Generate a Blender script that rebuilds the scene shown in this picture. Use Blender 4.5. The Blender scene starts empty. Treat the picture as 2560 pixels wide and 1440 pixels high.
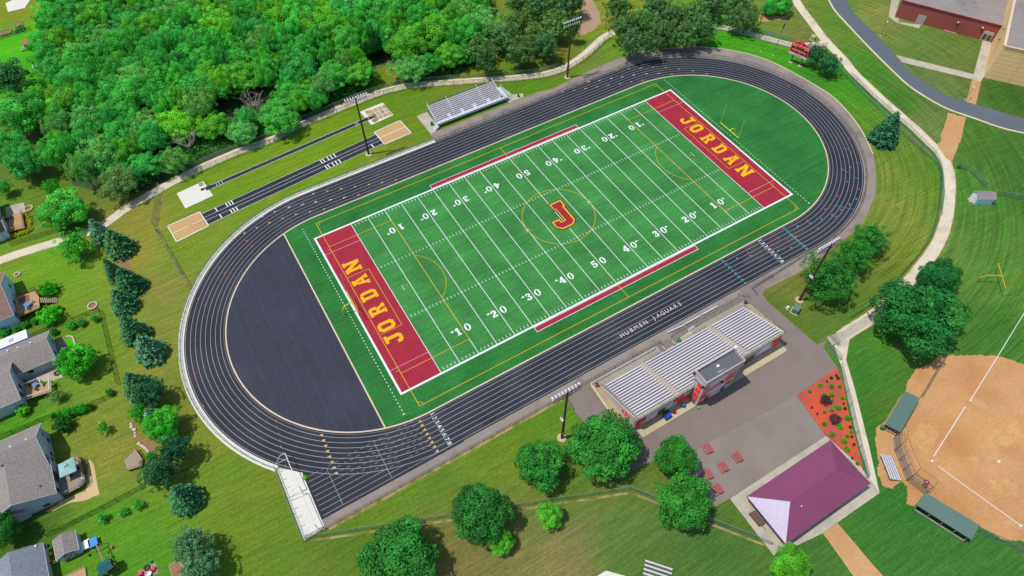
import bpy, math, random
from mathutils import Vector, Matrix
from mathutils.geometry import tessellate_polygon
rnd = random.Random(7)
R = math.radians
# ------------------------------------------------------------------ camera, sky, sun
scene = bpy.context.scene
COL = scene.collection
def rz(a): return Matrix.Rotation(a, 3, 'Z')
CAM = Vector((-13.1797, -68.442, 126.3859))
CR = rz(-0.5287) @ Matrix.Rotation(0.6310, 3, 'X') @ rz(-0.0114)
FPX = 1693.5
cd = bpy.data.cameras.new("camera"); cam = bpy.data.objects.new("camera", cd); COL.objects.link(cam)
cd.sensor_width = 36; cd.lens = FPX / 2560 * 36; cd.clip_end = 3000; cd.clip_start = 1
cam.matrix_world = Matrix.Translation(CAM) @ CR.to_4x4()
scene.camera = cam
SUN = Vector((-0.375, 0.13, 1.0)).normalized()
world = bpy.data.worlds.new("World"); scene.world = world; world.use_nodes = True
wn = world.node_tree
sky = wn.nodes.new('ShaderNodeTexSky'); sky.sky_type = 'NISHITA'; sky.sun_disc = False
sky.sun_elevation = math.asin(SUN.z); sky.sun_rotation = math.atan2(SUN.x, SUN.y)
wn.links.new(sky.outputs[0], wn.nodes['Background'].inputs[0])
wn.nodes['Background'].inputs[1].default_value = 0.15
sl = bpy.data.lights.new("sun", 'SUN'); sl.energy = 3.8; sl.angle = R(0.7); sl.color = (1, .955, .88)
so = bpy.data.objects.new("sun", sl); COL.objects.link(so); so.rotation_euler = SUN.to_track_quat('Z', 'Y').to_euler()
so.location = (0, 0, 200)
scene.view_settings.view_transform = 'Standard'; scene.view_settings.look = 'None'
scene.view_settings.exposure = 0.12; scene.view_settings.gamma = 1
scene.cycles.max_bounces = 6; scene.cycles.transparent_max_bounces = 24
# ------------------------------------------------------------------ helpers
def G(u, v, z=0.0):
    "survey point: where the sight line of photo pixel (u, v) meets height z"
    d = CR @ Vector(((u - 1280) / FPX, -(v - 720) / FPX, -1.0))
    t = (z - CAM.z) / d.z
    return CAM + d * t
def C(ox, oy, k, pts): return [(ox + x / k, oy + y / k) for x, y in pts]
def GW(px, z=0.0): return [G(u, v, z) for u, v in px]
def lin(c):
    return tuple(((x / 255) / 12.92 if x <= 10 else ((x / 255 + .055) / 1.055) ** 2.4) for x in c)
K = 1.5
def alb(r, g, b, k=K): return tuple(min(.9, x / k) for x in lin((r, g, b)))
class MB:
    def __init__(s): s.v = []; s.f = []; s.m = []; s.cur = 0
    def add(s, vs, fs):
        n = len(s.v); s.v += [tuple(x) for x in vs]
        for f in fs: s.f.append(tuple(i + n for i in f)); s.m.append(s.cur)
        return s
    def box(s, x0, x1, y0, y1, z0, z1, T=None):
        vs = [Vector((x, y, z)) for z in (z0, z1) for x, y in ((x0, y0), (x1, y0), (x1, y1), (x0, y1))]
        if T is not None: vs = [T @ v for v in vs]
        return s.add(vs, [(3, 2, 1, 0), (4, 5, 6, 7), (0, 1, 5, 4), (1, 2, 6, 5), (2, 3, 7, 6), (3, 0, 4, 7)])
    def bar(s, p, q, w=.1, h=.1, up=Vector((0, 0, 1))):
        p = Vector(p); q = Vector(q); d = (q - p)
        if d.length < 1e-6: return s
        d.normalize()
        if abs(d.dot(up)) > .98: up = Vector((1, 0, 0))
        a = d.cross(up).normalized() * w / 2; b = a.cross(d).normalized() * h / 2
        vs = [p - a - b, p + a - b, p + a + b, p - a + b, q - a - b, q + a - b, q + a + b, q - a + b]
        return s.add(vs, [(3, 2, 1, 0), (4, 5, 6, 7), (0, 1, 5, 4), (1, 2, 6, 5), (2, 3, 7, 6), (3, 0, 4, 7)])
    def tube(s, p, q, r1, r2=None, n=8, cap=True):
        r2 = r1 if r2 is None else r2; p = Vector(p); q = Vector(q); d = (q - p).normalized()
        up = Vector((0, 0, 1)) if abs(d.z) < .95 else Vector((1, 0, 0))
        a = d.cross(up).normalized(); b = a.cross(d)
        vs = [p + (a * math.cos(t) + b * math.sin(t)) * r1 for t in [2 * math.pi * i / n for i in range(n)]]
        vs += [q + (a * math.cos(t) + b * math.sin(t)) * r2 for t in [2 * math.pi * i / n for i in range(n)]]
        fs = [(i, i + n, (i + 1) % n + n, (i + 1) % n) for i in range(n)]
        if cap: fs += [tuple(range(n)), tuple(range(2 * n - 1, n - 1, -1))]
        return s.add(vs, fs)
    def pipe(s, pts, r, n=6):
        for a, b in zip(pts, pts[1:]): s.tube(a, b, r, r, n)
        return s
    def sphere(s, c, r, n=10, m=6, sz=1.0):
        c = Vector(c); vs = [c + Vector((0, 0, -r * sz))]
        for j in range(1, m):
            t = -math.pi / 2 + math.pi * j / m
            vs += [c + Vector((r * math.cos(t) * math.cos(2 * math.pi * i / n), r * math.cos(t) * math.sin(2 * math.pi * i / n), r * sz * math.sin(t))) for i in range(n)]
        vs.append(c + Vector((0, 0, r * sz)))
        fs = [(0, 1 + (i + 1) % n, 1 + i) for i in range(n)]
        for j in range(m - 2):
            b = 1 + j * n; fs += [(b + i, b + (i + 1) % n, b + n + (i + 1) % n, b + n + i) for i in range(n)]
        b = 1 + (m - 2) * n; fs += [(b + i, b + (i + 1) % n, len(vs) - 1) for i in range(n)]
        return s.add(vs, fs)
    def fill(s, loops, z=None):
        "flat polygon, first loop the outline, the others holes"
        L = [[Vector((p[0], p[1], (p[2] if len(p) > 2 else 0) if z is None else z)) for p in l] for l in loops]
        fl = [p for l in L for p in l]
        tr = tessellate_polygon(L); out = []
        for t in tr:
            a, b, c = (fl[i] for i in t); nz = (b - a).cross(c - a).z
            out.append(t if nz >= 0 else (t[0], t[2], t[1]))
        return s.add(fl, out)
    def prism(s, pts, z0, z1):
        area = sum(a[0] * b[1] - b[0] * a[1] for a, b in zip(pts, pts[1:] + pts[:1]))
        if area < 0: pts = pts[::-1]
        s.fill([pts], z1); n = len(pts)
        s.add([(p[0], p[1], z0) for p in pts] + [(p[0], p[1], z1) for p in pts], [(i, (i + 1) % n, (i + 1) % n + n, i + n) for i in range(n)])
        return s
    def quad(s, *p): return s.add(p, [tuple(range(len(p)))])
    def merge(s, o, T=None):
        return s.add([(T @ Vector(v)) for v in o.v] if T is not None else o.v, o.f)
    def obj(s, name, mats, parent=None, smooth=False):
        me = bpy.data.meshes.new(name); L = parent.location if parent is not None else Vector()
        me.from_pydata([(v[0] - L.x, v[1] - L.y, v[2] - L.z) for v in s.v], [], s.f); me.validate()
        for m in (mats if isinstance(mats, (list, tuple)) else [mats]): me.materials.append(m)
        if len(me.materials) > 1 and len(me.polygons) == len(s.m): me.polygons.foreach_set('material_index', s.m)
        if smooth: me.polygons.foreach_set('use_smooth', [True] * len(me.polygons))
        o = bpy.data.objects.new(name, me); COL.objects.link(o)
        if parent is not None: o.parent = parent
        return o
def tag(o, label, cat, group=None):
    o['label'] = label; o['category'] = cat
    if group: o['group'] = group
    return o
def thing(name, label, cat, loc=(0, 0, 0), group=None):
    o = bpy.data.objects.new(name, None); o.empty_display_size = .5; COL.objects.link(o); o.location = Vector(loc)
    return tag(o, label, cat, group)
def struct(name, mb, mat, kind='structure'):
    o = mb.obj(name, mat); o['kind'] = kind; return o
def sub(name, mb, mat, part):
    "a sub-part, vertices in the frame of the thing that owns the part"
    o = mb.obj(name, mat, part.parent); o.parent = part; return o
def dup(root, loc, rot=0.0, label=None, scale=None, group=None):
    r = root.copy(); COL.objects.link(r); r.location = Vector(loc); r.rotation_euler = (0, 0, rot)
    if scale is not None: r.scale = scale if hasattr(scale, '__len__') else (scale,) * 3
    if label: r['label'] = label
    if group: r['group'] = group
    for ch in list(root.children):
        c = ch.copy(); COL.objects.link(c); c.parent = r
        for g in list(ch.children):
            d = g.copy(); COL.objects.link(d); d.parent = c
    return r
def smoothline(pts, n=5):
    P = [Vector((p[0], p[1], 0)) for p in pts]; out = []
    for i in range(len(P) - 1):
        a = P[max(0, i - 1)]; b = P[i]; c = P[i + 1]; d = P[min(len(P) - 1, i + 2)]
        for k in range(n):
            t = k / n
            out.append(.5 * ((2 * b) + (c - a) * t + (2 * a - 5 * b + 4 * c - d) * t * t + (3 * b - a - 3 * c + d) * t ** 3))
    out.append(P[-1]); return out
def offset(pts, w):
    out = []
    for i, p in enumerate(pts):
        a = pts[max(0, i - 1)]; b = pts[min(len(pts) - 1, i + 1)]; d = (b - a); d.z = 0; d.normalize()
        out.append(p + Vector((-d.y, d.x, 0)) * w)
    return out
def ribbon(pts, w, z, mb=None, w2=None):
    mb = mb or MB(); l = offset(pts, w / 2 if w2 is None else w); r = offset(pts, -w / 2 if w2 is None else w2)
    for i in range(len(pts) - 1):
        mb.quad(*[(p.x, p.y, z) for p in (r[i], r[i + 1], l[i + 1], l[i])])
    return mb
# ------------------------------------------------------------------ materials
MATS = {}
def mat(name, col, rough=.8, vary=.12, scale=2.0, col2=None, mix=None, metal=0.0, bump=0.0, detail=4, spec=.3, fine=None, stretch=None, patch=.08, patch_scale=.12):
    if name in MATS: return MATS[name]
    m = bpy.data.materials.new(name); m.use_nodes = True; nt = m.node_tree; N = nt.nodes; Lk = nt.links
    b = N['Principled BSDF']; b.inputs['Roughness'].default_value = rough; b.inputs['Metallic'].default_value = metal
    b.inputs['Specular IOR Level'].default_value = spec
    tc = N.new('ShaderNodeNewGeometry')
    vec = tc.outputs['Position']
    if stretch:
        mp = N.new('ShaderNodeMapping'); mp.inputs['Rotation'].default_value = (0, 0, stretch[0]); mp.inputs['Scale'].default_value = stretch[1]
        Lk.new(vec, mp.inputs[0]); vec = mp.outputs[0]
    def noise(sc, det=3, v=vec):
        n = N.new('ShaderNodeTexNoise'); n.inputs['Scale'].default_value = sc; n.inputs['Detail'].default_value = det; Lk.new(v, n.inputs[0]); return n.outputs['Fac']
    def ramp(src, lo, hi, a=.3, b=.7):
        r = N.new('ShaderNodeMapRange'); r.inputs[1].default_value = a; r.inputs[2].default_value = b; r.inputs[3].default_value = lo; r.inputs[4].default_value = hi; Lk.new(src, r.inputs[0]); return r.outputs[0]
    def mul(a, b):
        r = N.new('ShaderNodeMath'); r.operation = 'MULTIPLY'; Lk.new(a, r.inputs[0]); Lk.new(b, r.inputs[1]); return r.outputs[0]
    n1 = noise(scale, detail)
    fac = mul(ramp(n1, 1 - vary, 1 + vary), ramp(noise(patch_scale, 4, tc.outputs['Position']), 1 - patch, 1 + patch))
    if fine: fac = mul(fac, ramp(noise(fine[0], 2, tc.outputs['Position']), 1 - fine[1], 1 + fine[1]))
    base = N.new('ShaderNodeRGB'); base.outputs[0].default_value = (*col, 1); cur = base.outputs[0]
    if col2:
        mx = N.new('ShaderNodeMix'); mx.data_type = 'RGBA'; mx.inputs[6].default_value = (*col, 1); mx.inputs[7].default_value = (*col2, 1)
        sc, a, bb = mix or (.3, .5, .7)
        Lk.new(ramp(noise(sc, 5, tc.outputs['Position']), 0, 1, a, bb), mx.inputs[0]); cur = mx.outputs[2]
    vm = N.new('ShaderNodeVectorMath'); vm.operation = 'SCALE'; Lk.new(cur, vm.inputs[0]); Lk.new(fac, vm.inputs['Scale'])
    Lk.new(vm.outputs[0], b.inputs['Base Color'])
    if bump:
        bp = N.new('ShaderNodeBump'); bp.inputs['Strength'].default_value = bump; bp.inputs['Distance'].default_value = .05; Lk.new(n1, bp.inputs['Height']); Lk.new(bp.outputs[0], b.inputs['Normal'])
    MATS[name] = m; return m
def leafmat(name):
    m = bpy.data.materials.new(name); m.use_nodes = True; nt = m.node_tree; N = nt.nodes; Lk = nt.links
    out = N['Material Output']; N.remove(N['Principled BSDF'])
    oi = N.new('ShaderNodeObjectInfo'); at = N.new('ShaderNodeAttribute'); at.attribute_name = 'tint'
    vm = N.new('ShaderNodeVectorMath'); vm.operation = 'MULTIPLY'; Lk.new(oi.outputs['Color'], vm.inputs[0]); Lk.new(at.outputs['Color'], vm.inputs[1])
    d = N.new('ShaderNodeBsdfPrincipled'); d.inputs['Roughness'].default_value = .55; d.inputs['Specular IOR Level'].default_value = .2; Lk.new(vm.outputs[0], d.inputs['Base Color'])
    t = N.new('ShaderNodeBsdfTranslucent'); g = N.new('ShaderNodeVectorMath'); g.operation = 'MULTIPLY'; g.inputs[1].default_value = (1.3, 1.2, .6); Lk.new(vm.outputs[0], g.inputs[0]); Lk.new(g.outputs[0], t.inputs[0])
    mx = N.new('ShaderNodeMixShader'); mx.inputs[0].default_value = .34; Lk.new(d.outputs[0], mx.inputs[1]); Lk.new(t.outputs[0], mx.inputs[2]); Lk.new(mx.outputs[0], out.inputs[0])
    return m
def wiremat(name, col, cover, cell=.09):
    "chain link: diagonal wires, see-through between them"
    m = bpy.data.materials.new(name); m.use_nodes = True; nt = m.node_tree; N = nt.nodes; Lk = nt.links
    out = N['Material Output']; b = N['Principled BSDF']; b.inputs['Base Color'].default_value = (*col, 1); b.inputs['Roughness'].default_value = .5
    tr = N.new('ShaderNodeBsdfTransparent'); mx = N.new('ShaderNodeMixShader'); at = N.new('ShaderNodeAttribute'); at.attribute_name = 'weave'
    sp = N.new('ShaderNodeSeparateXYZ'); Lk.new(at.outputs['Vector'], sp.inputs[0])
    outs = []
    for op in ('ADD', 'SUBTRACT'):
        a = N.new('ShaderNodeMath'); a.operation = op; Lk.new(sp.outputs[0], a.inputs[0]); Lk.new(sp.outputs[1], a.inputs[1])
        s = N.new('ShaderNodeMath'); s.operation = 'MULTIPLY'; s.inputs[1].default_value = 1 / cell; Lk.new(a.outputs[0], s.inputs[0])
        f = N.new('ShaderNodeMath'); f.operation = 'FRACT'; Lk.new(s.outputs[0], f.inputs[0])
        l = N.new('ShaderNodeMath'); l.operation = 'LESS_THAN'; l.inputs[1].default_value = cover / 2; Lk.new(f.outputs[0], l.inputs[0]); outs.append(l)
    mm = N.new('ShaderNodeMath'); mm.operation = 'MAXIMUM'; Lk.new(outs[0].outputs[0], mm.inputs[0]); Lk.new(outs[1].outputs[0], mm.inputs[1])
    Lk.new(mm.outputs[0], mx.inputs[0]); Lk.new(tr.outputs[0], mx.inputs[1]); Lk.new(b.outputs[0], mx.inputs[2]); Lk.new(mx.outputs[0], out.inputs[0])
    return m
M = dict(
 asphalt_track=mat('track_surface', alb(43, 44, 55), .75, .08, 4, fine=(12, .12), patch=.07, patch_scale=.25, col2=alb(57, 57, 66), mix=(.06, .45, .7), spec=.25),
 asphalt_dee=mat('dee_surface', alb(54, 56, 69), .75, .10, 1.0, fine=(12, .08), patch=.10, stretch=(0, (1.4, .02, 1)), col2=alb(64, 66, 79), mix=(.08, .5, .75), spec=.25),
 apron=mat('apron_asphalt', alb(154, 141, 132), .9, .08, 3, fine=(40, .15), col2=alb(126, 115, 108), mix=(.25, .52, .75), patch=.1),
 plaza=mat('plaza_asphalt', alb(139, 127, 119), .9, .06, 3, fine=(30, .12), col2=alb(126, 113, 106), mix=(.12, .5, .75), patch=.1, stretch=(R(-8), (.25, 1.6, 1))),
 plaza2=mat('plaza_new_asphalt', alb(147, 136, 127), .9, .06, 3, fine=(30, .12), col2=alb(138, 126, 117), mix=(.15, .5, .75), patch=.08),
 road=mat('road_asphalt', alb(100, 108, 116), .85, .06, 2, fine=(30, .1), patch=.08),
 concrete=mat('concrete', alb(196, 188, 168), .85, .07, 2, fine=(20, .08), col2=alb(172, 166, 150), mix=(.4, .45, .75), patch=.06),
 concrete_white=mat('bright_concrete', alb(232, 228, 216), .85, .06, 2, fine=(20, .06), patch=.05),
 concrete_tan=mat('tan_concrete', alb(198, 188, 152), .85, .08, 2, fine=(20, .08), patch=.07),
 path=mat('path_concrete', alb(226, 214, 188), .85, .06, 1.5, fine=(20, .08), col2=alb(186, 176, 152), mix=(.3, .5, .8), patch=.06),
 curb=mat('curb_concrete', alb(226, 208, 176), .8, .08, 2),
 white=mat('white_paint', alb(238, 240, 238), .7, .05, 4, patch=.04), trackline=mat('track_line_paint', alb(160, 168, 168), .7, .12, 3, patch=.1),
 whitefield=mat('turf_white', alb(236, 242, 240), .85, .06, 5, patch=.04), yellow=mat('turf_yellow', alb(228, 180, 20), .85, .08, 3),
 yellow_text=mat('turf_gold', alb(248, 184, 0), .85, .08, 6, patch=.05),
 red=mat('turf_red', alb(168, 36, 56), .85, .13, 5, fine=(14, .18), patch=.10, patch_scale=.4), black=mat('turf_black', alb(40, 30, 34), .85, .1, 4),
 tan_mark=mat('tan_marking', alb(212, 178, 118), .8, .1, 3), pink_mark=mat('pink_marking', alb(206, 62, 88), .8, .1, 3), teal_mark=mat('teal_marking', alb(30, 160, 140), .8, .1, 3),
 blue_mark=mat('blue_marking', alb(70, 150, 190), .8, .1, 3),
 sand=mat('sand', alb(206, 166, 112), .95, .1, 3, fine=(8, .12), bump=.4), dirt=mat('dirt', alb(208, 162, 112), .95, .08, 1.2, fine=(10, .13), col2=alb(192, 142, 90), mix=(.09, .4, .7), patch=.06, bump=.3),
 infield=mat('infield_dirt', alb(208, 158, 106), .95, .09, 1.5, fine=(9, .14), col2=alb(194, 138, 84), mix=(.10, .4, .7), patch=.07, bump=.3, stretch=(R(35), (.5, 2, 1))),
 mulch=mat('mulch', alb(214, 90, 62), .95, .2, 5, fine=(14, .25), col2=alb(180, 90, 78), mix=(.2, .45, .65)), mulch_brown=mat('brown_mulch', alb(150, 120, 84), .95, .2, 5, fine=(12, .2)),
 gravel=mat('roof_gravel', alb(152, 144, 140), .95, .18, 6, fine=(3.5, .2), col2=alb(120, 112, 110), mix=(.15, .55, .8)),
 pebble=mat('tan_gravel', alb(178, 150, 120), .95, .15, 3, fine=(9, .2)),
 alu=mat('aluminium', alb(196, 197, 203, 1.3), .5, .07, 3, metal=.0, spec=.6), steel=mat('galvanised_steel', alb(150, 156, 160), .5, .06, 3, metal=.3),
 dsteel=mat('dull_steel', alb(104, 106, 108), .6, .06, 3), darkmetal=mat('dark_metal', alb(36, 38, 42), .6, .1, 3),
 whitemetal=mat('white_metal', alb(240, 242, 246), .4, .03, 3), yellowmetal=mat('goal_yellow', alb(228, 232, 20), .4, .03, 3), goldmetal=mat('goal_gold', alb(232, 176, 30), .4, .03, 3),
 brownpole=mat('weathered_steel_pole', alb(92, 58, 54), .7, .12, 4), brick=mat('red_brick', alb(140, 74, 64, .95), .9, .1, 4, fine=(9, .1)),
 redblock=mat('red_block', alb(196, 54, 48, .68), .85, .08, 3), greyblock=mat('grey_block', alb(178, 172, 168, .95), .85, .07, 3, fine=(6, .08)), whiteblock=mat('white_block', alb(196, 196, 204, .9), .85, .05, 3),
 tanblock=mat('tan_block', alb(208, 172, 122, .85), .9, .06, 2), purple=mat('purple_roof', alb(142, 74, 106), .55, .04, 1, spec=.35, patch=.05), greenroof=mat('green_shingle', alb(98, 126, 116), .9, .1, 6, fine=(7, .18)),
 shingle=mat('grey_shingle', alb(150, 142, 136), .92, .16, 3, fine=(5, .22)), shingle_brown=mat('brown_shingle', alb(146, 116, 106), .92, .16, 3, fine=(5, .22)), shingle_blue=mat('blue_grey_shingle', alb(134, 140, 152), .92, .16, 3, fine=(5, .22)),
 siding=mat('grey_siding', alb(170, 176, 184, .95), .8, .05, 1, fine=(4, .05)), siding_blue=mat('pale_blue_siding', alb(176, 200, 216, .95), .8, .05, 1), trim=mat('white_trim', alb(228, 230, 232), .7, .03, 2),
 wood=mat('deck_wood', alb(196, 158, 112), .85, .12, 4, stretch=(R(-25), (.6, 7, 1))), greywood=mat('grey_wood', alb(164, 148, 132), .85, .12, 4), darkwood=mat('dark_wood', alb(96, 66, 52), .85, .12, 4),
 paver=mat('paver', alb(176, 140, 124), .9, .15, 4, fine=(4, .15)), glass=mat('window_glass', (.03, .04, .055), .15, .1, 1, spec=.8), bark=mat('bark', (.11, .085, .065), .95, .2, 5), greybark=mat('grey_bark', (.30, .27, .24), .95, .15, 5),
 picnic=mat('picnic_red', alb(176, 92, 92), .7, .08, 3), green_plastic=mat('green_plastic', alb(20, 130, 90), .5, .05, 2), blue_plastic=mat('blue_plastic', alb(30, 110, 190), .5, .05, 2), red_plastic=mat('red_plastic', alb(210, 40, 44), .5, .05, 2),
 yellow_plastic=mat('yellow_plastic', alb(240, 205, 30), .5, .05, 2), lime_plastic=mat('lime_plastic', alb(90, 190, 60), .5, .05, 2), teal=mat('teal_canvas', alb(158, 204, 194), .8, .04, 2), dteal=mat('dark_teal_canvas', alb(36, 108, 110), .7, .05, 2),
 utility=mat('utility_green', alb(108, 140, 122), .6, .08, 2), flower=mat('yellow_flower', alb(250, 200, 10), .8, .2, 6), stone=mat('pale_stone', alb(214, 196, 180), .9, .15, 3), maroon=mat('maroon_paint', alb(150, 30, 50), .6, .05, 2),
 roofdark=mat('dark_membrane', alb(104, 108, 116), .8, .1, 2, fine=(8, .08), col2=alb(110, 104, 104), mix=(.3, .55, .8)), pinktrim=mat('pale_coping', alb(196, 178, 176), .7, .05, 2), skin=mat('skin', alb(220, 170, 140), .7, .05, 2), bladeblue=mat('blue_tank', alb(90, 150, 200), .5, .05, 2),
)
LEAF = leafmat('leaves')
W_GREY = wiremat('chain_link_grey', alb(150, 165, 160), .34); W_GREEN = wiremat('chain_link_green', alb(90, 150, 120), .36); W_DARK = wiremat('chain_link_black', alb(40, 60, 45), .42)
def wallpx(T):  # small no-op kept for clarity
    return T
# ------------------------------------------------------------------ ground
def grassmat(name, base=None, stripes=None, speck=.25):
    m = bpy.data.materials.new(name); m.use_nodes = True; nt = m.node_tree; N = nt.nodes; Lk = nt.links
    b = N['Principled BSDF']; b.inputs['Roughness'].default_value = .9; b.inputs['Specular IOR Level'].default_value = .1
    pos = N.new('ShaderNodeNewGeometry').outputs['Position']
    if base is None:
        at = N.new('ShaderNodeAttribute'); at.attribute_name = 'lawn'; cur = at.outputs['Color']
    else:
        rgb = N.new('ShaderNodeRGB'); rgb.outputs[0].default_value = (*base, 1); cur = rgb.outputs[0]
    def noise(sc, det=3, v=pos, rot=None, scl=None):
        if scl:
            mp = N.new('ShaderNodeMapping'); mp.inputs['Rotation'].default_value = (0, 0, rot); mp.inputs['Scale'].default_value = scl; Lk.new(v, mp.inputs[0]); v = mp.outputs[0]
        n = N.new('ShaderNodeTexNoise'); n.inputs['Scale'].default_value = sc; n.inputs['Detail'].default_value = det; Lk.new(v, n.inputs[0]); return n.outputs['Fac']
    def ramp(src, lo, hi, a=.3, bb=.7):
        r = N.new('ShaderNodeMapRange'); r.inputs[1].default_value = a; r.inputs[2].default_value = bb; r.inputs[3].default_value = lo; r.inputs[4].default_value = hi; Lk.new(src, r.inputs[0]); return r.outputs[0]
    def mul(a, c):
        r = N.new('ShaderNodeMath'); r.operation = 'MULTIPLY'; Lk.new(a, r.inputs[0]); Lk.new(c, r.inputs[1]); return r.outputs[0]
    if base is None:   # dry, yellowish patches and bright lush ones
        for sc, a, bb, c2, amt in ((.10, .5, .76, (1.28, 1.02, 1.2), 1), (.45, .55, .75, (1.28, 1.05, 1.4), 1), (.07, .5, .78, (.78, .94, .85), 1), (1.9, .56, .72, (.8, .93, .85), 1)):
            mx = N.new('ShaderNodeMix'); mx.data_type = 'RGBA'; mx.blend_type = 'MULTIPLY'; Lk.new(cur, mx.inputs[6]); mx.inputs[7].default_value = (*c2, 1)
            Lk.new(ramp(noise(sc, 5), 0, 1, a, bb), mx.inputs[0]); cur = mx.outputs[2]
        sw = ramp(noise(1.0, 4, rot=R(30), scl=(.14, 2.2, 1)), .85, 1.15, .35, .65)      # mowing swaths
        sw2 = ramp(noise(1.0, 4, rot=R(-55), scl=(.12, 1.4, 1)), .95, 1.05, .35, .65)
        # concentric mowing passes round the east curve
        vs_ = N.new('ShaderNodeVectorMath'); vs_.operation = 'DISTANCE'; Lk.new(pos, vs_.inputs[0]); vs_.inputs[1].default_value = (108, 20, 0)
        cx = N.new('ShaderNodeCombineXYZ'); Lk.new(vs_.outputs['Value'], cx.inputs[0]); sp = N.new('ShaderNodeSeparateXYZ'); Lk.new(pos, sp.inputs[0]); m5 = N.new('ShaderNodeMath'); m5.operation = 'MULTIPLY'; m5.inputs[1].default_value = .05; Lk.new(sp.outputs[1], m5.inputs[0]); Lk.new(m5.outputs[0], cx.inputs[1])
        sw3r = ramp(noise(1.5, 3, v=cx.outputs[0]), .80, 1.2, .35, .65); mk = ramp(sp.outputs[0], 0, 1, 98, 112); mz = N.new('ShaderNodeMix'); mz.data_type = 'FLOAT'; Lk.new(mk, mz.inputs[0]); mz.inputs[2].default_value = 1; Lk.new(sw3r, mz.inputs[3]); sw3 = mz.outputs[0]
        sw = mul(sw, sw3)
        fac = mul(mul(sw, sw2), mul(ramp(noise(7, 3), 1 - speck, 1 + speck), ramp(noise(1.6, 4), .86, 1.14)))
        # straw-coloured clippings
        mx = N.new('ShaderNodeMix'); mx.data_type = 'RGBA'; Lk.new(cur, mx.inputs[6]); mx.inputs[7].default_value = (*alb(176, 178, 92), 1)
        Lk.new(mul(ramp(noise(2.4, 3, rot=R(20), scl=(.5, 2, 1)), 0, .9, .6, .8), ramp(noise(.09, 3), 0, 1, .47, .65)), mx.inputs[0]); cur = mx.outputs[2]
    else:
        sw = ramp(noise(1.0, 3, rot=0, scl=(.06, 1.3, 1)), .93, 1.07, .35, .65)
        sw4 = ramp(noise(1.0, 3, rot=R(90), scl=(.05, 1.7, 1)), .92, 1.08, .35, .65); fac = mul(mul(mul(sw, sw4), ramp(noise(5, 3), .78, 1.22)), mul(ramp(noise(2.0, 4), .84, 1.16), ramp(noise(.13, 4), .80, 1.20)))
    vm = N.new('ShaderNodeVectorMath'); vm.operation = 'SCALE'; Lk.new(cur, vm.inputs[0]); Lk.new(fac, vm.inputs['Scale']); Lk.new(vm.outputs[0], b.inputs['Base Color'])
    bp = N.new('ShaderNodeBump'); bp.inputs['Strength'].default_value = .5; bp.inputs['Distance'].default_value = .08; Lk.new(noise(9, 2), bp.inputs['Height']); Lk.new(bp.outputs[0], b.inputs['Normal'])
    return m
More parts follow.
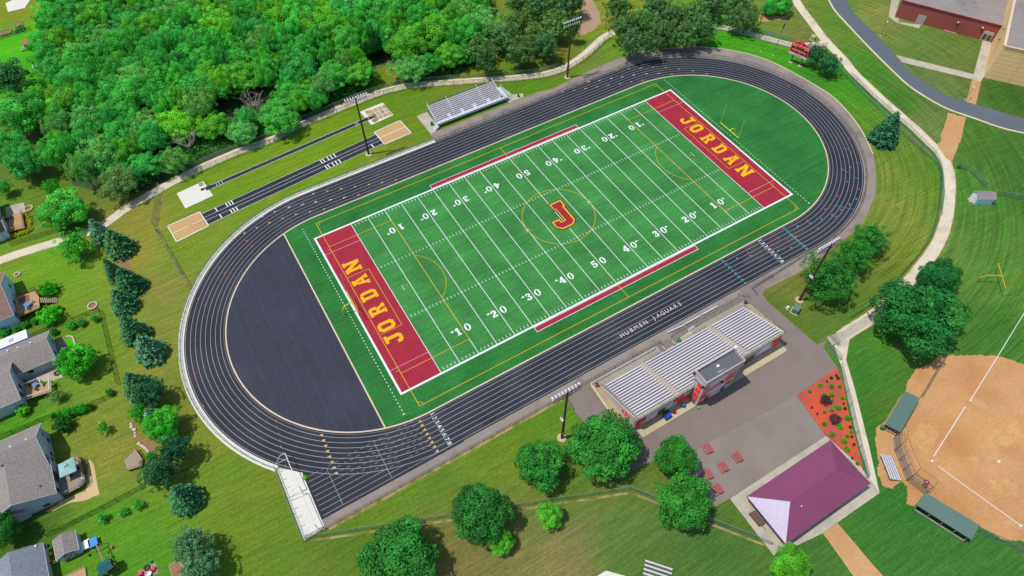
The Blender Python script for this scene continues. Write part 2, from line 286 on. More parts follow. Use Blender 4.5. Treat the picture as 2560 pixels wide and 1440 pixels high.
LAWN = [  # u, v, own colour of the sward there
 (40, 30, (120, 150, 20)), (30, 110, (70, 190, 10)), (110, 180, (60, 170, 10)), (100, 420, (88, 126, 40)), (110, 330, (84, 124, 36)), (100, 480, (84, 132, 30)), (200, 500, (92, 132, 36)), (260, 520, (100, 135, 40)), (60, 500, (90, 145, 20)), (20, 630, (100, 150, 30)), (110, 670, (95, 165, 20)), (200, 740, (105, 155, 30)),
 (180, 700, (90, 160, 20)), (240, 830, (100, 150, 30)), (60, 820, (90, 130, 30)), (220, 880, (95, 150, 25)), (240, 960, (105, 150, 35)), (60, 1050, (70, 150, 20)), (230, 1040, (115, 145, 40)), (270, 1180, (125, 145, 45)), (260, 1290, (70, 150, 20)),
 (330, 1340, (85, 155, 25)), (200, 1400, (85, 150, 20)), (350, 1420, (70, 150, 20)), (90, 1350, (60, 110, 25)), (350, 640, (135, 150, 45)), (330, 560, (130, 145, 45)), (400, 700, (125, 140, 55)), (400, 860, (120, 145, 45)), (420, 1020, (115, 140, 40)),
 (540, 1200, (100, 150, 30)), (600, 1330, (95, 140, 25)), (530, 1100, (110, 140, 35)), (700, 1380, (90, 135, 25)), (620, 1220, (105, 140, 30)), (460, 600, (100, 150, 25)), (430, 660, (105, 150, 30)), (520, 420, (98, 152, 18)), (700, 420, (100, 152, 18)),
 (800, 380, (106, 154, 18)), (640, 440, (98, 152, 12)), (880, 320, (100, 150, 15)), (980, 290, (90, 140, 20)), (1000, 250, (85, 140, 15)), (1050, 330, (90, 140, 20)), (1020, 180, (110, 135, 25)), (1150, 170, (115, 140, 30)), (1050, 380, (120, 140, 40)),
 (1330, 220, (80, 140, 20)), (1280, 230, (80, 140, 20)), (1450, 200, (90, 140, 25)), (1500, 150, (100, 140, 40)), (1540, 120, (90, 150, 25)), (1380, 150, (100, 120, 30)), (1500, 40, (120, 145, 35)), (1820, 95, (60, 160, 15)), (1880, 120, (60, 160, 15)), (1950, 140, (60, 160, 15)),
 (1960, 50, (105, 135, 45)), (2000, 85, (110, 130, 50)), (2050, 180, (50, 140, 20)), (2120, 230, (65, 150, 20)), (2150, 280, (80, 145, 25)), (2200, 420, (110, 145, 45)), (2250, 400, (90, 140, 30)), (2300, 480, (95, 140, 30)), (2250, 550, (115, 145, 45)), (2280, 620, (105, 140, 30)),
 (2200, 700, (90, 130, 30)), (2050, 800, (85, 125, 35)), (1960, 730, (110, 130, 45)), (1940, 760, (75, 120, 25)), (2100, 60, (80, 140, 30)), (2170, 170, (65, 135, 25)), (2250, 250, (60, 125, 25)), (2330, 310, (105, 135, 60)), (2200, 60, (115, 140, 55)), (2350, 120, (85, 130, 40)),
 (2300, 90, (95, 140, 50)), (2400, 160, (95, 125, 45)), (2330, 190, (95, 130, 55)), (2520, 230, (55, 110, 25)), (2480, 380, (60, 120, 30)), (2420, 330, (65, 125, 30)), (2540, 450, (60, 120, 35)), (2400, 470, (65, 135, 30)), (2450, 560, (65, 130, 35)), (2520, 700, (75, 140, 40)),
 (2400, 620, (80, 140, 45)), (2450, 820, (60, 125, 35)), (2150, 850, (60, 135, 30)), (2180, 960, (50, 130, 30)), (2220, 1000, (75, 125, 30)), (2180, 1130, (50, 120, 30)), (2250, 1250, (40, 120, 30)), (2200, 1330, (55, 125, 35)), (2350, 1400, (55, 125, 40)), (2050, 1400, (65, 125, 40)),
 (1860, 1290, (80, 125, 35)), (1700, 1400, (70, 120, 40)), (1800, 1370, (60, 120, 40)), (1600, 1300, (85, 130, 50)), (1550, 1350, (80, 130, 45)), (1450, 1350, (120, 130, 70)), (1400, 1420, (120, 130, 65)), (1560, 1400, (65, 120, 30)), (1330, 1330, (105, 130, 55)), (1150, 1420, (110, 120, 55)),
 (1100, 1340, (110, 125, 55)), (850, 1370, (80, 125, 25)), (1500, 1250, (95, 130, 45)), (1250, 1150, (95, 140, 25)), (1100, 1230, (85, 135, 25)), (950, 1270, (90, 140, 25)), (1000, 1180, (80, 145, 20)), (1380, 1050, (80, 140, 20)), (1300, 1080, (85, 140, 20)), (1450, 1210, (80, 130, 25)), (1600, 1180, (90, 125, 35)),
]
def build_ground():
    xs = [-420, -320, -240, -190, -160, -140] + [-130 + 2.5 * i for i in range(173)] + [320, 350, 400, 480]
    ys = [-300, -220, -160] + [-130 + 2.5 * i for i in range(149)] + [260, 300, 380, 480]
    pts = []
    for u, v, c in LAWN:
        p = G(u, v); pts.append((p.x, p.y, lin((min(255, c[0] * 1.05 + 6), c[1] * .96, c[2] * .9 + 14))))
    vs = [(x, y, 0.0) for y in ys for x in xs]; n = len(xs)
    fs = [(j * n + i, j * n + i + 1, (j + 1) * n + i + 1, (j + 1) * n + i) for j in range(len(ys) - 1) for i in range(n - 1)]
    me = bpy.data.meshes.new('ground'); me.from_pydata(vs, [], fs)
    at = me.attributes.new('lawn', 'FLOAT_COLOR', 'POINT'); buf = []
    for x, y, z in vs:
        W = r = g = b = 0
        for px, py, c in pts:
            d2 = (px - x) ** 2 + (py - y) ** 2; w = 1 / (d2 + 25) ** 2
            W += w; r += w * c[0]; g += w * c[1]; b += w * c[2]
        buf += [r / W / K, g / W / K, b / W / K, 1]
    at.data.foreach_set('color', buf); me.materials.append(grassmat('lawn'))
    o = bpy.data.objects.new('ground', me); COL.objects.link(o); o['kind'] = 'structure'
build_ground()
def sheet(name, px, z, m, holes=(), hole_world=()):
    mb = MB(); mb.fill([GW(px)] + [GW(h) for h in holes], z); return struct(name, mb, m)
# --- track oval
XL, XR, CY, RI = 3.0, 103.3, 24.45, 31.4
RO = RI + .1 + 8 * 1.067
def oval(r, xl=XL, xr=XR, n=64):
    p = [Vector((xr + r * math.sin(math.pi * i / n), CY - r * math.cos(math.pi * i / n), 0)) for i in range(n + 1)]
    return p + [Vector((xl - r * math.sin(math.pi * i / n), CY + r * math.cos(math.pi * i / n), 0)) for i in range(n + 1)]
def arc(cx, r, a0, a1, n=40): return [Vector((cx + r * math.cos(R(a0 + (a1 - a0) * i / n)), CY + r * math.sin(R(a0 + (a1 - a0) * i / n)), 0)) for i in range(n + 1)]
mb = MB(); mb.fill([oval(RO + .35)], .02)
chute = [Vector(p) for p in ((-24.0, -16.3, 0), (-24.15, -6.4, 0), (-21, -7.6, 0), (-6, -15.2, 0), (6, -15.9, 0), (6, -16.3, 0))]
struct('running_track', mb, M['asphalt_track'])
mb = MB(); mb.fill([[(-24.0, -16.2), (6, -16.2), (6, -13), (-24.1, -5)]], .012); struct('sprint_chute', mb, M['asphalt_track'])
# asphalt D and artificial turf
turf_x = -6.27
aL = math.acos((turf_x - XL) / RI); yt = math.sqrt(RI ** 2 - (turf_x - XL) ** 2)
deepts = [Vector((XL + RI * math.cos(a), CY + RI * math.sin(a), 0)) for a in [aL + (2 * math.pi - 2 * aL) * i / 60 for i in range(61)]]
mb = MB(); mb.fill([deepts], .028); struct('dee_asphalt', mb, M['asphalt_dee'])
mb = MB(); q_ = random.Random(3)
for k in range(7):
    x = -9.2 - 2.9 * k; h = math.sqrt(max(1, (RI - .4) ** 2 - (x - XL) ** 2)); y = CY - h
    while y < CY + h: ln_ = q_.uniform(2, 7); mb.box(x - .07, x + .07, y, min(CY + h, y + ln_), .0285, .0305); y += ln_ + q_.uniform(.3, 3)
struct('paving_seams', mb, mat('paving_seam', alb(68, 70, 80), .8, .15, 2))
def blot(u, v, ru, rv, z, m, name, seed=1, rot=0.0):
    q = random.Random(seed); pts = []
    for i in range(36):
        a = 6.283 * i / 36; k = 1 + q.uniform(-.22, .22); x, y = math.cos(a) * ru * k, math.sin(a) * rv * k
        pts.append(G(u + x * math.cos(rot) - y * math.sin(rot), v + x * math.sin(rot) + y * math.cos(rot)))
    mb = MB(); mb.fill([pts], z); return struct(name, mb, m)
for i, (u, v, a, b, r_) in enumerate(((1905, 632, 46, 13, -.5), (1880, 615, 14, 30, -.5), (1940, 600, 12, 34, -.7), (1985, 590, 34, 10, -.6), (1455, 925, 40, 7, -.5), (1180, 1075, 30, 8, -.5))):
    blot(u, v, a, b, .0212 + .0004 * i, mat('dusty_track_wear', alb(64, 60, 62), .85, .15, 3), 'track_wear', i, r_)
turfpts = [Vector((turf_x, CY - yt, 0))] + [Vector((XL + RI * math.cos(-a), CY + RI * math.sin(-a), 0)) for a in [aL - (aL - math.pi / 2) * i / 14 for i in range(1, 15)]]
turfpts += [Vector((XR + RI * math.sin(math.pi * i / 60), CY - RI * math.cos(math.pi * i / 60), 0)) for i in range(61)]
turfpts += [Vector((XL + RI * math.cos(a), CY + RI * math.sin(a), 0)) for a in [math.pi / 2 + (aL - math.pi / 2) * i / 14 for i in range(15)]]
TURF = grassmat('turf', alb(68, 140, 70)); TURF_D = grassmat('turf_outer', alb(50, 122, 56))
mb = MB(); mb.fill([turfpts], .032); struct('turf_field', mb, TURF_D)
mb = MB(); mb.fill([[(-.3, -.3), (110, -.3), (110, 49.1), (-.3, 49.1)]], .036); struct('turf_inner_field', mb, TURF)
mb = MB(); c = oval(RI); c.append(c[0]); ribbon(c, .3, .07, mb)
mb.bar((turf_x, CY - yt, .04), (turf_x, CY + yt, .04), .3, .07); struct('inner_curb', mb, M['curb'])
# --- lane lines
mb = MB()
for k in range(1, 9):
    r = RI + .1 + k * 1.067
    c = oval(r); c.append(c[0]); ribbon(c, .10, .042, mb)
ribbon(oval(RI + .45) + [oval(RI + .45)[0]], .05, .042, mb)
for k in range(0, 9):
    y = CY - RI - .1 - k * 1.067; x1 = -2 - 1.6 * k * .4
    x0 = -23.6
    if k <= 6:   # dashed where it crosses the curve
        xe = XL - 1; d = XL - math.sqrt(max(0, (RO + .1) ** 2 - (y - CY) ** 2)) if abs(y - CY) < RO else XL
        x = max(d, x0)
        if x > x0: mb.box(x0, x, y - .04, y + .04, .040, .043)
        xs_ = x
        while xs_ < -.5: mb.box(xs_, min(xs_ + .75, 0), y - .035, y + .035, .0415, .0445); xs_ += 1.35
    else: mb.box(x0, XL if k == 8 else -6, y - .04, y + .04, .040, .043)
for x, y0, y1 in ((-9.48, -15.6, -7.4), (-19.55, -15.6, -7.4), (2.9, -15.6, -7.1), (91.55, -15.6, -7.1), (100.1, -15.6, -7.4)): mb.box(x - .04, x + .04, y0, y1, .044, .047)
struct('track_lines', mb, M['trackline'])
# exchange-zone triangles and other lane marks
def tri(mb, x, y, s, d=1, z=.049, ang=0):
    T = Matrix.Translation((x, y, z)) @ Matrix.Rotation(ang, 4, 'Z')
    mb.quad(*[T @ Vector(p) for p in ((-.42 * s * d, -.34 * s, 0), (.5 * s * d, 0, 0), (-.42 * s * d, .34 * s, 0))][::(1 if d > 0 else -1)])
def lanepos(k, t, frac=.5):
    "lane k (1..8), t = angle in degrees on a curve centre"
    return RI + .1 + (k - 1 + frac) * 1.067
tm, pm, gm, bm = MB(), MB(), MB(), MB()
def trackdir(p):
    if p.x < XL: r = Vector((p.x - XL, p.y - CY)); return math.atan2(r.x, -r.y)
    if p.x > XR: r = Vector((p.x - XR, p.y - CY)); return math.atan2(r.x, -r.y)
    return 0 if p.y < CY else math.pi
def marks(mb, ox, oy, pts, s, d=-1):
    for u, v in C(ox, oy, 3, pts): p = G(u, v); tri(mb, p.x, p.y, s, d, .05, trackdir(p))
marks(tm, 640, 0, [(1050, 1350), (950, 1368), (848, 1383), (745, 1400), (640, 1415), (535, 1432)], .75)
marks(tm, 640, 0, [(1310, 1248), (1210, 1263), (1110, 1278), (1010, 1295), (910, 1310), (808, 1327), (706, 1343), (605, 1360)], .3)
marks(tm, 640, 480, [(325, 30), (433, 12), (512, 128), (408, 148), (302, 168), (200, 198), (102, 230), (8, 268)], .75); marks(tm, 0, 480, [(1835, 308), (1748, 353)], .75)
marks(pm, 0, 480, [(1852, 365), (1890, 403), (1645, 567), (1688, 608), (1488, 800), (1540, 848), (1392, 1050), (1465, 1100), (1458, 1357)], .75); marks(pm, 640, 480, [(480, 90), (768, 3), (195, 203), (228, 240)], .65); marks(pm, 0, 960, [(1522, 162)], .75)
marks(pm, 1920, 0, [(152, 645), (370, 818), (512, 1033), (603, 1035), (625, 1140), (620, 1252), (560, 1270), (590, 1362), (683, 1418)], .7, 1); marks(pm, 1920, 480, [(525, 30), (610, 84), (428, 128), (510, 185), (295, 212), (375, 270), (208, 333), (30, 397)], .75, 1); marks(pm, 1280, 480, [(1770, 455)], .6, 1)
marks(bm, 1920, 480, [(662, 52), (612, 96), (547, 132), (480, 170), (400, 200), (315, 232), (222, 255), (78, 438), (175, 418), (276, 402)], .75, 1); marks(bm, 1280, 480, [(1690, 497), (1790, 478)], .7, 1)
marks(gm, 1920, 480, [(120, 272), (148, 292), (170, 318), (192, 337), (215, 358), (240, 380), (265, 402), (290, 425)], .8, 1); marks(gm, 1280, 480, [(1583, 517), (1607, 540), (1630, 563), (1655, 588), (1678, 610), (1700, 633), (1727, 657), (1750, 682)], .85, 1)
marks(tm, 1280, 0, [(380, 690), (468, 678), (552, 664), (638, 652), (724, 639), (812, 627), (897, 613), (982, 602), (793, 525), (878, 516), (965, 510), (1058, 505), (1155, 508), (1255, 517), (1357, 533), (1463, 555)], .75)
marks(tm, 1280, 0, [(1007, 463), (1103, 465), (1200, 470), (1300, 482), (1403, 500), (1510, 530), (1615, 563), (1718, 610)], .3)
marks(tm, 640, 960, [(1228, 283), (1243, 312), (1262, 345), (1280, 377), (1298, 407), (1317, 438), (1336, 472), (1355, 505)], .85); marks(tm, 640, 960, [(490, 383), (505, 423), (520, 463), (535, 503), (550, 545), (568, 585), (583, 627), (600, 668)], .85)
marks(tm, 640, 960, [(152, 272), (160, 322), (170, 372), (178, 420), (186, 467), (197, 517), (210, 565), (220, 610)], .28)
for px_ in ([(508, 103), (640, 130)], [(665, 1223), (692, 1225)], [(640, 1335), (670, 1337)], [(550, 1270), (605, 1297)], [(575, 1115), (600, 1118)]):
    a_, b_ = [G(*q_) for q_ in C(1920, 480 if px_[0][0] == 508 else 0, 3, px_)]; d_ = (b_ - a_).normalized() * .3; ribbon([a_ - d_, b_ + d_], .12, .0515, bm)
struct('exchange_triangles', tm, M['tan_mark']); struct('relay_marks', pm, M['pink_mark']); struct('hurdle_marks', gm, M['teal_mark']); struct('lane_marks', bm, M['blue_mark'])
# --- football markings
L, Wd, Y = 109.728, 48.768, .9144
em = MB()
for x0, x1 in ((0, 9.144), (L - 9.144, L)): em.fill([[(x0, 0), (x1, 0), (x1, Wd), (x0, Wd)]], .040)
for y0, y1 in ((-1.85, -.62), (Wd + .62, Wd + 1.85)): em.fill([[(32.05, y0), (77.65, y0), (77.65, y1), (32.05, y1)]], .040)
struct('end_zones_and_team_boxes', em, M['red'])
wm = MB()
def ln(mb, x0, y0, x1, y1, w, z=.046):
    d = Vector((x1 - x0, y1 - y0, 0)).normalized(); n = Vector((-d.y, d.x, 0)) * w / 2; a = Vector((x0, y0, z)); b = Vector((x1, y1, z))
    mb.quad(a - n, b - n, b + n, a + n)
def frame(mb, x0, y0, x1, y1, w, z):
    ln(mb, x0 - w / 2, y0, x1 + w / 2, y0, w, z); ln(mb, x0 - w / 2, y1, x1 + w / 2, y1, w, z); ln(mb, x0, y0 + w / 2, x0, y1 - w / 2, w, z); ln(mb, x1, y0 + w / 2, x1, y1 - w / 2, w, z)
frame(wm, -.24, -.24, L + .24, Wd + .24, .46, .046)
for i in range(21):
    x = 9.144 + i * 5 * Y
    if i == 10:
        for a, b in ((0, 19.5), (29.15, Wd)): ln(wm, x, a, x, b, .16)
        ln(wm, x, 22.6, x, 27.0, .13, .062)
    else: ln(wm, x, 0, x, Wd, .14)
for i in range(1, 100):
    x = 9.144 + i * Y
    if i % 5 == 0:
        for y in (16.26, Wd - 16.26): ln(wm, x - .35, y, x + .35, y, .11, .0475)
        continue
    for y in (16.26, Wd - 16.26): ln(wm, x, y - .32, x, y + .32, .11)
    for y in (.62, Wd - .62): ln(wm, x, y - .32, x, y + .32, .11)
for y in (5.9, Wd - 5.9):
    ln(wm, 0, y, 9.1, y, .05); ln(wm, L - 9.1, y, L, y, .05)
for x, y0, y1 in ((9.144 + 3 * Y, 23.6, 25.2), (L - 9.144 - 3 * Y, 23.6, 25.2)): ln(wm, x, y0, x, y1, .1)
for x in (-1.75, L + 1.7):
    y = -4.75; ln(wm, x - .3, y, x + .3, y, .12)
    while y < 53.5: ln(wm, x, y, x, y + .36, .15); y += .92
for a, b, c_, d in ((32, -1.9, 77.7, -.6), (32, Wd + .6, 77.7, Wd + 1.9)): frame(wm, a, b, c_, d, .12, .0485)
for x in (45.7, 64.0): ln(wm, x - .45, CY - .45, x + .45, CY + .45, .12, .052); ln(wm, x - .45, CY + .45, x + .45, CY - .45, .12, .0535)
struct('football_lines', wm, M['whitefield'])
ym = MB()
frame(ym, 1.78, -4.7, L - 1.78, 53.5, .13, .055)
for s in (0, 1):
    X = lambda x: x if s == 0 else L - x
    ln(ym, X(1.78), 4.2, X(18.2), 4.2, .12, .0565); ln(ym, X(1.78), 44.75, X(18.2), 44.75, .12, .0565); ln(ym, X(18.28), 4.15, X(18.28), 44.8, .13, .0565)
    ln(ym, X(1.78), 15.25, X(7.26), 15.25, .11, .0565); ln(ym, X(1.78), 33.65, X(7.26), 33.65, .11, .0565); ln(ym, X(7.26), 15.2, X(7.26), 33.7, .11, .058)
    ln(ym, X(1.0), 5.0, X(1.78), 5.0, .1, .058); ln(ym, X(1.0), 43.8, X(1.78), 43.8, .1, .058); ln(ym, X(12.8), 24.2, X(12.8), 24.8, .12, .058)
    a0 = math.asin(7.27 / 9.15); pts = [Vector((X(12.8 + 9.15 * math.cos(a)), CY + 9.15 * math.sin(a), 0)) for a in [-.92 + 1.84 * i / 30 for i in range(31)]]
    ribbon(pts, .11, .0595, ym)
    for cy, sg in ((-4.7, 1), (53.5, -1)):
        ribbon([Vector((X(1.78 + .95 * math.cos(a)), cy + sg * .95 * math.sin(a), 0)) for a in [math.pi / 2 * i / 8 for i in range(9)]], .11, .061, ym)
ribbon([Vector((L / 2 + 9.15 * math.cos(R(5 * i)), CY + 9.15 * math.sin(R(5 * i)), 0)) for i in range(73)], .12, .0595, ym)
for a, b in ((-4.7, -.6), (Wd + .6, 53.5)): ln(ym, L / 2, a, L / 2, b, .12, .0565)
for a, b in ((0, 19.5), (29.1, Wd)): ln(ym, L / 2 - .07, a, L / 2 - .07, b, .06, .0565)
struct('soccer_lines', ym, M['yellow'])
GL = {
'J': [[(3, 10), (9, 10), (9, 8.2), (7.7, 8.2), (7.7, 1.7), (6.1, 0), (2.1, 0), (.5, 1.6), (.5, 3.6), (3, 3.6), (3, 2.4), (3.5, 1.9), (4.7, 1.9), (5.2, 2.4), (5.2, 8.2), (3, 8.2)]],
'O': [[(1.8, 0), (5.9, 0), (7.7, 1.8), (7.7, 8.2), (5.9, 10), (1.8, 10), (0, 8.2), (0, 1.8)], [(3.1, 2), (2.4, 2.7), (2.4, 7.3), (3.1, 8), (4.6, 8), (5.3, 7.3), (5.3, 2.7), (4.6, 2)]],
'R': [[(0, 0), (3.7, 0), (3.7, 1.6), (3.1, 1.6), (3.1, 4), (4, 4), (5.4, 1.6), (5, 1.6), (5, 0), (8.2, 0), (8.2, 1.6), (7.6, 1.6), (6.2, 4.3), (7.6, 5.6), (7.6, 8.6), (6.2, 10), (0, 10), (0, 8.4), (.8, 8.4), (.8, 1.6), (0, 1.6)], [(3.1, 5.8), (3.1, 8.2), (4.7, 8.2), (5.2, 7.7), (5.2, 6.3), (4.7, 5.8)]],
'D': [[(0, 0), (5.9, 0), (7.7, 1.8), (7.7, 8.2), (5.9, 10), (0, 10), (0, 8.4), (.8, 8.4), (.8, 1.6), (0, 1.6)], [(3.1, 1.9), (3.1, 8.1), (4.6, 8.1), (5.3, 7.4), (5.3, 2.6), (4.6, 1.9)]],
'A': [[(0, 0), (3.4, 0), (3.4, 1.6), (2.9, 1.6), (3.2, 2.8), (5.6, 2.8), (5.9, 1.6), (5.4, 1.6), (5.4, 0), (8.8, 0), (8.8, 1.6), (8.1, 1.6), (6.2, 8.5), (6.9, 8.5), (6.9, 10), (2.2, 10), (2.2, 8.5), (2.8, 8.5), (.8, 1.6), (0, 1.6)], [(3.7, 4.5), (4.4, 7.6), (5.1, 4.5)]],
'N': [[(0, 0), (3.4, 0), (3.4, 1.6), (2.8, 1.6), (2.8, 6.3), (6.2, 0), (8.6, 0), (8.6, 8.4), (9.3, 8.4), (9.3, 10), (5.8, 10), (5.8, 8.4), (6.5, 8.4), (6.5, 4), (3.1, 10), (0, 10), (0, 8.4), (.7, 8.4), (.7, 1.6), (0, 1.6)]],
'1': [[(1.4, 0), (6.6, 0), (6.6, 1.3), (5.3, 1.3), (5.3, 10), (3.4, 10), (1, 8.5), (1, 7.1), (2.7, 7.5), (2.7, 1.3), (1.4, 1.3)]],
'0': [[(4 + 3.6 * math.cos(R(15 * i)), 5 + 5 * math.sin(R(15 * i))) for i in range(24)], [(4 + 1.5 * math.cos(R(-15 * i)), 5 + 3.9 * math.sin(R(-15 * i))) for i in range(24)]],
'2': [[(.4, 0), (7.2, 0), (7.2, 2.8), (6.2, 2.8), (5.9, 2), (3.4, 2), (6.6, 5), (7.2, 6.6), (7, 8.2), (5.6, 9.6), (3.6, 10), (1.6, 9.5), (.5, 8), (.8, 6.6), (2.2, 6.3), (3, 7.2), (2.7, 8.3), (3.4, 8.8), (4.2, 8.2), (4.3, 6.8), (3.6, 5.2), (.4, 1.6)]],
'3': [[(3.6, 10), (6, 9.4), (7, 7.8), (6.6, 6.3), (5.2, 5.3), (6.8, 4.4), (7.4, 2.8), (6.6, 1), (4.8, 0), (2.6, 0), (.8, 1), (.3, 2.4), (1.3, 3.4), (2.6, 3), (2.8, 1.8), (3.6, 1.2), (4.6, 1.8), (4.8, 3.6), (4, 4.7), (2.6, 4.8), (2.6, 5.8), (3.8, 5.9), (4.5, 7), (4.3, 8.4), (3.6, 8.9), (3, 8.4), (2.7, 7.3), (1.6, 6.8), (.6, 7.8), (1.2, 9.2)]],
'4': [[(3.2, 0), (7.2, 0), (7.2, 1.2), (6.3, 1.2), (6.3, 2.5), (7.7, 2.5), (7.7, 4), (6.3, 4), (6.3, 10), (4.4, 10), (.1, 4), (.1, 2.5), (3.9, 2.5), (3.9, 1.2), (3.2, 1.2)], [(1.9, 4), (3.9, 7), (3.9, 4)]],
'5': [[(1.1, 10), (6.7, 10), (6.7, 8), (2.4, 8), (2.3, 6.1), (4.2, 6.6), (6.4, 5.7), (7.4, 3.4), (6.4, 1), (4.2, 0), (1.8, .3), (.4, 1.6), (.6, 3), (1.9, 3.4), (2.7, 2.5), (2.8, 1.3), (3.8, 1.1), (4.6, 2.2), (4.7, 4), (4, 5.1), (2.8, 4.9), (1.9, 4.3), (.9, 4.6)]],
}
def glyph(mb, ch, T, z, hgt=1.0, wid=None):
    P = [[T @ Vector((x / 10 * (wid or hgt), y / 10 * hgt, 0)) for x, y in lp] for lp in GL[ch]]
    mb.fill(P, z)
gm = MB()
# both end-zone words, each read from the field side
for ch, y0, y1 in (('J', 11.4, 14.3), ('O', 15.5, 18.1), ('R', 20.3, 23.05), ('D', 25.1, 27.85), ('A', 29.75, 32.75), ('N', 34.5, 38.1)):
    wmax = max(p[0] for p in GL[ch][0]); wmin = min(p[0] for p in GL[ch][0]); k = (y1 - y0) / (wmax - wmin)
    for s in (0, 1):
        for lp in [0]:
            loops = []
            for l in GL[ch]:
                pp = []
                for x, y in l:
                    wx = 6.15 - 3.95 * y / 10; wy = y0 + (x - wmin) * k
                    pp.append((wx, wy) if s == 0 else (L - wx, Wd - wy))
                loops.append(pp)
            gm.fill(loops, .051)
struct('end_zone_lettering', gm, M['yellow_text'])
nm = MB()
for i, t in enumerate((10, 20, 30, 40, 50, 40, 30, 20, 10)):
    x = 9.144 + (i + 1) * 10 * Y; d = str(t)
    for s in (0, 1):
        def TT(dx, dy): return (Matrix.Translation((x + dx, 6.2 + dy, 0)) if s == 0 else Matrix.Translation((x - dx, Wd - 6.2 - dy, 0)) @ Matrix.Rotation(math.pi, 4, 'Z'))
        glyph(nm, d[0], TT(-1.95, 0), .0495, 1.95, 1.95); glyph(nm, d[1], TT(.4, 0), .0495, 1.95, 1.95)
        if t != 50:
            sg = -1 if (t < 50 and i < 4) else 1
            if s == 1: sg = -sg
            T = TT(0, 0); q = [T @ Vector(p) for p in ((sg * 2.15, 1.25, 0), (sg * 2.95, 1.55, 0), (sg * 2.15, 1.85, 0))]
            nm.fill([q], .0495)
struct('yard_numbers', nm, M['whitefield'])
J = lambda pts: GW(C(1350, 470, 1440 / 130, pts))
a = MB(); a.fill([J([(225, 462), (568, 308), (728, 492), (690, 515), (990, 862), (948, 1025), (655, 1165), (445, 1128), (292, 945), (548, 845), (598, 908), (648, 885), (425, 635), (385, 650)])], .0625); struct('centre_letter_outline', a, M['black'])
a = MB(); a.fill([J([(250, 471), (560, 327), (703, 490), (662, 512), (967, 868), (930, 1007), (645, 1143), (456, 1106), (318, 952), (538, 862), (594, 932), (680, 893), (437, 600), (394, 622)])], .065); struct('centre_letter_border', a, M['yellow_text'])
a = MB(); a.fill([J([(310, 483), (550, 370), (648, 480), (608, 503), (925, 880), (895, 985), (635, 1110), (470, 1080), (380, 965), (520, 905), (590, 965), (722, 900), (440, 573), (395, 600)])], .0675); struct('centre_letter', a, M['red'])
def textmb(s, size=1.0, bold=0.0, extrude=0.0, space=1.0, align='CENTER'):
    cu = bpy.data.curves.new('t', 'FONT'); cu.body = s; cu.size = size; cu.offset = bold; cu.extrude = extrude; cu.space_character = space; cu.align_x = align; cu.align_y = 'CENTER'; cu.resolution_u = 3
    o = bpy.data.objects.new('t', cu); COL.objects.link(o); dg = bpy.context.evaluated_depsgraph_get(); me = bpy.data.meshes.new_from_object(o.evaluated_get(dg))
    mb = MB(); mb.add([v.co.copy() for v in me.vertices], [tuple(p.vertices) for p in me.polygons])
    bpy.data.objects.remove(o); bpy.data.curves.remove(cu); bpy.data.meshes.remove(me); return mb
def place_text(mb, s, loc, rot, **k): mb.merge(textmb(s, **k), Matrix.Translation(loc) @ (rot if isinstance(rot, Matrix) else Matrix.Rotation(rot, 4, 'Z')))
t = MB()
for k in range(1, 9):
    y = CY - lanepos(k, 0)
    for x in (2.2, 91.2): place_text(t, str(k), (x + 1.0, y, .047), -math.pi / 2, size=1.3, bold=.01)
for ox, oy, pts_ in ((640, 480, [(770, 22), (665, 42), (560, 60), (450, 75), (350, 95), (247, 115), (145, 147), (48, 182)]), (1280, 0, [(1200, 558), (1100, 552), (1008, 555), (915, 563), (828, 577), (745, 588), (660, 603), (575, 612)])):
    for k, (u, v) in enumerate(C(ox, oy, 3, pts_)):
        p = G(u, v); a_ = trackdir(p); t.merge(textmb(str(k + 1), size=1.1, bold=.0), Matrix.Translation((p.x, p.y, .047)) @ Matrix.Rotation(a_ - math.pi / 2, 4, 'Z'))
struct('lane_numbers', t, M['white'])
t = MB(); [place_text(t, ch, (47.5 + 1.28 * i, -12.25, .052), 0, size=1.45, bold=.01) for i, ch in enumerate('HUBMEN')]; [place_text(t, ch, (56.3 + 1.22 * i, -12.25, .052), 0, size=1.45, bold=.01) for i, ch in enumerate('JAGUARS')]
struct('track_lettering', t, mat('pale_pink_paint', alb(222, 196, 196), .8, .1, 4))
M['pale_sand'] = mat('pale_sand', alb(214, 186, 136), .95, .1, 3, fine=(8, .12))
M['worn_soil'] = mat('worn_soil', alb(174, 150, 104), .95, .15, 3, fine=(8, .15), col2=alb(120, 120, 50), mix=(.5, .42, .6))
for a_ in ([(775, 1352), (1130, 1300), (1570, 1233)], [(1580, 1233), (1750, 1300), (1920, 1366)], [(408, 478), (392, 572), (400, 585), (476, 722)]):
    mb = MB(); ribbon(smoothline(GW(a_), 12), .40, .009, mb); struct('fence_line_soil', mb, M['worn_soil'])
mb = MB(); mb.box(-23.5, 28, -18.75, -18.05, -.1, .008); struct('fence_line_soil', mb, M['worn_soil'])
# ------------------------------------------------------------------ aprons, paths, roads
def poly(name, pts, z, m): mb = MB(); mb.fill([pts], z); return struct(name, mb, m)
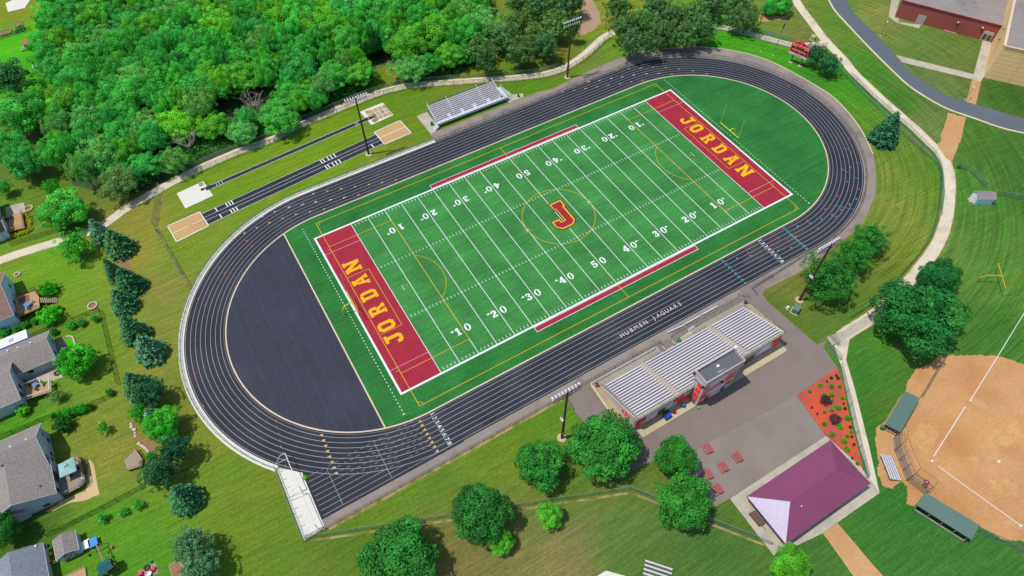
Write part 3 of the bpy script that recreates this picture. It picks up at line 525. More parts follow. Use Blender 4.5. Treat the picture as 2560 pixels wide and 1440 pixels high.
# bright concrete strip round the west curve up to the away stand, and asphalt skirt elsewhere
mb = MB(); ro = RO + .35
strip = [Vector((XL + (ro + .55) * math.cos(R(a)), CY + (ro + .55) * math.sin(R(a)), 0)) for a in range(221, 89, -3)] + [Vector((10, CY + ro + .55, 0)), Vector((40.9, CY + ro + .55, 0))]
ribbon(strip, 1.25, .03, mb); struct('concrete_strip', mb, M['concrete_white'])
ao = [(1380, 223), (1467, 180), (1557, 143), (1630, 127), (1737, 118), (1847, 131), (1920, 153), (1980, 182), (2033, 212), (2087, 248), (2137, 303), (2167, 353), (2183, 387), (2188, 427), (2189, 480), (2180, 507), (2153, 560), (2095, 610), (2010, 673), (1915, 722)]
aout = smoothline(GW(ao), 4)
ring = [Vector((41.0, CY + ro - .4, 0))] + [Vector((XR + (ro - .4) * math.sin(math.pi * i / 40), CY + (ro - .4) * math.cos(math.pi * i / 40), 0)) for i in range(41)]
mb = MB(); mb.fill([ring + [Vector((83.4, CY - ro + .4, 0)), aout[-1]] + aout[::-1] + [Vector((76, 68.4, 0)), Vector((41.0, 68.5, 0))]], .008); struct('outer_apron', mb, M['apron'])
c = GW([(1580, 134), (1630, 126), (1737, 117), (1847, 130), (1920, 152), (1980, 181), (2033, 211), (2087, 247), (2137, 302), (2167, 352), (2182, 386)])
mb = MB(); cc = smoothline(c, 4); l = offset(cc, .15); r_ = offset(cc, -.15)
for i in range(len(cc) - 1): mb.bar(cc[i] + Vector((0, 0, .07)), cc[i + 1] + Vector((0, 0, .07)), .26, .16)
struct('apron_curb', mb, M['curb'])
mb = MB(); mb.box(-24.2, 34, -18.0, -16.0, -.1, .006); struct('home_apron', mb, M['apron'])
plaza_px = [(1410, 995), (1465, 1062), (1553, 1192), (1635, 1150), (1705, 1180), (1790, 1266), (1825, 1246), (2066, 1092), (1992, 988), (2030, 962), (2093, 918), (2075, 893), (2058, 868), (2070, 848), (2043, 862), (1920, 755), (1906, 735), (1915, 722)]
poly('plaza', [G(*p) for p in plaza_px] + [Vector((84, -15.5, 0)), Vector((34, -15.5, 0))], .010, M['plaza'])
sheet('plaza_newer_patch', C(1280, 960, 3, [(1290, 560), (1470, 440), (1920, 205), (2130, 90), (2355, 395), (1920, 680), (1635, 855), (1530, 915), (1380, 720)]), .014, M['plaza2'])
mb = MB(); mb.box(34, 78.0, -18.1, -16.0, -.1, .012); struct('stand_walk', mb, M['apron'])
poly('stand_sidewalk', [(36.8, -33.75, 0), (75.7, -33.75, 0), (75.9, -31.3, 0), (36.8, -31.3, 0)], .03, M['concrete_tan'])
# pavilion slab, mulch bed, path beside it
sheet('pavilion_slab', [(1825, 1247), (2065, 1090), (2150, 1165), (2195, 1225), (2198, 1233), (2053, 1335), (1935, 1390)], .035, M['concrete'])
sheet('mulch_bed', [(1992, 987), (2030, 962), (2093, 918), (2107, 960), (2120, 1027), (2150, 1140), (2163, 1200), (2120, 1200), (2080, 1110), (2066, 1092)], .02, M['mulch'])
X = lambda pts: C(2020, 820, 1440 / 420, pts)
sheet('concrete_walk', X([(225, 150), (360, 65), (327, 270), (410, 560), (460, 760), (520, 1000), (612, 1410), (545, 1410), (525, 1300), (500, 1200), (440, 1010), (400, 860), (340, 600), (285, 330), (235, 190)]), .03, M['path'])
sheet('concrete_walk', C(1920, 480, 3, [(620, 1085), (820, 950), (800, 890), (560, 1040), (440, 1090), (480, 1150)]), .033, M['concrete'])
north = [(-120, 692), (-60, 675), (0, 651), (60, 630), (135, 607), (228, 577), (272, 553), (320, 518), (390, 478), (450, 445), (520, 411), (600, 377), (683, 347), (740, 317), (800, 291), (860, 266), (915, 244), (963, 227), (1023, 214), (1107, 207), (1190, 201), (1280, 195), (1363, 185), (1413, 168), (1453, 143), (1483, 117), (1513, 91), (1560, 72), (1650, 62), (1740, 62), (1800, 68), (1847, 78), (1920, 97), (1953, 106), (1990, 114), (2035, 112), (2062, 108)]
NP = smoothline(GW(north), 4)
mb = MB(); ribbon(NP, 3.0, .010, mb); struct('worn_path_edge', mb, M['worn_soil'])
mb = MB(); ribbon(NP, 2.5, .016, mb); struct('north_path', mb, M['path'])
east = [(1960, -60), (1993, 7), (2030, 57), (2060, 97), (2107, 147), (2133, 180), (2167, 213), (2203, 247), (2237, 277), (2263, 300), (2290, 323), (2320, 353), (2348, 380), (2364, 405), (2373, 435), (2374, 477), (2369, 530), (2357, 580), (2335, 625), (2300, 672), (2245, 735), (2190, 785), (2133, 822), (2103, 842)]
EP = smoothline(GW(east), 4)
mb = MB(); ribbon(EP, 3.3, .013, mb); struct('worn_path_edge', mb, M['worn_soil'])
mb = MB(); ribbon(EP, 2.8, .020, mb); struct('east_path', mb, M['path'])
lo = C(1920, 0, 3, [(420, -60), (455, 0), (500, 80), (600, 190), (750, 350), (900, 500), (1050, 640), (1200, 740), (1350, 820), (1550, 890), (1750, 960), (1920, 1000), (2300, 1080)])
hi = C(1920, 0, 3, [(570, -60), (590, 0), (650, 100), (760, 210), (850, 300), (950, 410), (1050, 530), (1180, 620), (1330, 710), (1540, 780), (1750, 840), (1920, 890), (2300, 960)])
LO = smoothline(GW(lo), 3); HI = smoothline(GW(hi), 3)
mb = MB(); mb.fill([LO + HI[::-1]], .028); struct('school_road', mb, M['road'])
mb = MB()
for i in range(len(LO) - 1): mb.bar(LO[i] + Vector((0, 0, .06)), LO[i + 1] + Vector((0, 0, .06)), .55, .14)
struct('road_kerb', mb, M['curb'])
K4 = lambda pts: C(1920, 0, 3, pts)
def rag(px, amp=2.0, n=5, seed=3):
    q = random.Random(seed); out = []
    for a, b in zip(px, px[1:] + px[:1]):
        for i in range(n):
            t = i / n; out.append((a[0] + (b[0] - a[0]) * t + q.uniform(-amp, amp), a[1] + (b[1] - a[1]) * t + q.uniform(-amp, amp)))
    return out
sheet('dirt_track', rag(K4([(1350, 845), (1480, 880), (1450, 1040), (1400, 1150), (1380, 1220), (1330, 1180), (1265, 1085), (1300, 1060), (1290, 1020), (1320, 960)]), 1.5), .024, M['dirt'])
sheet('dirt_track', rag(K4([(1530, 600), (1597, 608), (1557, 792), (1485, 765)]), .5), .024, M['dirt'])
sheet('school_walk', K4([(1610, 305), (1682, 322), (1617, 580), (1595, 611), (1533, 600), (1543, 555)]), .03, M['concrete'])
sheet('school_walk', K4([(958, 413), (1543, 557), (1538, 597), (1005, 468)]), .026, M['concrete'])
sheet('school_walk', K4([(925, 0), (990, -10), (950, 128), (985, 140), (980, 165), (1085, 180), (1145, 185), (1132, 215), (960, 168), (905, 125)]), .03, M['concrete'])
sheet('gravel_patch', rag([(1437, 90), (1453, 60), (1456, -10), (1478, -10), (1497, 30), (1502, 55), (1480, 78), (1455, 88)], 2.5), .012, M['pebble'])
sheet('gravel_patch', rag([(1275, 55), (1316, 68), (1314, 78), (1276, 64)], 1), .012, M['pebble'])
sheet('gravel_patch', rag([(1170, -10), (1195, -10), (1230, 60), (1210, 60)], 2), .012, M['pebble'])
sheet('gravel_patch', rag([(1795, 30), (1850, 38), (1905, 55), (1960, 48), (1990, 25), (1960, 40), (1900, 38), (1850, 28)], 1.5), .012, M['dirt'])
sheet('dirt_track', rag([(2057, 1333), (2093, 1308), (2207, 1440), (2260, 1500), (2180, 1500), (2133, 1440)], .8), .02, M['dirt'])
S = lambda pts: C(2180, 880, 3, pts)
inf = S([(30, 560), (95, 530), (240, 320), (270, 220), (330, 130), (450, 75), (500, 30), (600, 25), (780, 22), (960, 30), (1140, 90), (1400, 230), (1800, 600), (1700, 1500), (1240, 1460), (1140, 1420), (980, 1410), (800, 1300), (400, 1060), (320, 1155), (262, 1140), (265, 1010), (215, 970), (150, 1030), (80, 1000), (40, 900), (50, 830), (25, 700)])
sheet('infield', rag(inf, 2.2, 8, 5), .022, M['infield'])
for i, (x, y, a, b, r_) in enumerate(((435, 800, 22, 7, .2), (860, 810, 48, 10, .1), (1075, 1290, 26, 10, .3), (800, 385, 26, 9, .6), (400, 640, 30, 34, .3), (1000, 620, 60, 26, -.4), (1010, 1020, 50, 20, .2))):
    u_, v_ = S([(x, y)])[0]; blot(u_, v_, a, b, .0235 + .0005 * i, mat('raked_pale_dirt', alb(212, 166, 110), .95, .12, 2, fine=(8, .14), col2=alb(204, 154, 100), mix=(.4, .4, .6)), 'pale_dirt_patch', i, r_)
mb = MB()
for a, b in (((963, 0), (738, 362)), ((700, 408), (463, 782)), ((495, 855), (735, 1030)), ((735, 1030), (1110, 1298)), ((1250, -470), (963, 0))):
    p, q = [G(*x_) for x_ in S([a, b])]; ln(mb, p.x, p.y, q.x, q.y, .13, .03)
struct('foul_lines', mb, M['white'])
mb = MB()
for x_, y_, s_ in ((738, 363, .22), (450, 818, .25), (950, 822, .3), (1112, 1302, .25)):
    p = G(*S([(x_, y_)])[0]); mb.box(p.x - s_, p.x + s_, p.y - s_ * .8, p.y + s_ * .8, .03, .09)
struct('bases', mb, M['concrete_white'])
# mown grass patches beside concrete: away stand pads
poly('stand_pad', [(41.15, 77.3, 0), (44.5, 77.3, 0), (44.5, 69, 0), (42.5, 68.5, 0), (41.2, 68.45, 0)], .014, M['concrete'])
poly('stand_pad', [(66.5, 76.5, 0), (68.3, 76.3, 0), (69.5, 71.2, 0), (72.3, 70.2, 0), (71.6, 68.8, 0), (66.5, 68.6, 0)], .014, M['concrete'])
# chute pad
arcpts = [Vector((XL + (ro + .05) * math.cos(R(a)), CY + (ro + .05) * math.sin(R(a)), 0)) for a in (224.5, 226.5, 228.5)]
poly('chute_pad', [(-27.9, -2.2, 0)] + arcpts[::1] + [(-23.95, -6.0, 0), (-24.05, -17.7, 0), (-28.15, -18.1, 0)], .034, M['concrete_white'])
# --- jump and vault runways
def quadw(name, pts, z, m): return poly(name, pts, z, m)
quadw('jump_runway', [(-22.1, 71.55, 0), (-21.5, 67.2, 0), (28.5, 71.75, 0), (28.0, 76.15, 0)], .016, M['asphalt_track'])
mb = MB()
def run(t, s): a = Vector((-22, 71.55)) .lerp(Vector((28.0, 76.15)), t); b = Vector((-21.5, 67.2)).lerp(Vector((28.5, 71.75)), t); return a.lerp(b, s)
for s_ in (.0, .36, .64, 1.0):
    p, q = run(0, s_), run(1, s_); ln(mb, p.x, p.y, q.x, q.y, .08, .022)
for t in (.075, .13, .145, .16, .83 - .17, .845 - .17, .70, .72, .74):
    for a_, b_ in ((0, .36), (.64, 1)):
        p, q = run(t, a_), run(t, b_); ln(mb, p.x, p.y, q.x, q.y, .28, .0235)
for t, a_, b_ in ((.94, .64, 1),):
    p, q = run(t, a_), run(t, b_); ln(mb, p.x, p.y, q.x, q.y, .28, .0235)
quadw('vault_runway', [(-18.5, 80.45, 0), (-18.4, 79.0, 0), (31.4, 82.85, 0), (31.3, 84.3, 0)], .022, M['asphalt_track'])
for (a, b) in (((-17, 80.5), (28.2, 84.0)), ((-17, 79.1), (28.3, 82.65))): ln(mb, a[0], a[1], b[0], b[1], .09, .028)
for x in (-15.5, -14.8, -14, 25, 25.6, 29): ln(mb, x, 79.1 + (x + 17) * .078 + .1, x, 80.4 + (x + 17) * .078, .1, .0295)
struct('runway_lines', mb, M['white'])
for nm_, o_ in (('east', [(28.0, 77.17, 0), (36.3, 77.9, 0), (36.8, 71.5, 0), (28.45, 71.05, 0)]), ('west', [(-30.2, 71.85, 0), (-22.0, 72.5, 0), (-21.3, 66.6, 0), (-29.6, 65.5, 0)])):
    P_ = [Vector(p) for p in o_]; c_ = sum(P_, Vector()) / 4; inn = [c_ + (p - c_) * .93 for p in P_]
    poly('sand_pit', inn, .04, M['sand']); mb = MB()
    for i in range(4): mb.bar(P_[i] * .985 + c_ * .015 + Vector((0, 0, .05)), P_[(i + 1) % 4] * .985 + c_ * .015 + Vector((0, 0, .05)), .3, .12)
    m0 = (P_[0] + P_[3]) / 2; m1 = (P_[1] + P_[2]) / 2
    if nm_ == 'east': mb.bar(m0 + Vector((0, 0, .055)), m1 + Vector((0, 0, .055)), .28, .1)
    else: mb.bar(m0 + Vector((0, 0, .055)), m0.lerp(m1, .52) + Vector((0, 0, .055)), .22, .1); mb.bar(m0.lerp(m1, .62) + Vector((0, 0, .055)), m1 + Vector((0, 0, .055)), .22, .1)
    struct('sand_pit_border', mb, M['concrete_white'])
poly('vault_slab', [(28.1, 87.3, 0), (35.4, 87.7, 0), (35.75, 81.1, 0), (28.65, 80.4, 0)], .018, M['concrete_white'])
poly('vault_slab', [(-25.3, 82.1, 0), (-18.2, 82.9, 0), (-17.4, 76.4, 0), (-24.8, 75.6, 0)], .018, M['concrete_white'])
mb = MB()
for u, v in [C(0, 480, 3, [p])[0] for p in ((2, 2),)]: pass
sheet('planting_bed', rag(C(0, 480, 3, [(820, 465), (965, 480), (985, 600), (920, 580)]), 1), .015, M['mulch_brown'])
sheet('sand_border', rag(C(0, 960, 3, [(670, 560), (700, 600), (745, 830), (640, 870), (500, 900), (400, 950), (340, 960), (460, 880), (640, 800)]), 1), .012, M['pale_sand'])
sheet('foundation_pad', C(1280, 960, 3, [(640, 1440), (705, 1400), (850, 1440), (900, 1520), (600, 1520)]), .02, M['concrete_white'])
sheet('bright_slab', [(14, 8), (60, -14), (75, 0), (62, 20), (20, 30)], .03, M['concrete_white'])
sheet('patio', C(0, 800, 1662 / 300, [(470, 700), (780, 640), (870, 790), (700, 850), (560, 850), (360, 890), (350, 740)]), .02, M['concrete'])
sheet('patio', C(0, 800, 1662 / 300, [(775, 270), (880, 235), (945, 385), (820, 500)]), .02, M['apron'])
sheet('patio', C(0, 460, 8, [(110, 480), (310, 400), (480, 370), (500, 560), (370, 640), (130, 640)]), .02, M['concrete'])
sheet('gravel_bed', rag([(455, 1070), (330, 1070)][:0] + C(0, 960, 3, [(990, 290), (1010, 300), (1050, 420), (1140, 430), (1180, 470), (1120, 520), (1060, 470), (1000, 400)]), 1), .012, M['mulch_brown'])
sheet('planting_bed', rag(C(0, 960, 3, [(1290, 1395), (1340, 1335), (1420, 1360), (1400, 1460), (1290, 1460)]), 1), .012, M['mulch_brown'])
# tree rings of bare soil at the lamp poles
# ------------------------------------------------------------------ trees
import numpy as np
def leafmesh(name, P, Nn, S, T, mats):
    "P positions, Nn normals, S sizes, T tints -> quads"
    n = len(P); rs = np.random.RandomState(n)
    up = rs.normal(size=(n, 3)); a = np.cross(Nn, up); a /= np.linalg.norm(a, axis=1)[:, None] + 1e-9; b = np.cross(Nn, a); b /= np.linalg.norm(b, axis=1)[:, None] + 1e-9
    a = a * S[:, None] * .5; b = b * S[:, None] * .5 * rs.uniform(.6, 1, n)[:, None]
    V = np.stack([P - a - b * .3, P + b * -.9 + a * .1, P + a + b * .2, P + b], 1).reshape(-1, 3)
    me = bpy.data.meshes.new(name); me.vertices.add(4 * n); me.vertices.foreach_set('co', V.ravel()); me.loops.add(4 * n); me.loops.foreach_set('vertex_index', np.arange(4 * n))
    me.polygons.add(n); me.polygons.foreach_set('loop_start', np.arange(0, 4 * n, 4)); me.polygons.foreach_set('loop_total', np.full(n, 4)); me.update()
    at = me.attributes.new('tint', 'FLOAT_COLOR', 'POINT'); c = np.ones((4 * n, 4)); c[:, :3] = np.repeat(T, 4, 0); at.data.foreach_set('color', c.ravel())
    me.materials.append(mats); return me
def unit(v): return v / (np.linalg.norm(v, axis=-1, keepdims=True) + 1e-9)
def crown(seed, Rr=5.0, H=10.0, z0=2.2, nl=34, per=190, leaf=.46, lobe=(.24, .42), tv=.38):
    r = np.random.RandomState(seed); zc = (H + z0) / 2; hz = (H - z0) / 2
    P, Nn, T, S = [], [], [], []
    for i in range(nl):
        t = i / nl; z = 1 - 1.75 * t; ph = i * 2.39996 + r.uniform(-.5, .5); q = math.sqrt(max(0, 1 - z * z))
        lr = Rr * r.uniform(*lobe); d = np.array([q * math.cos(ph), q * math.sin(ph), z]); k = r.uniform(.56, 1.10)
        c = np.array([d[0] * (Rr - lr * .8) * k * r.uniform(.9, 1.12), d[1] * (Rr - lr * .8) * k * r.uniform(.9, 1.12), zc + d[2] * (hz - lr * .6) * k])
        n = int(per * (lr / Rr / .33) ** 1.6); dr = unit(r.normal(size=(n, 3)) + d * .9); rad = lr * r.uniform(.72, 1.10, n) * (1 + .12 * np.sin(dr[:, 0] * 7 + seed) * np.sin(dr[:, 1] * 6 + i))
        tint = r.uniform(1 - tv, 1 + tv); hue = r.uniform(-.12, .12)
        P.append(c + dr * rad[:, None] * np.array([1, 1, .85])); Nn.append(unit(dr * .9 + r.normal(size=(n, 3)) * .42 + np.array([0, 0, .25])))
        l = tint * r.uniform(.75, 1.25, n); T.append(np.stack([l * (1 + hue * 1.6 + r.uniform(-.12, .12, n)), l, l * (1 - hue)], 1)); S.append(leaf * r.uniform(.6, 1.25, n))
    n = int(nl * per * .18); dr = unit(r.normal(size=(n, 3))); rad = r.uniform(.2, .72, n)   # inner foliage
    P.append(np.stack([dr[:, 0] * Rr * rad, dr[:, 1] * Rr * rad, zc + dr[:, 2] * hz * rad], 1)); Nn.append(unit(dr + r.normal(size=(n, 3)) * .8)); T.append(np.full((n, 3), .9)); S.append(np.full(n, leaf * 1.6))
    return leafmesh('crown', np.concatenate(P), np.concatenate(Nn), np.concatenate(S), np.concatenate(T), LEAF)
def spruce(seed, Rr=3.4, H=9.0, dens=1.0):
    r = np.random.RandomState(seed); P, Nn, T, S = [], [], [], []
    nt = 19
    for i in range(nt):
        t = (i + .3) / nt; z = .5 + (H - .7) * t; rr = Rr * (1 - t) ** .8 * (1 if t > .08 else .85) + .12
        nb = int(max(5, 20 * (1 - t) + 5) * dens); ph0 = r.uniform(0, 6.28)
        for j in range(nb):
            ph = ph0 + 6.283 * j / nb + r.uniform(-.14, .14); L_ = rr * r.uniform(.76, 1.14); zz = z + r.uniform(-.2, .2); m = max(5, int(15 * L_ / Rr + 4))
            u = np.sqrt(r.uniform(.04, 1, m)); side = r.uniform(-1, 1, m) * (.36 * L_ * (1.05 - u) + .13); droop = .24 * L_ * u ** 2 - .10 * u
            x = np.cos(ph) * u * L_ - np.sin(ph) * side; y = np.sin(ph) * u * L_ + np.cos(ph) * side
            P.append(np.stack([x, y, zz - droop + r.uniform(-.05, .12, m)], 1)); Nn.append(unit(np.stack([np.cos(ph) * .5 + r.normal(size=m) * .35, np.sin(ph) * .5 + r.normal(size=m) * .35, np.full(m, .9)], 1)))
            l = r.uniform(.5, 1.5) * r.uniform(.75, 1.25, m); T.append(np.stack([l, l, l * r.uniform(.9, 1.15, m)], 1)); S.append(r.uniform(.30, .56, m))
    return leafmesh('crown', np.concatenate(P), np.concatenate(Nn), np.concatenate(S), np.concatenate(T), LEAF)
def trunkmesh(seed, h, r0, spread, m, bare=False):
    q = random.Random(seed); mb = MB(); mb.tube((0, 0, -.2), (q.uniform(-.2, .2), q.uniform(-.2, .2), h), r0, r0 * .55, 8)
    for i in range(9 if bare else 6):
        a = 6.28 * i / (9 if bare else 6) + q.uniform(-.4, .4); z = h * q.uniform(.55, 1); e = Vector((math.cos(a) * spread, math.sin(a) * spread, h + spread * q.uniform(.5, 1.1)))
        mb.tube((0, 0, z), e, r0 * .42, r0 * .16, 5)
        for k in range(5 if bare else 2):
            t = q.uniform(.4, .95); b = Vector((0, 0, z)).lerp(e, t); f = b + Vector((q.uniform(-1, 1), q.uniform(-1, 1), q.uniform(.2, 1))) * spread * .5
            mb.tube(b, f, r0 * .16, r0 * .06, 4)
            if bare:
                for _ in range(3): mb.tube(b.lerp(f, q.uniform(.3, .9)), f + Vector((q.uniform(-1, 1), q.uniform(-1, 1), q.uniform(-.2, .7))) * spread * .3, r0 * .07, r0 * .03, 3)
    o = mb.obj('trunk', m); me = o.data; bpy.data.objects.remove(o); return me
TRUNK = [trunkmesh(i, 3.2, .24, 2.6, M['bark']) for i in range(3)]; TRUNK_S = [trunkmesh(9, 7.0, .16, .7, M['bark'])]
BR = dict(
 maple=[crown(11, 5, 9.5, 1.6, 56, 330, .33, (.20, .34)), crown(12, 5, 9.5, 1.4, 60, 310, .33, (.18, .34)), crown(13, 5, 9.0, 1.4, 50, 340, .33, (.22, .36))],
 wood=[crown(s, 5, 10, 2.0, 64, 330, .28, (.12, .28), .22) for s in (21, 22, 23, 24, 25, 26, 27)],
 soft=[crown(s, 5, 9.5, 1.4, 76, 270, .26, (.11, .24), .2) for s in (31, 32)],
 loose=[crown(41, 5, 8.5, 2.0, 40, 110, .42, (.12, .26)), crown(42, 5, 8.5, 2.0, 46, 100, .42, (.12, .24))],
 pine=[crown(51, 5, 11, 1.6, 80, 105, .42, (.11, .22)), crown(52, 5, 11, 1.4, 74, 110, .42, (.11, .23)), crown(53, 5, 10.5, 1.5, 84, 100, .42, (.11, .21))],
 spruce=[spruce(61), spruce(62, 3.4, 9), spruce(63, 3.4, 9)],
 shrub=[crown(71, 5, 6.2, .2, 60, 200, .40, (.12, .2)), crown(72, 5, 6.6, .2, 54, 200, .40, (.12, .22))],
 sapling=[crown(81, 5, 9, 1.5, 22, 60, .7, (.15, .3))],
)
KEYH = dict(maple=9.5, wood=10, soft=9.5, loose=8.5, pine=11, spruce=9.0, shrub=6.4, sapling=9); KEYR = dict(spruce=3.4)
COLS = dict(  # sRGB looks of sunlit foliage
 maple=(50, 122, 42), maple2=(46, 116, 44), deepm=(36, 108, 44), bright=(84, 158, 42), mid=(70, 164, 60), deep=(58, 152, 56), teal=(62, 156, 66), grey=(96, 160, 78), lime=(106, 176, 44), pine=(74, 116, 60), pine2=(82, 124, 58), blue=(84, 134, 96), blue2=(62, 116, 72),
 dark=(48, 102, 66), darkgreen=(50, 112, 64), honey=(56, 150, 38), box=(60, 160, 24), boxd=(44, 104, 32), purple=(92, 58, 62), pale=(100, 140, 72), icy=(96, 140, 150))
def leafcol(name, q): 
    c = alb(*COLS[name], .74); j = q.uniform(.88, 1.14); h = q.uniform(.9, 1.12)
    return (min(1, c[0] * j * h), min(1, c[1] * j), min(1, c[2] * j / h), 1)
TREE_I = [0]
def tree_at(x, y, Rm, Hm, kind, col, label, name=None, cat=None, group=None, z=0, sq=1.0):
    i = TREE_I[0]; TREE_I[0] += 1; q = random.Random(i * 17 + 5)
    nm = name or dict(spruce='spruce_tree', pine='pine_tree', shrub='shrub', sapling='sapling').get(kind, 'leafy_tree')
    t = thing(nm, label, cat or ('shrub' if kind == 'shrub' else 'tree'), (x, y, z), group)
    R0 = KEYR.get(kind, 5.0); s = Rm / R0; sz = Hm / KEYH[kind]; t.rotation_euler = (0, 0, q.uniform(0, 6.28))
    c = bpy.data.objects.new('crown' if kind != 'shrub' else 'foliage', BR[kind][i % len(BR[kind])]); COL.objects.link(c); c.parent = t; c.scale = (s * q.uniform(.95, 1.05), s * q.uniform(.95, 1.05) * sq, sz); c.color = leafcol(col, q)
    if kind != 'shrub':
        tr = TRUNK_S[0] if kind == 'spruce' else TRUNK[i % 3]
        b = bpy.data.objects.new('trunk', tr); COL.objects.link(b); b.parent = t; b.scale = (s, s, sz * .9 if kind == 'spruce' else Hm / 10)
    return t
def tree(u, v, rpx, Hm, kind, col, label, group=None, name=None, cat=None, sq=1.0):
    p = G(u, v, Hm * (.42 if kind == 'spruce' else .52)); depth = -((p - CAM) @ CR).z if False else (p - CAM).dot(CR @ Vector((0, 0, -1)))
    return tree_at(p.x, p.y, rpx * depth / FPX, Hm, kind, col, label, name, cat, group, 0, sq)
T = tree
T(1350, 1160, 62, 9, 'maple', 'maple2', 'round maple alone on the lawn between the south-west floodlight and the fence corner')
T(1512, 1118, 92, 10.5, 'maple', 'maple', 'very broad maple hiding the near left corner of the grandstand')
T(1690, 1143, 54, 9, 'maple', 'maple', 'maple on the plaza edge shading the nearest picnic table')
T(1712, 1258, 71, 9, 'maple', 'maple', 'broad maple over the fence between the picnic tables and the practice lawn')
T(1203, 1283, 76, 10, 'maple', 'maple2', 'large maple standing across the diagonal chain-link fence')
T(1000, 1392, 97, 11, 'maple', 'maple2', 'biggest maple at the bottom edge of the picture')
T(1375, 1288, 33, 5, 'maple', 'bright', 'small yellow-green young tree alone on the dry lawn')
T(1253, 1357, 33, 5, 'maple', 'bright', 'small yellow-green tree tucked against the large maple by the fence')
T(1975, 1410, 46, 6.5, 'maple', 'bright', 'bright green tree at the pavilion slab corner by the bottom edge')
T(2072, 700, 70, 10, 'soft', 'maple', 'leafy tree right behind the leaning-looking south-east floodlight pole')
T(2130, 640, 48, 9, 'soft', 'maple', 'middle tree of the clump by the south-east floodlight')
T(2175, 600, 46, 8.5, 'soft', 'maple', 'outermost tree of the south-east floodlight clump, next to the track apron')
T(2290, 790, 104, 13, 'maple', 'deepm', 'huge dark green maple over the path above the softball field')
T(2345, 693, 50, 8, 'maple', 'deepm', 'smaller dark tree touching the top of the huge maple')
T(2222, 322, 40, 10.5, 'spruce', 'dark', 'tall dark spruce standing alone beside the east path')
T(2038, 137, 27, 7.5, 'pine', 'darkgreen', 'dark pine directly right of the scoreboard'); T(2072, 163, 29, 7, 'pine', 'darkgreen', 'second dark pine right of the scoreboard, nearer the track')
g = 'conifers along the backyard edge'
for a in ((245, 577, 30, 7.5, 'spruce', 'blue', 'pale blue spruce where the path passes behind the gardens'), (290, 605, 42, 8, 'spruce', 'blue2', 'broad blue-green spruce above the wood-chip bed'),
 (281, 675, 26, 7.5, 'spruce', 'dark', 'narrow dark spruce below the wood-chip bed'), (318, 700, 38, 8, 'spruce', 'darkgreen', 'dark green spruce in the middle of the group below the wood-chip bed'), (303, 750, 36, 7, 'spruce', 'blue2', 'low spreading spruce with a ragged outline left of the track curve'),
 (326, 820, 38, 8.5, 'spruce', 'blue2', 'upper spruce of the pair left of the lane start of the curve'), (368, 868, 42, 8, 'spruce', 'blue', 'lower, paler spruce of the pair left of the track curve'),
 (342, 962, 44, 8.5, 'spruce', 'blue2', 'wide spruce at the top of the long garden hedge'), (375, 982, 42, 8, 'pine', 'dark', 'dark conifer at the right of the garden hedge top'), (385, 1045, 34, 7, 'spruce', 'blue', 'grey-blue spruce half hidden behind the bright garden maple'),
 (436, 1126, 40, 8.5, 'pine', 'dark', 'blackish conifer right of the small corner deck'), (398, 1182, 48, 8.5, 'pine', 'dark', 'large dark conifer below the small corner deck'), (455, 1240, 46, 8, 'spruce', 'blue2', 'lowest blue-green spruce of the garden hedge'),
 (482, 1366, 48, 8.5, 'pine', 'blue', 'upper pale blue pine at the bottom left of the picture'), (505, 1415, 50, 8.5, 'pine', 'blue', 'lower pale blue pine cut by the bottom edge'), (113, 388, 12, 4.2, 'spruce', 'icy', 'slim icy blue spruce squeezed against the woods')):
    T(*a[:6], a[6], g)
g = 'garden trees and shrubs'
T(157, 527, 57, 9, 'maple', 'mid', 'big round maple in a ring bed behind the top house', g); T(187, 617, 47, 6.5, 'loose', 'honey', 'airy light tree overhanging the path behind the gardens', g)
T(192, 903, 50, 7, 'shrub', 'honey', 'round bright tree touching the grey house patio', g, 'leafy_tree', 'tree'); T(405, 1062, 46, 7, 'maple', 'honey', 'bright green maple in the middle of the garden hedge', g); T(348, 1030, 27, 4, 'soft', 'honey', 'small leafy tree above the white rock edging', g)
T(118, 722, 25, 3, 'shrub', 'box', 'clipped bright bush above the deck stairs', g); T(122, 788, 31, 3.4, 'shrub', 'box', 'largest clipped round bush below the deck stairs', g)
T(155, 1060, 26, 3, 'shrub', 'boxd', 'dark oval bush beyond the back fence of the lowest big house', g); T(56, 1026, 18, 2, 'shrub', 'bright', 'yellow-green bush at the corner of the blue-grey house', g)
T(140, 990, 20, 3, 'loose', 'pale', 'sparse brownish tree at the end of the furnished deck', g)
for i, (u, v, r_) in enumerate(((135, 1041, 9), (152, 1036, 11), (170, 1031, 15), (188, 1026, 15), (205, 1020, 14), (222, 1016, 10))):
    T(u, v, r_, 2.2, 'shrub', 'honey', ('first', 'second', 'third', 'fourth', 'fifth', 'last')[i] + ' bush from the left of the leafy row along the back fence', 'leafy row along the back fence')
for u, v, r_, l in ((177, 812, 14, 'left one of the two dark bushes below the black garden fence'), (202, 806, 13, 'right one of the two dark bushes below the black garden fence'), (237, 796, 10, 'small spiky bush nearest the black fence corner'), (133, 829, 11, 'dark bush beside the grey gable wall'), (274, 980, 10, 'small bush where the back fence meets the hedge'), (8, 830, 14, 'bush at the left edge below the brown-roofed house')): T(u, v, r_, 1.8, 'shrub', 'deep', l, g)
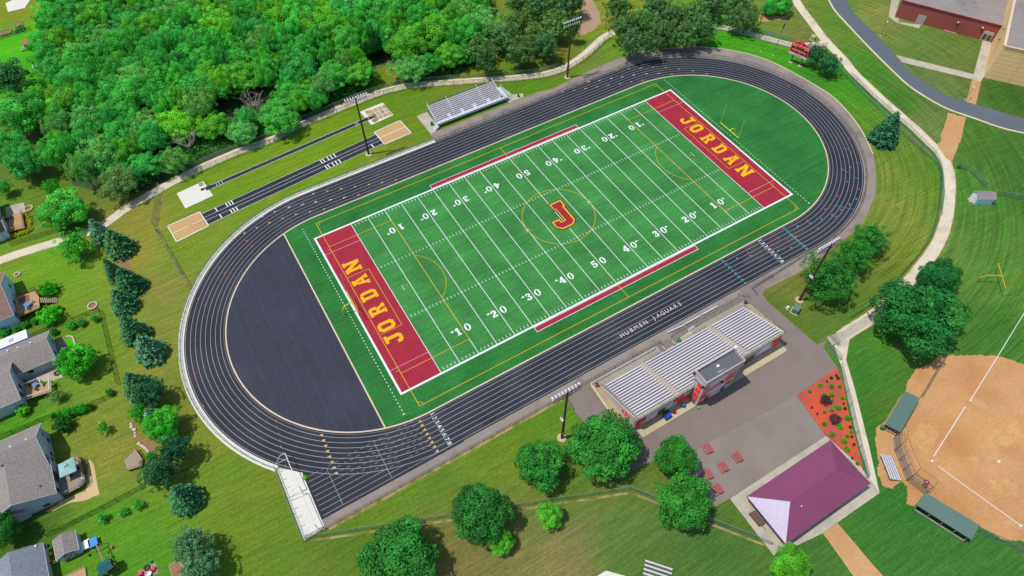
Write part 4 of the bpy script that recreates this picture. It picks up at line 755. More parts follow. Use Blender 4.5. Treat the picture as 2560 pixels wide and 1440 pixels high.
for u, v, r_, l in ((40, 822, 10, 'leafy plant at the blue wall, left of three'), (62, 812, 12, 'leafy plant at the blue wall, middle of three'), (85, 803, 9, 'leafy plant at the blue wall, right of three'), (375, 1140, 12, 'bushy green shrub above the corner deck hedge'), (372, 1175, 14, 'bushy green shrub beside the corner deck'), (310, 634, 12, 'bright shrub at the foot of the blue-green spruce'), (30, 520, 0, ''), (148, 770, 8, 'small plant beside the deck stairs')):
    if r_: T(u, v, r_, 1.6, 'shrub', 'honey', l, g)
for u, v, h, l in ((258, 1070, 3.2, 'thin teal sapling in the dry back lawn'), (345, 1262, 2.2, 'small dark sapling in the lower lawn, right'), (308, 1280, 1.6, 'tiny dark sapling between two others in the lower lawn'), (255, 1295, 2.2, 'bright little sapling in the lower lawn, left')): T(u, v, 11 + h * 1.5, h, 'sapling', 'mid', l, g)
# trees at the left edge
g = 'trees at the left edge'
T(22, 195, 58, 10, 'pine', 'darkgreen', 'dark feathery tree at the left edge below the red-roofed play set', g); T(55, 285, 60, 11, 'maple', 'mid', 'wide bright maple at the left edge', g); T(98, 245, 33, 8, 'wood', 'bright', 'lime green tree between the left-edge maple and the woods', g)
T(20, 375, 52, 11, 'wood', 'teal', 'teal-green tree low on the left edge', g); T(60, 405, 50, 10, 'wood', 'teal', 'dark tree overhanging the lawn beside the slim icy spruce', g); T(130, 470, 24, 5, 'soft', 'honey', 'small tree at the foot of the woods above the big ring-bed maple', g)
T(12, 1325, 38, 7.5, 'maple', 'maple', 'leafy tree at the left edge shading the lowest roof', g)
T(8, 470, 22, 5, 'soft', 'mid', 'small tree at the left edge near the top house', g)
# pines at the top
g = 'pines north of the track'; n_ = 0
ordw = ['first', 'second', 'third', 'fourth', 'fifth', 'sixth', 'seventh', 'eighth', 'ninth', 'tenth', 'eleventh', 'twelfth', 'thirteenth', 'fourteenth', 'fifteenth', 'sixteenth', 'seventeenth', 'eighteenth', 'nineteenth', 'twentieth', 'twenty-first', 'twenty-second', 'twenty-third', 'twenty-fourth', 'twenty-fifth', 'twenty-sixth', 'twenty-seventh', 'twenty-eighth', 'twenty-ninth', 'thirtieth', 'thirty-first', 'thirty-second', 'thirty-third', 'thirty-fourth', 'thirty-fifth', 'thirty-sixth', 'thirty-seventh', 'thirty-eighth', 'thirty-ninth', 'fortieth']
PL = [(1196, 122, 34), (1215, 150, 30), (1255, 95, 44), (1290, 60, 38), (1300, 132, 40), (1335, 95, 36), (1365, 115, 34), (1385, 65, 42), (1400, 20, 40), (1345, 20, 36), (1295, 5, 34), (1435, 5, 30), (1435, 70, 18)]
for i, (u, v, r_) in enumerate(sorted(PL)): T(u, v, r_, 10.5, 'pine', 'pine' if i % 3 else 'pine2', ordw[i] + ' pine from the left in the clump left of the north floodlight', g)
PR = [(1545, 20, 36), (1560, 70, 40), (1580, 110, 36), (1608, 60, 42), (1640, 20, 40), (1660, 85, 40), (1680, 45, 40), (1710, 90, 36), (1735, 40, 42), (1755, 75, 38), (1775, 15, 40), (1625, 115, 26)]
for i, (u, v, r_) in enumerate(sorted(PR)): T(u, v, r_, 10.5, 'pine', 'pine' if i % 3 else 'pine2', ordw[i] + ' pine from the left in the clump straight above the north curve', g)
for u, v, r_, l in ((1848, 18, 34, 'upper pine of the clump left of the flagpoles'), (1868, 48, 34, 'right pine of the clump left of the flagpoles'), (1838, 48, 26, 'left pine of the clump left of the flagpoles'), (1800, -8, 26, 'pine cut by the top edge above the path')): T(u, v, r_, 9.5, 'pine', 'pine', l, g)
T(1950, 12, 30, 6, 'maple', 'mid', 'bright broadleaf tree by the path at the top, left of the road'); T(1925, 22, 20, 5, 'maple', 'deep', 'dark small tree beside the bright tree left of the road')
# the woods
WP = [(100, 75), (110, -30), (200, -50), (1190, -50), (1160, 40), (1172, 100), (1120, 140), (1060, 150), (1000, 155), (985, 100), (925, 105), (900, 160), (830, 205), (745, 240), (690, 285), (600, 308), (560, 322), (480, 358), (380, 408), (300, 420), (190, 415), (140, 400), (135, 320), (150, 200), (95, 130)]
WW = [G(u, v, 7.0) for u, v in WP]
def inside(x, y, P):
    c = False; n = len(P); j = n - 1
    for i in range(n):
        if (P[i].y > y) != (P[j].y > y) and x < (P[j].x - P[i].x) * (y - P[i].y) / (P[j].y - P[i].y) + P[i].x: c = not c
        j = i
    return c
q = random.Random(4); spots = []
bb = (min(p.x for p in WW), max(p.x for p in WW), min(p.y for p in WW), max(p.y for p in WW))
big = [(250, 380, 60, 'grey'), (215, 290, 52, 'grey'), (300, 330, 46, 'teal'), (180, 130, 55, 'grey'), (285, 440, 52, 'pale'), (440, 295, 58, 'lime'), (1020, 110, 56, 'bright'), (1090, 75, 58, 'bright'), (1120, 120, 40, 'bright'), (830, 170, 46, 'mid'), (550, 60, 50, 'lime'), (720, 215, 48, 'mid'), (1205, 40, 46, 'grey'), (870, 110, 44, 'mid'), (350, 390, 44, 'teal'), (380, 340, 40, 'teal'), (205, 425, 36, 'grey'), (900, 60, 36, 'mid'), (985, 60, 34, 'bright')]
for u, v, r_, c_ in big:
    p = G(u, v, 7.0); d = (p - CAM).dot(CR @ Vector((0, 0, -1))); spots.append((p.x, p.y, r_ * d / FPX * .95, c_))
for _ in range(9000):
    x, y = q.uniform(bb[0], bb[1]), q.uniform(bb[2], bb[3])
    if not inside(x, y, WW): continue
    r_ = q.choice((3.0, 3.8, 4.6, 5.6, 6.4)) * q.uniform(.9, 1.1)
    if all((x - a) ** 2 + (y - b) ** 2 > ((r_ + c) * .57) ** 2 for a, b, c, _c in spots):
        spots.append((x, y, r_, q.choice(['mid', 'mid', 'deep', 'teal', 'deep', 'bright', 'mid', 'grey', 'teal', 'lime'] if x > -5 else ['mid', 'teal', 'deep', 'grey', 'teal', 'mid', 'bright'])))
BT = [G(482, 388), G(645, 287)]; spots = [s_ for s_ in spots if all(math.hypot(s_[0] - b.x, s_[1] - b.y - 1.0) > s_[2] * .75 + 2.2 for b in BT)]
dcol = dict(mid='mid green', deep='deep green', teal='bluish green', bright='bright green', grey='greyish green', lime='yellow-green', pale='pale olive')
dist = lambda s: min((Vector((s[0], s[1], 0)) - p).length for p in NP[::3])
rows = {}
for s in spots: rows.setdefault(int(min(15, max(0, (dist(s) - 2) // 7))), []).append(s)
roww = ['front edge', 'second rank', 'third rank', 'fourth rank', 'fifth rank', 'sixth rank', 'seventh rank', 'eighth rank', 'ninth rank', 'tenth rank', 'eleventh rank', 'twelfth rank', 'thirteenth rank', 'fourteenth rank', 'fifteenth rank', 'sixteenth rank']
for k in sorted(rows):
    for i, s in enumerate(sorted(rows[k])):
        h = q.uniform(9, 12.5) if k else q.uniform(6.5, 9)
        kind = 'soft' if s[3] in ('grey', 'pale', 'lime') else ('wood' if q.random() < .8 else 'maple')
        tree_at(s[0], s[1], s[2] * 1.08, h, kind, s[3], '%s tree in the woods, %s back from the path, %s from the left' % (dcol[s[3]], roww[k], ordw[min(i, 39)]), group='trees of the woods north of the path', z=0)
print('woods trees', len(spots))
for u, v, l in ((482, 388, 'bare grey branching tree at the woods edge above the vault slab'), (645, 287, 'bare grey branching tree at the woods edge above the runways')):
    p = G(u, v); t = thing('bare_tree', l, 'tree', (p.x, p.y, 0)); me = trunkmesh(u, 3.6, .26, 3.2, M['greybark'], True); o = bpy.data.objects.new('trunk', me); COL.objects.link(o); o.parent = t
# undergrowth below the woods: nobody could count it
r = np.random.RandomState(5); pts = []
wl = [p for p in NP if -52 < p.x < 66]
for p in wl:
    n = 150; pts.append(np.stack([p.x + r.uniform(-2.2, 2.2, n), p.y + r.uniform(3.6, 10, n) + 0, r.uniform(0, 1.0, n) * r.uniform(.2, 1.8, n)], 1))
P = np.concatenate(pts); keep = []
WW2 = [Vector((p.x, p.y - 1.5, 0)) for p in WW]
keep = np.array([inside(a, b + .5, WW2) for a, b, c in P]); P = P[keep]; n = len(P)
me = leafmesh('undergrowth', P, unit(r.normal(size=(n, 3)) * .5 + np.array([0, 0, 1])), r.uniform(.3, .6, n), np.repeat(r.uniform(.6, 1.3, n)[:, None], 3, 1), LEAF)
o = bpy.data.objects.new('undergrowth', me); COL.objects.link(o); o.color = (*alb(60, 150, 40, 1.0), 1); tag(o, 'tangled green undergrowth along the foot of the woods', 'undergrowth'); o['kind'] = 'stuff'
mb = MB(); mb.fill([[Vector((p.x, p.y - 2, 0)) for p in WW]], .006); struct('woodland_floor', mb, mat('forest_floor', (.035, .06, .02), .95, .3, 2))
# mulch bed planting
X8 = lambda pts: C(2020, 820, 1440 / 420, pts)
g = 'low shrubs in the red mulch bed'
ml = [(103, 487, 19), (205, 497, 22), (200, 425, 14), (138, 567, 18), (205, 572, 23), (195, 625, 19), (258, 677, 27), (202, 700, 19), (142, 717, 16), (277, 775, 14), (340, 770, 26), (140, 818, 23), (275, 843, 27), (208, 910, 24), (312, 965, 28), (340, 925, 16), (335, 1035, 27), (425, 1160, 16), (15, 540, 16), (243, 405, 9), (272, 500, 16), (297, 597, 18), (258, 427, 14), (318, 687, 13), (372, 885, 17), (365, 847, 15), (378, 930, 12), (395, 995, 13), (33, 680, 8), (80, 735, 7), (380, 1115, 9), (165, 455, 8), (305, 647, 8)]
pos8 = ['left side', 'middle', 'fence side']
for i, (x, y, r_) in enumerate(sorted(ml, key=lambda a: a[1])):
    u, v = X8([(x, y)])[0]; T(u, v, r_ / (1440 / 420) * 1.05, .9, 'shrub', 'box' if r_ > 15 else 'boxd', '%s low bush in the mulch bed, %s from the plaza end, on the %s' % ('tiny' if r_ < 12 else 'round' if r_ > 20 else 'small', ordw[i] if i < 30 else ('thirty-first', 'thirty-second', 'thirty-third')[i - 30], 'fence side' if x > 300 else 'plaza side' if x < 150 else 'middle strip'), g)
for (x, y), l in (((155, 612), 'upper dark purple barberry bush in the mulch bed'), ((232, 778), 'lower dark purple barberry bush in the mulch bed')):
    u, v = X8([(x, y)])[0]; T(u, v, 15, 1.8, 'shrub', 'purple', l, 'purple bushes in the mulch bed')
# ------------------------------------------------------------------ sports furniture
V3 = lambda *a: Vector(a) if a else Vector((0, 0, 0))
def goalpost(x, y, d, col, label, H=9.1, n='football_goal', loc_only=False, base=2.7, hw=3.56):
    t = thing(n, label, 'goal post', (x - d * base, y, 0), 'football goal posts')
    g = MB(); bx = x - d * base; pts = [V3(bx, y, 0), V3(bx, y, 1.5), V3(bx + d * .35, y, 2.4), V3(bx + d * 1.0, y, 2.9), V3(bx + d * 1.7, y, 3.02), V3(x, y, 3.05)]
    g.pipe(pts, .12, 8); g.obj('gooseneck_post', col, t); MB().tube((x, y - hw, 3.05), (x, y + hw, 3.05), .10, n=8).obj('crossbar', col, t)
    for s in (-1, 1): MB().tube((x, y + s * hw, 3.05), (x, y + s * hw, H), .06, n=6).obj('upright', col, t)
    MB().tube((bx, y, .02), (bx, y, .1), .3, n=10).obj('base_plate', M['dsteel'], t)
goalpost(-.1, 24.4, 1, M['yellowmetal'], 'bright yellow goal post behind the left red end zone')
goalpost(L + .1, 24.4, -1, M['yellowmetal'], 'bright yellow goal post behind the right red end zone')
# practice goal, turned a little
t = thing('football_goal', 'orange-yellow practice goal post on the striped lawn at the right', 'goal post', (128.2, -43.8, 0), 'football goal posts')
a_, b_ = V3(131.75, -42.4, 3.05), V3(126.8, -48.0, 3.05)
m_ = (a_ + b_) / 2; bs = V3(126.2, -42.6, 0)
t.location = bs
MB().pipe([bs, bs + V3(0, 0, 1.6), bs + (m_ - bs) * .25 + V3(0, 0, 1.9), bs + (m_ - bs) * .6 + V3(0, 0, 1.15), m_], .1, 8).obj('gooseneck_post', M['goldmetal'], t); MB().tube(a_, b_, .09).obj('crossbar', M['goldmetal'], t)
for p in (a_, b_): MB().tube(p, p + V3(0, 0, 5.6), .05, n=6).obj('upright', M['goldmetal'], t)
# floodlights
def floodlight(x, y, H, face, label, box=False, ground=True):
    t = thing('floodlight_pole', label, 'floodlight', (x, y, 0), 'stadium floodlight poles')
    MB().tube((x, y, 0), (x, y, H), .30, .17, 10).obj('pole', M['brownpole'], t); MB().tube((x, y, 0), (x, y, .06), .95, n=16).obj('footing', M['concrete_tan'], t)
    a = MB(); b = MB(); fy = face
    for k, z in enumerate((H - .2, H - 1.45)):
        a.bar((x - 2.9, y, z), (x + 2.9, y, z), .12, .14)
        a.bar((x - 1.4, y - .02, z), (x, y, z - .9), .07, .07); a.bar((x + 1.4, y - .02, z), (x, y, z - .9), .07, .07)
    a.bar((x - 2.9, y, H - .2), (x - 2.9, y, H - 1.45), .06, .06); a.bar((x + 2.9, y, H - .2), (x + 2.9, y, H - 1.45), .06, .06); a.obj('crossarm', M['brownpole'], t)
    for k, z in enumerate((H - .2, H - 1.45)):
        for i in range(9 if k == 0 else 8):
            X_ = x + (i - (4 if k == 0 else 3.5)) * .7; c = V3(X_, y + fy * .45, z - .1); d = V3(0, fy, -.75).normalized()
            l = MB(); l.bar((X_, y, z), c, .08, .08); l.tube(c - d * .12, c + d * .2, .13, .27, 10); l.sphere(c - d * .1, .17, 8, 5); lo_ = l.obj('lamp', M['lampwhite'] if 'lampwhite' in M else M.setdefault('lampwhite', mat('lamp_reflector', alb(206, 206, 214, 1.3), .5, .05, 3)), t)
            g = MB(); g.tube(c + d * .2, c + d * .21, .27, .27, 10); o = g.obj('lens', M['lens'] if 'lens' in M else M.setdefault('lens', mat('lamp_lens', alb(170, 196, 226), .2, .05, 3, spec=.7)), lo_.parent); o.parent = lo_
    MB().box(x - .2, x + .2, y - fy * .45, y - fy * .2, 2.2, 3.0).obj('control_box', M['dsteel'], t)
    if box:
        z = H * .46; l = MB(); l.tube((x - .25, y + .1, z), (x - .7, y + .3, z + .1), .08, .3, 8); l.tube((x - .25, y - .1, z), (x - .75, y - .25, z - .1), .08, .28, 8); l.obj('horn_speaker', M['whitemetal'], t)
floodlight(23.2, 69.9, 19.5, -1, 'floodlight pole beside the long jump runway, its lamps before the woods')
floodlight(87.5, 69.7, 19.3, -1, 'floodlight pole between the path and the track, its lamps before the pines')
floodlight(87.6, -25.35, 19.8, 1, 'floodlight pole standing in front of the leafy clump east of the grandstand', True)
floodlight(23.0, -25.5, 19.4, 1, 'floodlight pole on the lawn just left of the grandstand', True)
# fences
def fence(name, label, pts, h, sp=3.0, wire=None, pm=None, cat='fence', group=None, r=.045, rail=True, mid=False, foot=None):
    pts = [Vector((p[0], p[1], 0)) for p in pts]; t = thing(name, label, cat, pts[0], group); wire = wire or W_GREY; pm = pm or M['steel']
    pm_ = MB().tube((0, 0, 0), (0, 0, h + .03), r, n=6); pt = pm_.obj('post', pm); me = pt.data; bpy.data.objects.remove(pt)
    tot = sum((b - a).length for a, b in zip(pts, pts[1:])); n = max(2, min(99, int(round(tot / sp)) + 1)); st = tot / (n - 1)
    acc = 0; k = 0
    for a, b in zip(pts, pts[1:]):
        l = (b - a).length
        while k * st <= acc + l + 1e-4 and k < n:
            p = a.lerp(b, (k * st - acc) / l if l else 0); o = bpy.data.objects.new('post', me); COL.objects.link(o); o.parent = t; o.location = p - t.location
            if foot: f = MB(); f.tube(p, p + V3(0, 0, .2), .22, .18, 8); f.obj('concrete_foot', foot, t)
            k += 1
        acc += l
    if rail:
        mb = MB(); mb.pipe([p + V3(0, 0, h) for p in pts], r * .9, 5); mb.obj('top_rail', pm, t)
        if mid: mb = MB(); mb.pipe([p + V3(0, 0, .12) for p in pts], r * .8, 5); mb.obj('bottom_rail', pm, t)
    vs, fs, w = [], [], []; acc = 0
    for i, p in enumerate(pts):
        if i: acc += (p - pts[i - 1]).length
        for z in (.04, h): vs.append(p + V3(0, 0, z) - t.location); w += [acc, z, 0]
        if i: n0 = 2 * i; fs.append((n0 - 2, n0, n0 + 1, n0 - 1))
    me = bpy.data.meshes.new('chain_link_mesh'); me.from_pydata(vs, [], fs); at = me.attributes.new('weave', 'FLOAT_VECTOR', 'POINT'); at.data.foreach_set('vector', w); me.materials.append(wire)
    o = bpy.data.objects.new('chain_link_mesh', me); COL.objects.link(o); o.parent = t; return t
GP = M['greenpost'] = mat('green_coated_steel', alb(120, 160, 140), .5, .05, 3)
rf = RO + .35
wf = [Vector((XL + (rf + .75) * math.cos(R(a)), CY + (rf + .75) * math.sin(R(a)), 0)) for a in range(221, 89, -3)] + [V3(20, CY + rf + .75, 0), V3(41, CY + rf + .75, 0)]
fence('chain_link_fence', 'low curved chain-link fence on the white strip round the west end of the track', wf, 1.1, 2.6, W_GREY, GP, mid=True)
ef = [V3(41, CY + rf + .15, 0), V3(XR, CY + rf + .15, 0)] + [Vector((XR + (rf + .45) * math.sin(R(a)), CY + (rf + .45) * math.cos(R(a)), 0)) for a in range(4, 181, 4)] + [V3(98, CY - rf - .6, 0), V3(80.5, CY - rf - 1.5, 0)]
fence('chain_link_fence', 'low chain-link fence along the away stand and round the east curve of the track', ef, 1.1, 3.1, W_GREY, M['dsteel'], mid=True)
fence('chain_link_fence', 'straight low fence with pale round feet between the home straight and the west lawn', [(-24.2, -18.0), (27.5, -18.0)], 1.1, 3.0, W_GREY, M['steel'], foot=M['concrete'])
fence('chain_link_fence', 'low pipe fence with round feet in front of the left half of the grandstand', [(29, -17.9), (53.2, -17.9)], 1.1, 2.4, W_GREY, M['steel'], foot=M['concrete_tan'])
fence('chain_link_fence', 'low pipe fence with round feet in front of the right half of the grandstand', [(56, -18.3), (56.6, -17.9), (76.2, -17.8)], 1.1, 2.6, W_GREY, M['steel'], foot=M['concrete_tan'])
fence('gate', 'open swing gate at the right end of the grandstand fence', [(76.4, -17.2), (78.2, -18.9)], 1.1, 1.2, W_GREY, M['steel'], 'gate', mid=True); fence('gate', 'open swing gate by the track apron east of the grandstand', [(80.5, -17.2), (80.2, -19.3)], 1.1, 1.2, W_GREY, M['steel'], 'gate', mid=True)
fence('gate', 'open gate leaf between the home apron and the plaza by the south-west floodlight', [(28.5, -18.2), (28.2, -21.6)], 1.1, 1.2, W_GREY, M['steel'], 'gate', mid=True)
fence('gate', 'gate leaf at the gap in the middle of the grandstand fence', [(53.4, -17.9), (53.2, -19.3)], 1.1, 1.2, W_GREY, M['steel'], 'gate', mid=True)
npi = [p for p in NP if -21 < p.x < 111]
fence('chain_link_fence', 'tall chain-link fence on the field side of the north path', offset(npi, -1.75)[::2], 1.7, 3.0, W_GREEN, M['dsteel'])
npj = [p for p in NP if -18 < p.x < 90]
fence('chain_link_fence', 'green-railed chain-link fence on the woods side of the north path', offset(npj, 1.6)[::2], 1.2, 3.0, W_GREEN, GP)
npk = [p for p in NP if p.x > 128 and p.x < 165]
fence('chain_link_fence', 'tall chain-link fence beside the path near the scoreboard, field side', offset(npk, -1.8)[::2], 1.6, 3.0, W_GREEN, GP); fence('chain_link_fence', 'chain-link fence beside the path near the flagpoles, far side', offset([p for p in npk if p.x < 158], 1.7)[::2], 1.5, 3.0, W_GREEN, GP)
fence('chain_link_fence', 'tall chain-link fence from the north path corner down to the west curve of the track', GW([(402, 470), (385, 570), (393, 582), (474, 722)]), 2.0, 2.6, W_GREY, GP)
epf = [p for p in EP if p.y < 27 and p.x > 92]
fence('chain_link_fence', 'long chain-link fence following the field side of the curving east path', offset(epf, 0 - 2.5 if False else -2.4)[::2], 1.7, 3.0, W_GREEN, GP)
fence('chain_link_fence', 'second chain-link fence inside the first along the east path', offset([p for p in epf if 102 < p.x < 150], -3.3)[::2] if False else GW([(2075, 150), (2110, 190), (2160, 240), (2205, 285), (2270, 350), (2330, 400), (2352, 430), (2357, 480), (2350, 540)]), 1.2, 3.0, W_GREEN, GP)
fence('chain_link_fence', 'diagonal chain-link fence from the white chute pad to the fence corner on the lawn', GW([(765, 1347), (1575, 1224)]), 1.8, 3.0, W_GREY, GP); fence('chain_link_fence', 'chain-link fence from the lawn corner down to the pavilion slab', GW([(1575, 1224), (1926, 1362)]), 1.8, 3.0, W_GREY, GP)
fence('chain_link_fence', 'short chain-link fence on the outer side of the white chute pad', [(-28.1, -2.3), (-28.35, -18.2), (-24.1, -18.0)], 1.4, 3.2, W_GREY, M['steel'])
fence('chain_link_fence', 'chain-link fence with angled braces between the mulch bed and the concrete walk', GW([(2098, 918), (2122, 1010), (2145, 1110), (2166, 1195)]), 1.8, 3.0, W_GREY, M['steel'], mid=True, r=.05)
fence('gate', 'tall pipe gate between the plaza and the east path', GW([(2068, 868), (2100, 900)]), 1.8, 1.6, W_GREY, M['steel'], 'gate', mid=True, r=.05); fence('gate', 'second tall pipe gate between the plaza and the east path', GW([(2075, 843), (2094, 864)]), 1.8, 1.6, W_GREY, M['steel'], 'gate', mid=True, r=.05)
fence('chain_link_fence', 'chain-link corner fence by the green litter barrel at the right edge lawn', GW([(2388, 420), (2420, 427), (2462, 470)]), 1.8, 2.5, W_GREEN, GP); fence('chain_link_fence', 'chain-link fence running off to the right behind the little shed', GW([(2490, 488), (2640, 515)]), 1.6, 3.0, W_GREEN, GP)
fence('ball_field_fence', 'ball field fence running up from the upper dugout', GW(S([(362, 340), (540, 40)])), 1.8, 3.0, W_GREY, M['dsteel'], mid=True); fence('ball_field_fence', 'ball field fence running down-right from the lower dugout', GW(S([(790, 1350), (980, 1430), (1300, 1600)])), 1.8, 3.0, W_GREY, M['dsteel'], mid=True)
for l_, p_ in (('black garden fence along the back of the brown-roofed house lawn', [(86, 842), (150, 815), (252, 777)]), ('long black garden fence running down the backs of the gardens', [(252, 777), (272, 860), (296, 962)]), ('garden fence between the two big grey-roofed house lawns', [(0, 1098), (120, 1047), (135, 1043)]),
                 ('short garden fence stub by the conifer hedge', [(235, 1012), (290, 990)]), ('garden fence below the lowest big house lawn', [(120, 1342), (260, 1272), (360, 1218)]), ('curved black garden fence above the path at the left', [(30, 615), (110, 590), (165, 575), (214, 562), (214, 545)]), ('garden fence at the top left below the raised beds', [(-20, 105), (40, 88), (80, 76)])):
    fence('garden_fence', l_, GW(p_), 1.3, 2.6, W_DARK, M['darkmetal'])
# soccer goals parked on the pad
for i, (y0, y1, l) in enumerate(((-9.05, -1.5, 'white soccer goal parked on the pad, its end over the outer lanes'), (-17.3, -9.85, 'white soccer goal parked on the pad, nearer the fence corner'))):
    t = thing('soccer_goal', l, 'soccer goal', (-26.3, (y0 + y1) / 2, 0), 'soccer goals on the concrete pad'); W_ = M['whitemetal']
    MB().pipe([V3(-25.2, y0, 0.05), V3(-25.2, y0, 2.44)], .07).obj('goal_post', W_, t); MB().pipe([V3(-25.2, y1, 0.05), V3(-25.2, y1, 2.44)], .07).obj('goal_post', W_, t); MB().tube((-25.2, y0, 2.44), (-25.2, y1, 2.44), .075).obj('crossbar', W_, t)
    for y in (y0, y1): MB().pipe([V3(-25.2, y, 2.44), V3(-26.3, y, 2.4), V3(-27.7, y, .05), V3(-25.2, y, .05)], .05).obj('side_frame', W_, t)
    MB().tube((-27.7, y0, .05), (-27.7, y1, .05), .05).obj('ground_bar', W_, t); b = MB(); [b.tube((-27.7, y0 + (y1 - y0) * k / 4, .08), (-26.9, y0 + (y1 - y0) * k / 4 , .08), .03) for k in (1, 2, 3)]; b.obj('net_bar', M['dsteel'], t)
# ------------------------------------------------------------------ home grandstand
gx0, gx1 = 36.1, 74.7; NR = 15; y_f, y_b = -20.7, -31.1; dz = .262; dy = (y_f - y_b) / NR; zf = 1.15
gs = thing('grandstand', 'long concrete grandstand with rows of silver benches and red-banded back wall', 'grandstand', ((gx0 + gx1) / 2, -26, 0))
mb = MB()
for r_ in range(NR):
    ya, yb = y_f - r_ * dy, y_f - (r_ + 1) * dy; z = zf + r_ * dz
    mb.box(gx0, gx1, yb, ya, z - .3, z)
mb.obj('stepped_deck', mat('stand_concrete', alb(190, 176, 164), .85, .08, 3, fine=(9, .1)), gs)
mb = MB()
for r_ in range(NR):
    ya = y_f - r_ * dy; z = zf + r_ * dz
    for a, b in ((gx0 + .4, 45.6), (46.75, 63.75), (64.9, gx1 - .3)): mb.box(a, b, ya - dy * .98, ya - dy * .80, z + .002, z + .03)
mb.obj('footboard_edging', mat('dull_red_riser', alb(172, 138, 134), .8, .08, 3), gs)
BA = M['alu']
for r_ in range(NR):
    ya = y_f - (r_ + .5) * dy; z = zf + r_ * dz
    for a, b in ((gx0 + .5 + .0 * r_, 45.6), (46.8, 63.7), (65.0, gx1 - .35)):
        if a == 46.8 and r_ == NR - 1: pass
        m_ = MB(); m_.box(a, b, ya - .16, ya + .14, z + .40, z + .45)
        n = int((b - a) / 2.2) + 1
        for k in range(n + 1): x = a + .2 + (b - a - .4) * k / n; m_.box(x - .03, x + .03, ya - .1, ya + .1, z, z + .40)
        m_.obj('bench', BA, gs)
zt = zf + NR * dz
for xs_ in ((gx0 - .14, gx0), (gx1, gx1 + .14)):
    mb = MB(); mb.add([(x, y, z) for x in xs_ for y, z in ((y_f, 0), (y_b - .2, 0), (y_b - .2, zt), (y_f, zf))], [(0, 1, 2, 3), (7, 6, 5, 4), (3, 2, 6, 7), (0, 3, 7, 4), (1, 5, 6, 2)]); mb.obj('side_wall', M['greyblock'], gs)
mb = MB(); mb.box(gx0, gx1, y_b - .45, y_b - .2, 0, zt - .1); mb.obj('back_wall', M['greyblock'], gs)
MB().box(gx0 - .14, gx1 + .14, y_b - .75, y_b, zt - .1, zt + .06).obj('rear_walkway', M['concrete'], gs)
yb_ = y_b - .45
mb = MB(); mb.box(gx0, gx1, yb_ - .05, yb_ + .002, zt - .95, zt - .6)
for s in (0, 1):
    X_ = lambda a: gx0 + a if s == 0 else gx1 - a
    for a, b, c, d in ((.0, 2.6, 2.0, zt - 1.3), (0, 1.6, .3, 1.7), (2.2, 4.6, .3, .7)): mb.box(min(X_(a), X_(b)), max(X_(a), X_(b)), yb_ - .04, yb_ + .004, c, d)
for a, b, c, d in ((45.6, 48.2, 2.3, zt - 1.4), (46.8, 50.0, .4, 2.1), (60, 61.8, 2.1, zt - 1.3), (38.9, 44, .2, .5), (66, 71, .2, .5)): mb.box(a, b, yb_ - .04, yb_ + .004, c, d)
mb.obj('red_block_banding', M['redblock'], gs)
mb = MB(); [mb.box(a, b, yb_ - .03, yb_ + .006, c, d) for a, b, c, d in ((38.7, 41.6, .6, zt - 1.4), (68.9, 72, .8, zt - 1.4), (44.0, 45.5, .6, 3), (61.9, 63.4, .6, 3))]; mb.obj('pale_block_panel', M['whiteblock'], gs)
for a, b in ((41.9, 43.7), (64.0, 67.8)): mb = MB(); mb.box(a, b, yb_ - .03, yb_ + .01, 0, 2.6); mb.obj('shutter_door', M['dsteel'], gs)
mb = MB(); [mb.prism([(gx0 - .17, y_b + 1.2 + k * .9), (gx0 - .14, y_b + 1.2 + k * .9), (gx0 - .14, y_b + 1.8 + k * .9), (gx0 - .17, y_b + 1.8 + k * .9)], 1.6, 3.6 - k * .3) for k in range(3)]; mb.obj('side_wall_stripe', M['redblock'], gs)
def railing(name, pts, h, parent, m, sp=1.5, rails=(1.0, .5), r=.035):
    b = MB()
    for a, c in zip(pts, pts[1:]):
        a = Vector(a); c = Vector(c)
        for f in rails: b.tube(a + V3(0, 0, h * f), c + V3(0, 0, h * f), r, n=5)
        n = max(1, int((c - a).length / sp))
        for k in range(n + 1): p = a.lerp(c, k / n); b.tube(p, p + V3(0, 0, h), r, n=5)
    return b.obj(name, m, parent)
railing('rear_railing', [(gx0, y_b - .65, zt + .06), (gx1, y_b - .65, zt + .06)], 1.05, gs, M['steel'], 1.5, (1, .66, .33))
railing('side_railing', [(gx0 - .05, y_f, zf), (gx0 - .05, y_b - .6, zt)], 1.05, gs, M['steel'], .75, (1, .5)); railing('side_railing', [(gx1 + .05, y_f, zf), (gx1 + .05, y_b - .6, zt)], 1.05, gs, M['steel'], 1.4, (1, .5))
railing('front_railing', [(46.9, y_f + .05, zf), (63.6, y_f + .05, zf)], .95, gs, M['steel'], 1.6, (1, .5))
# aisles steps
mb = MB()
for xa in (46.17, 64.33):
    for r_ in range(NR): ya = y_f - r_ * dy; z = zf + r_ * dz; mb.box(xa - .45, xa + .45, ya - dy * .45, ya, z + .003, z + dz * .5)
mb.obj('aisle_steps', M['concrete'], gs)
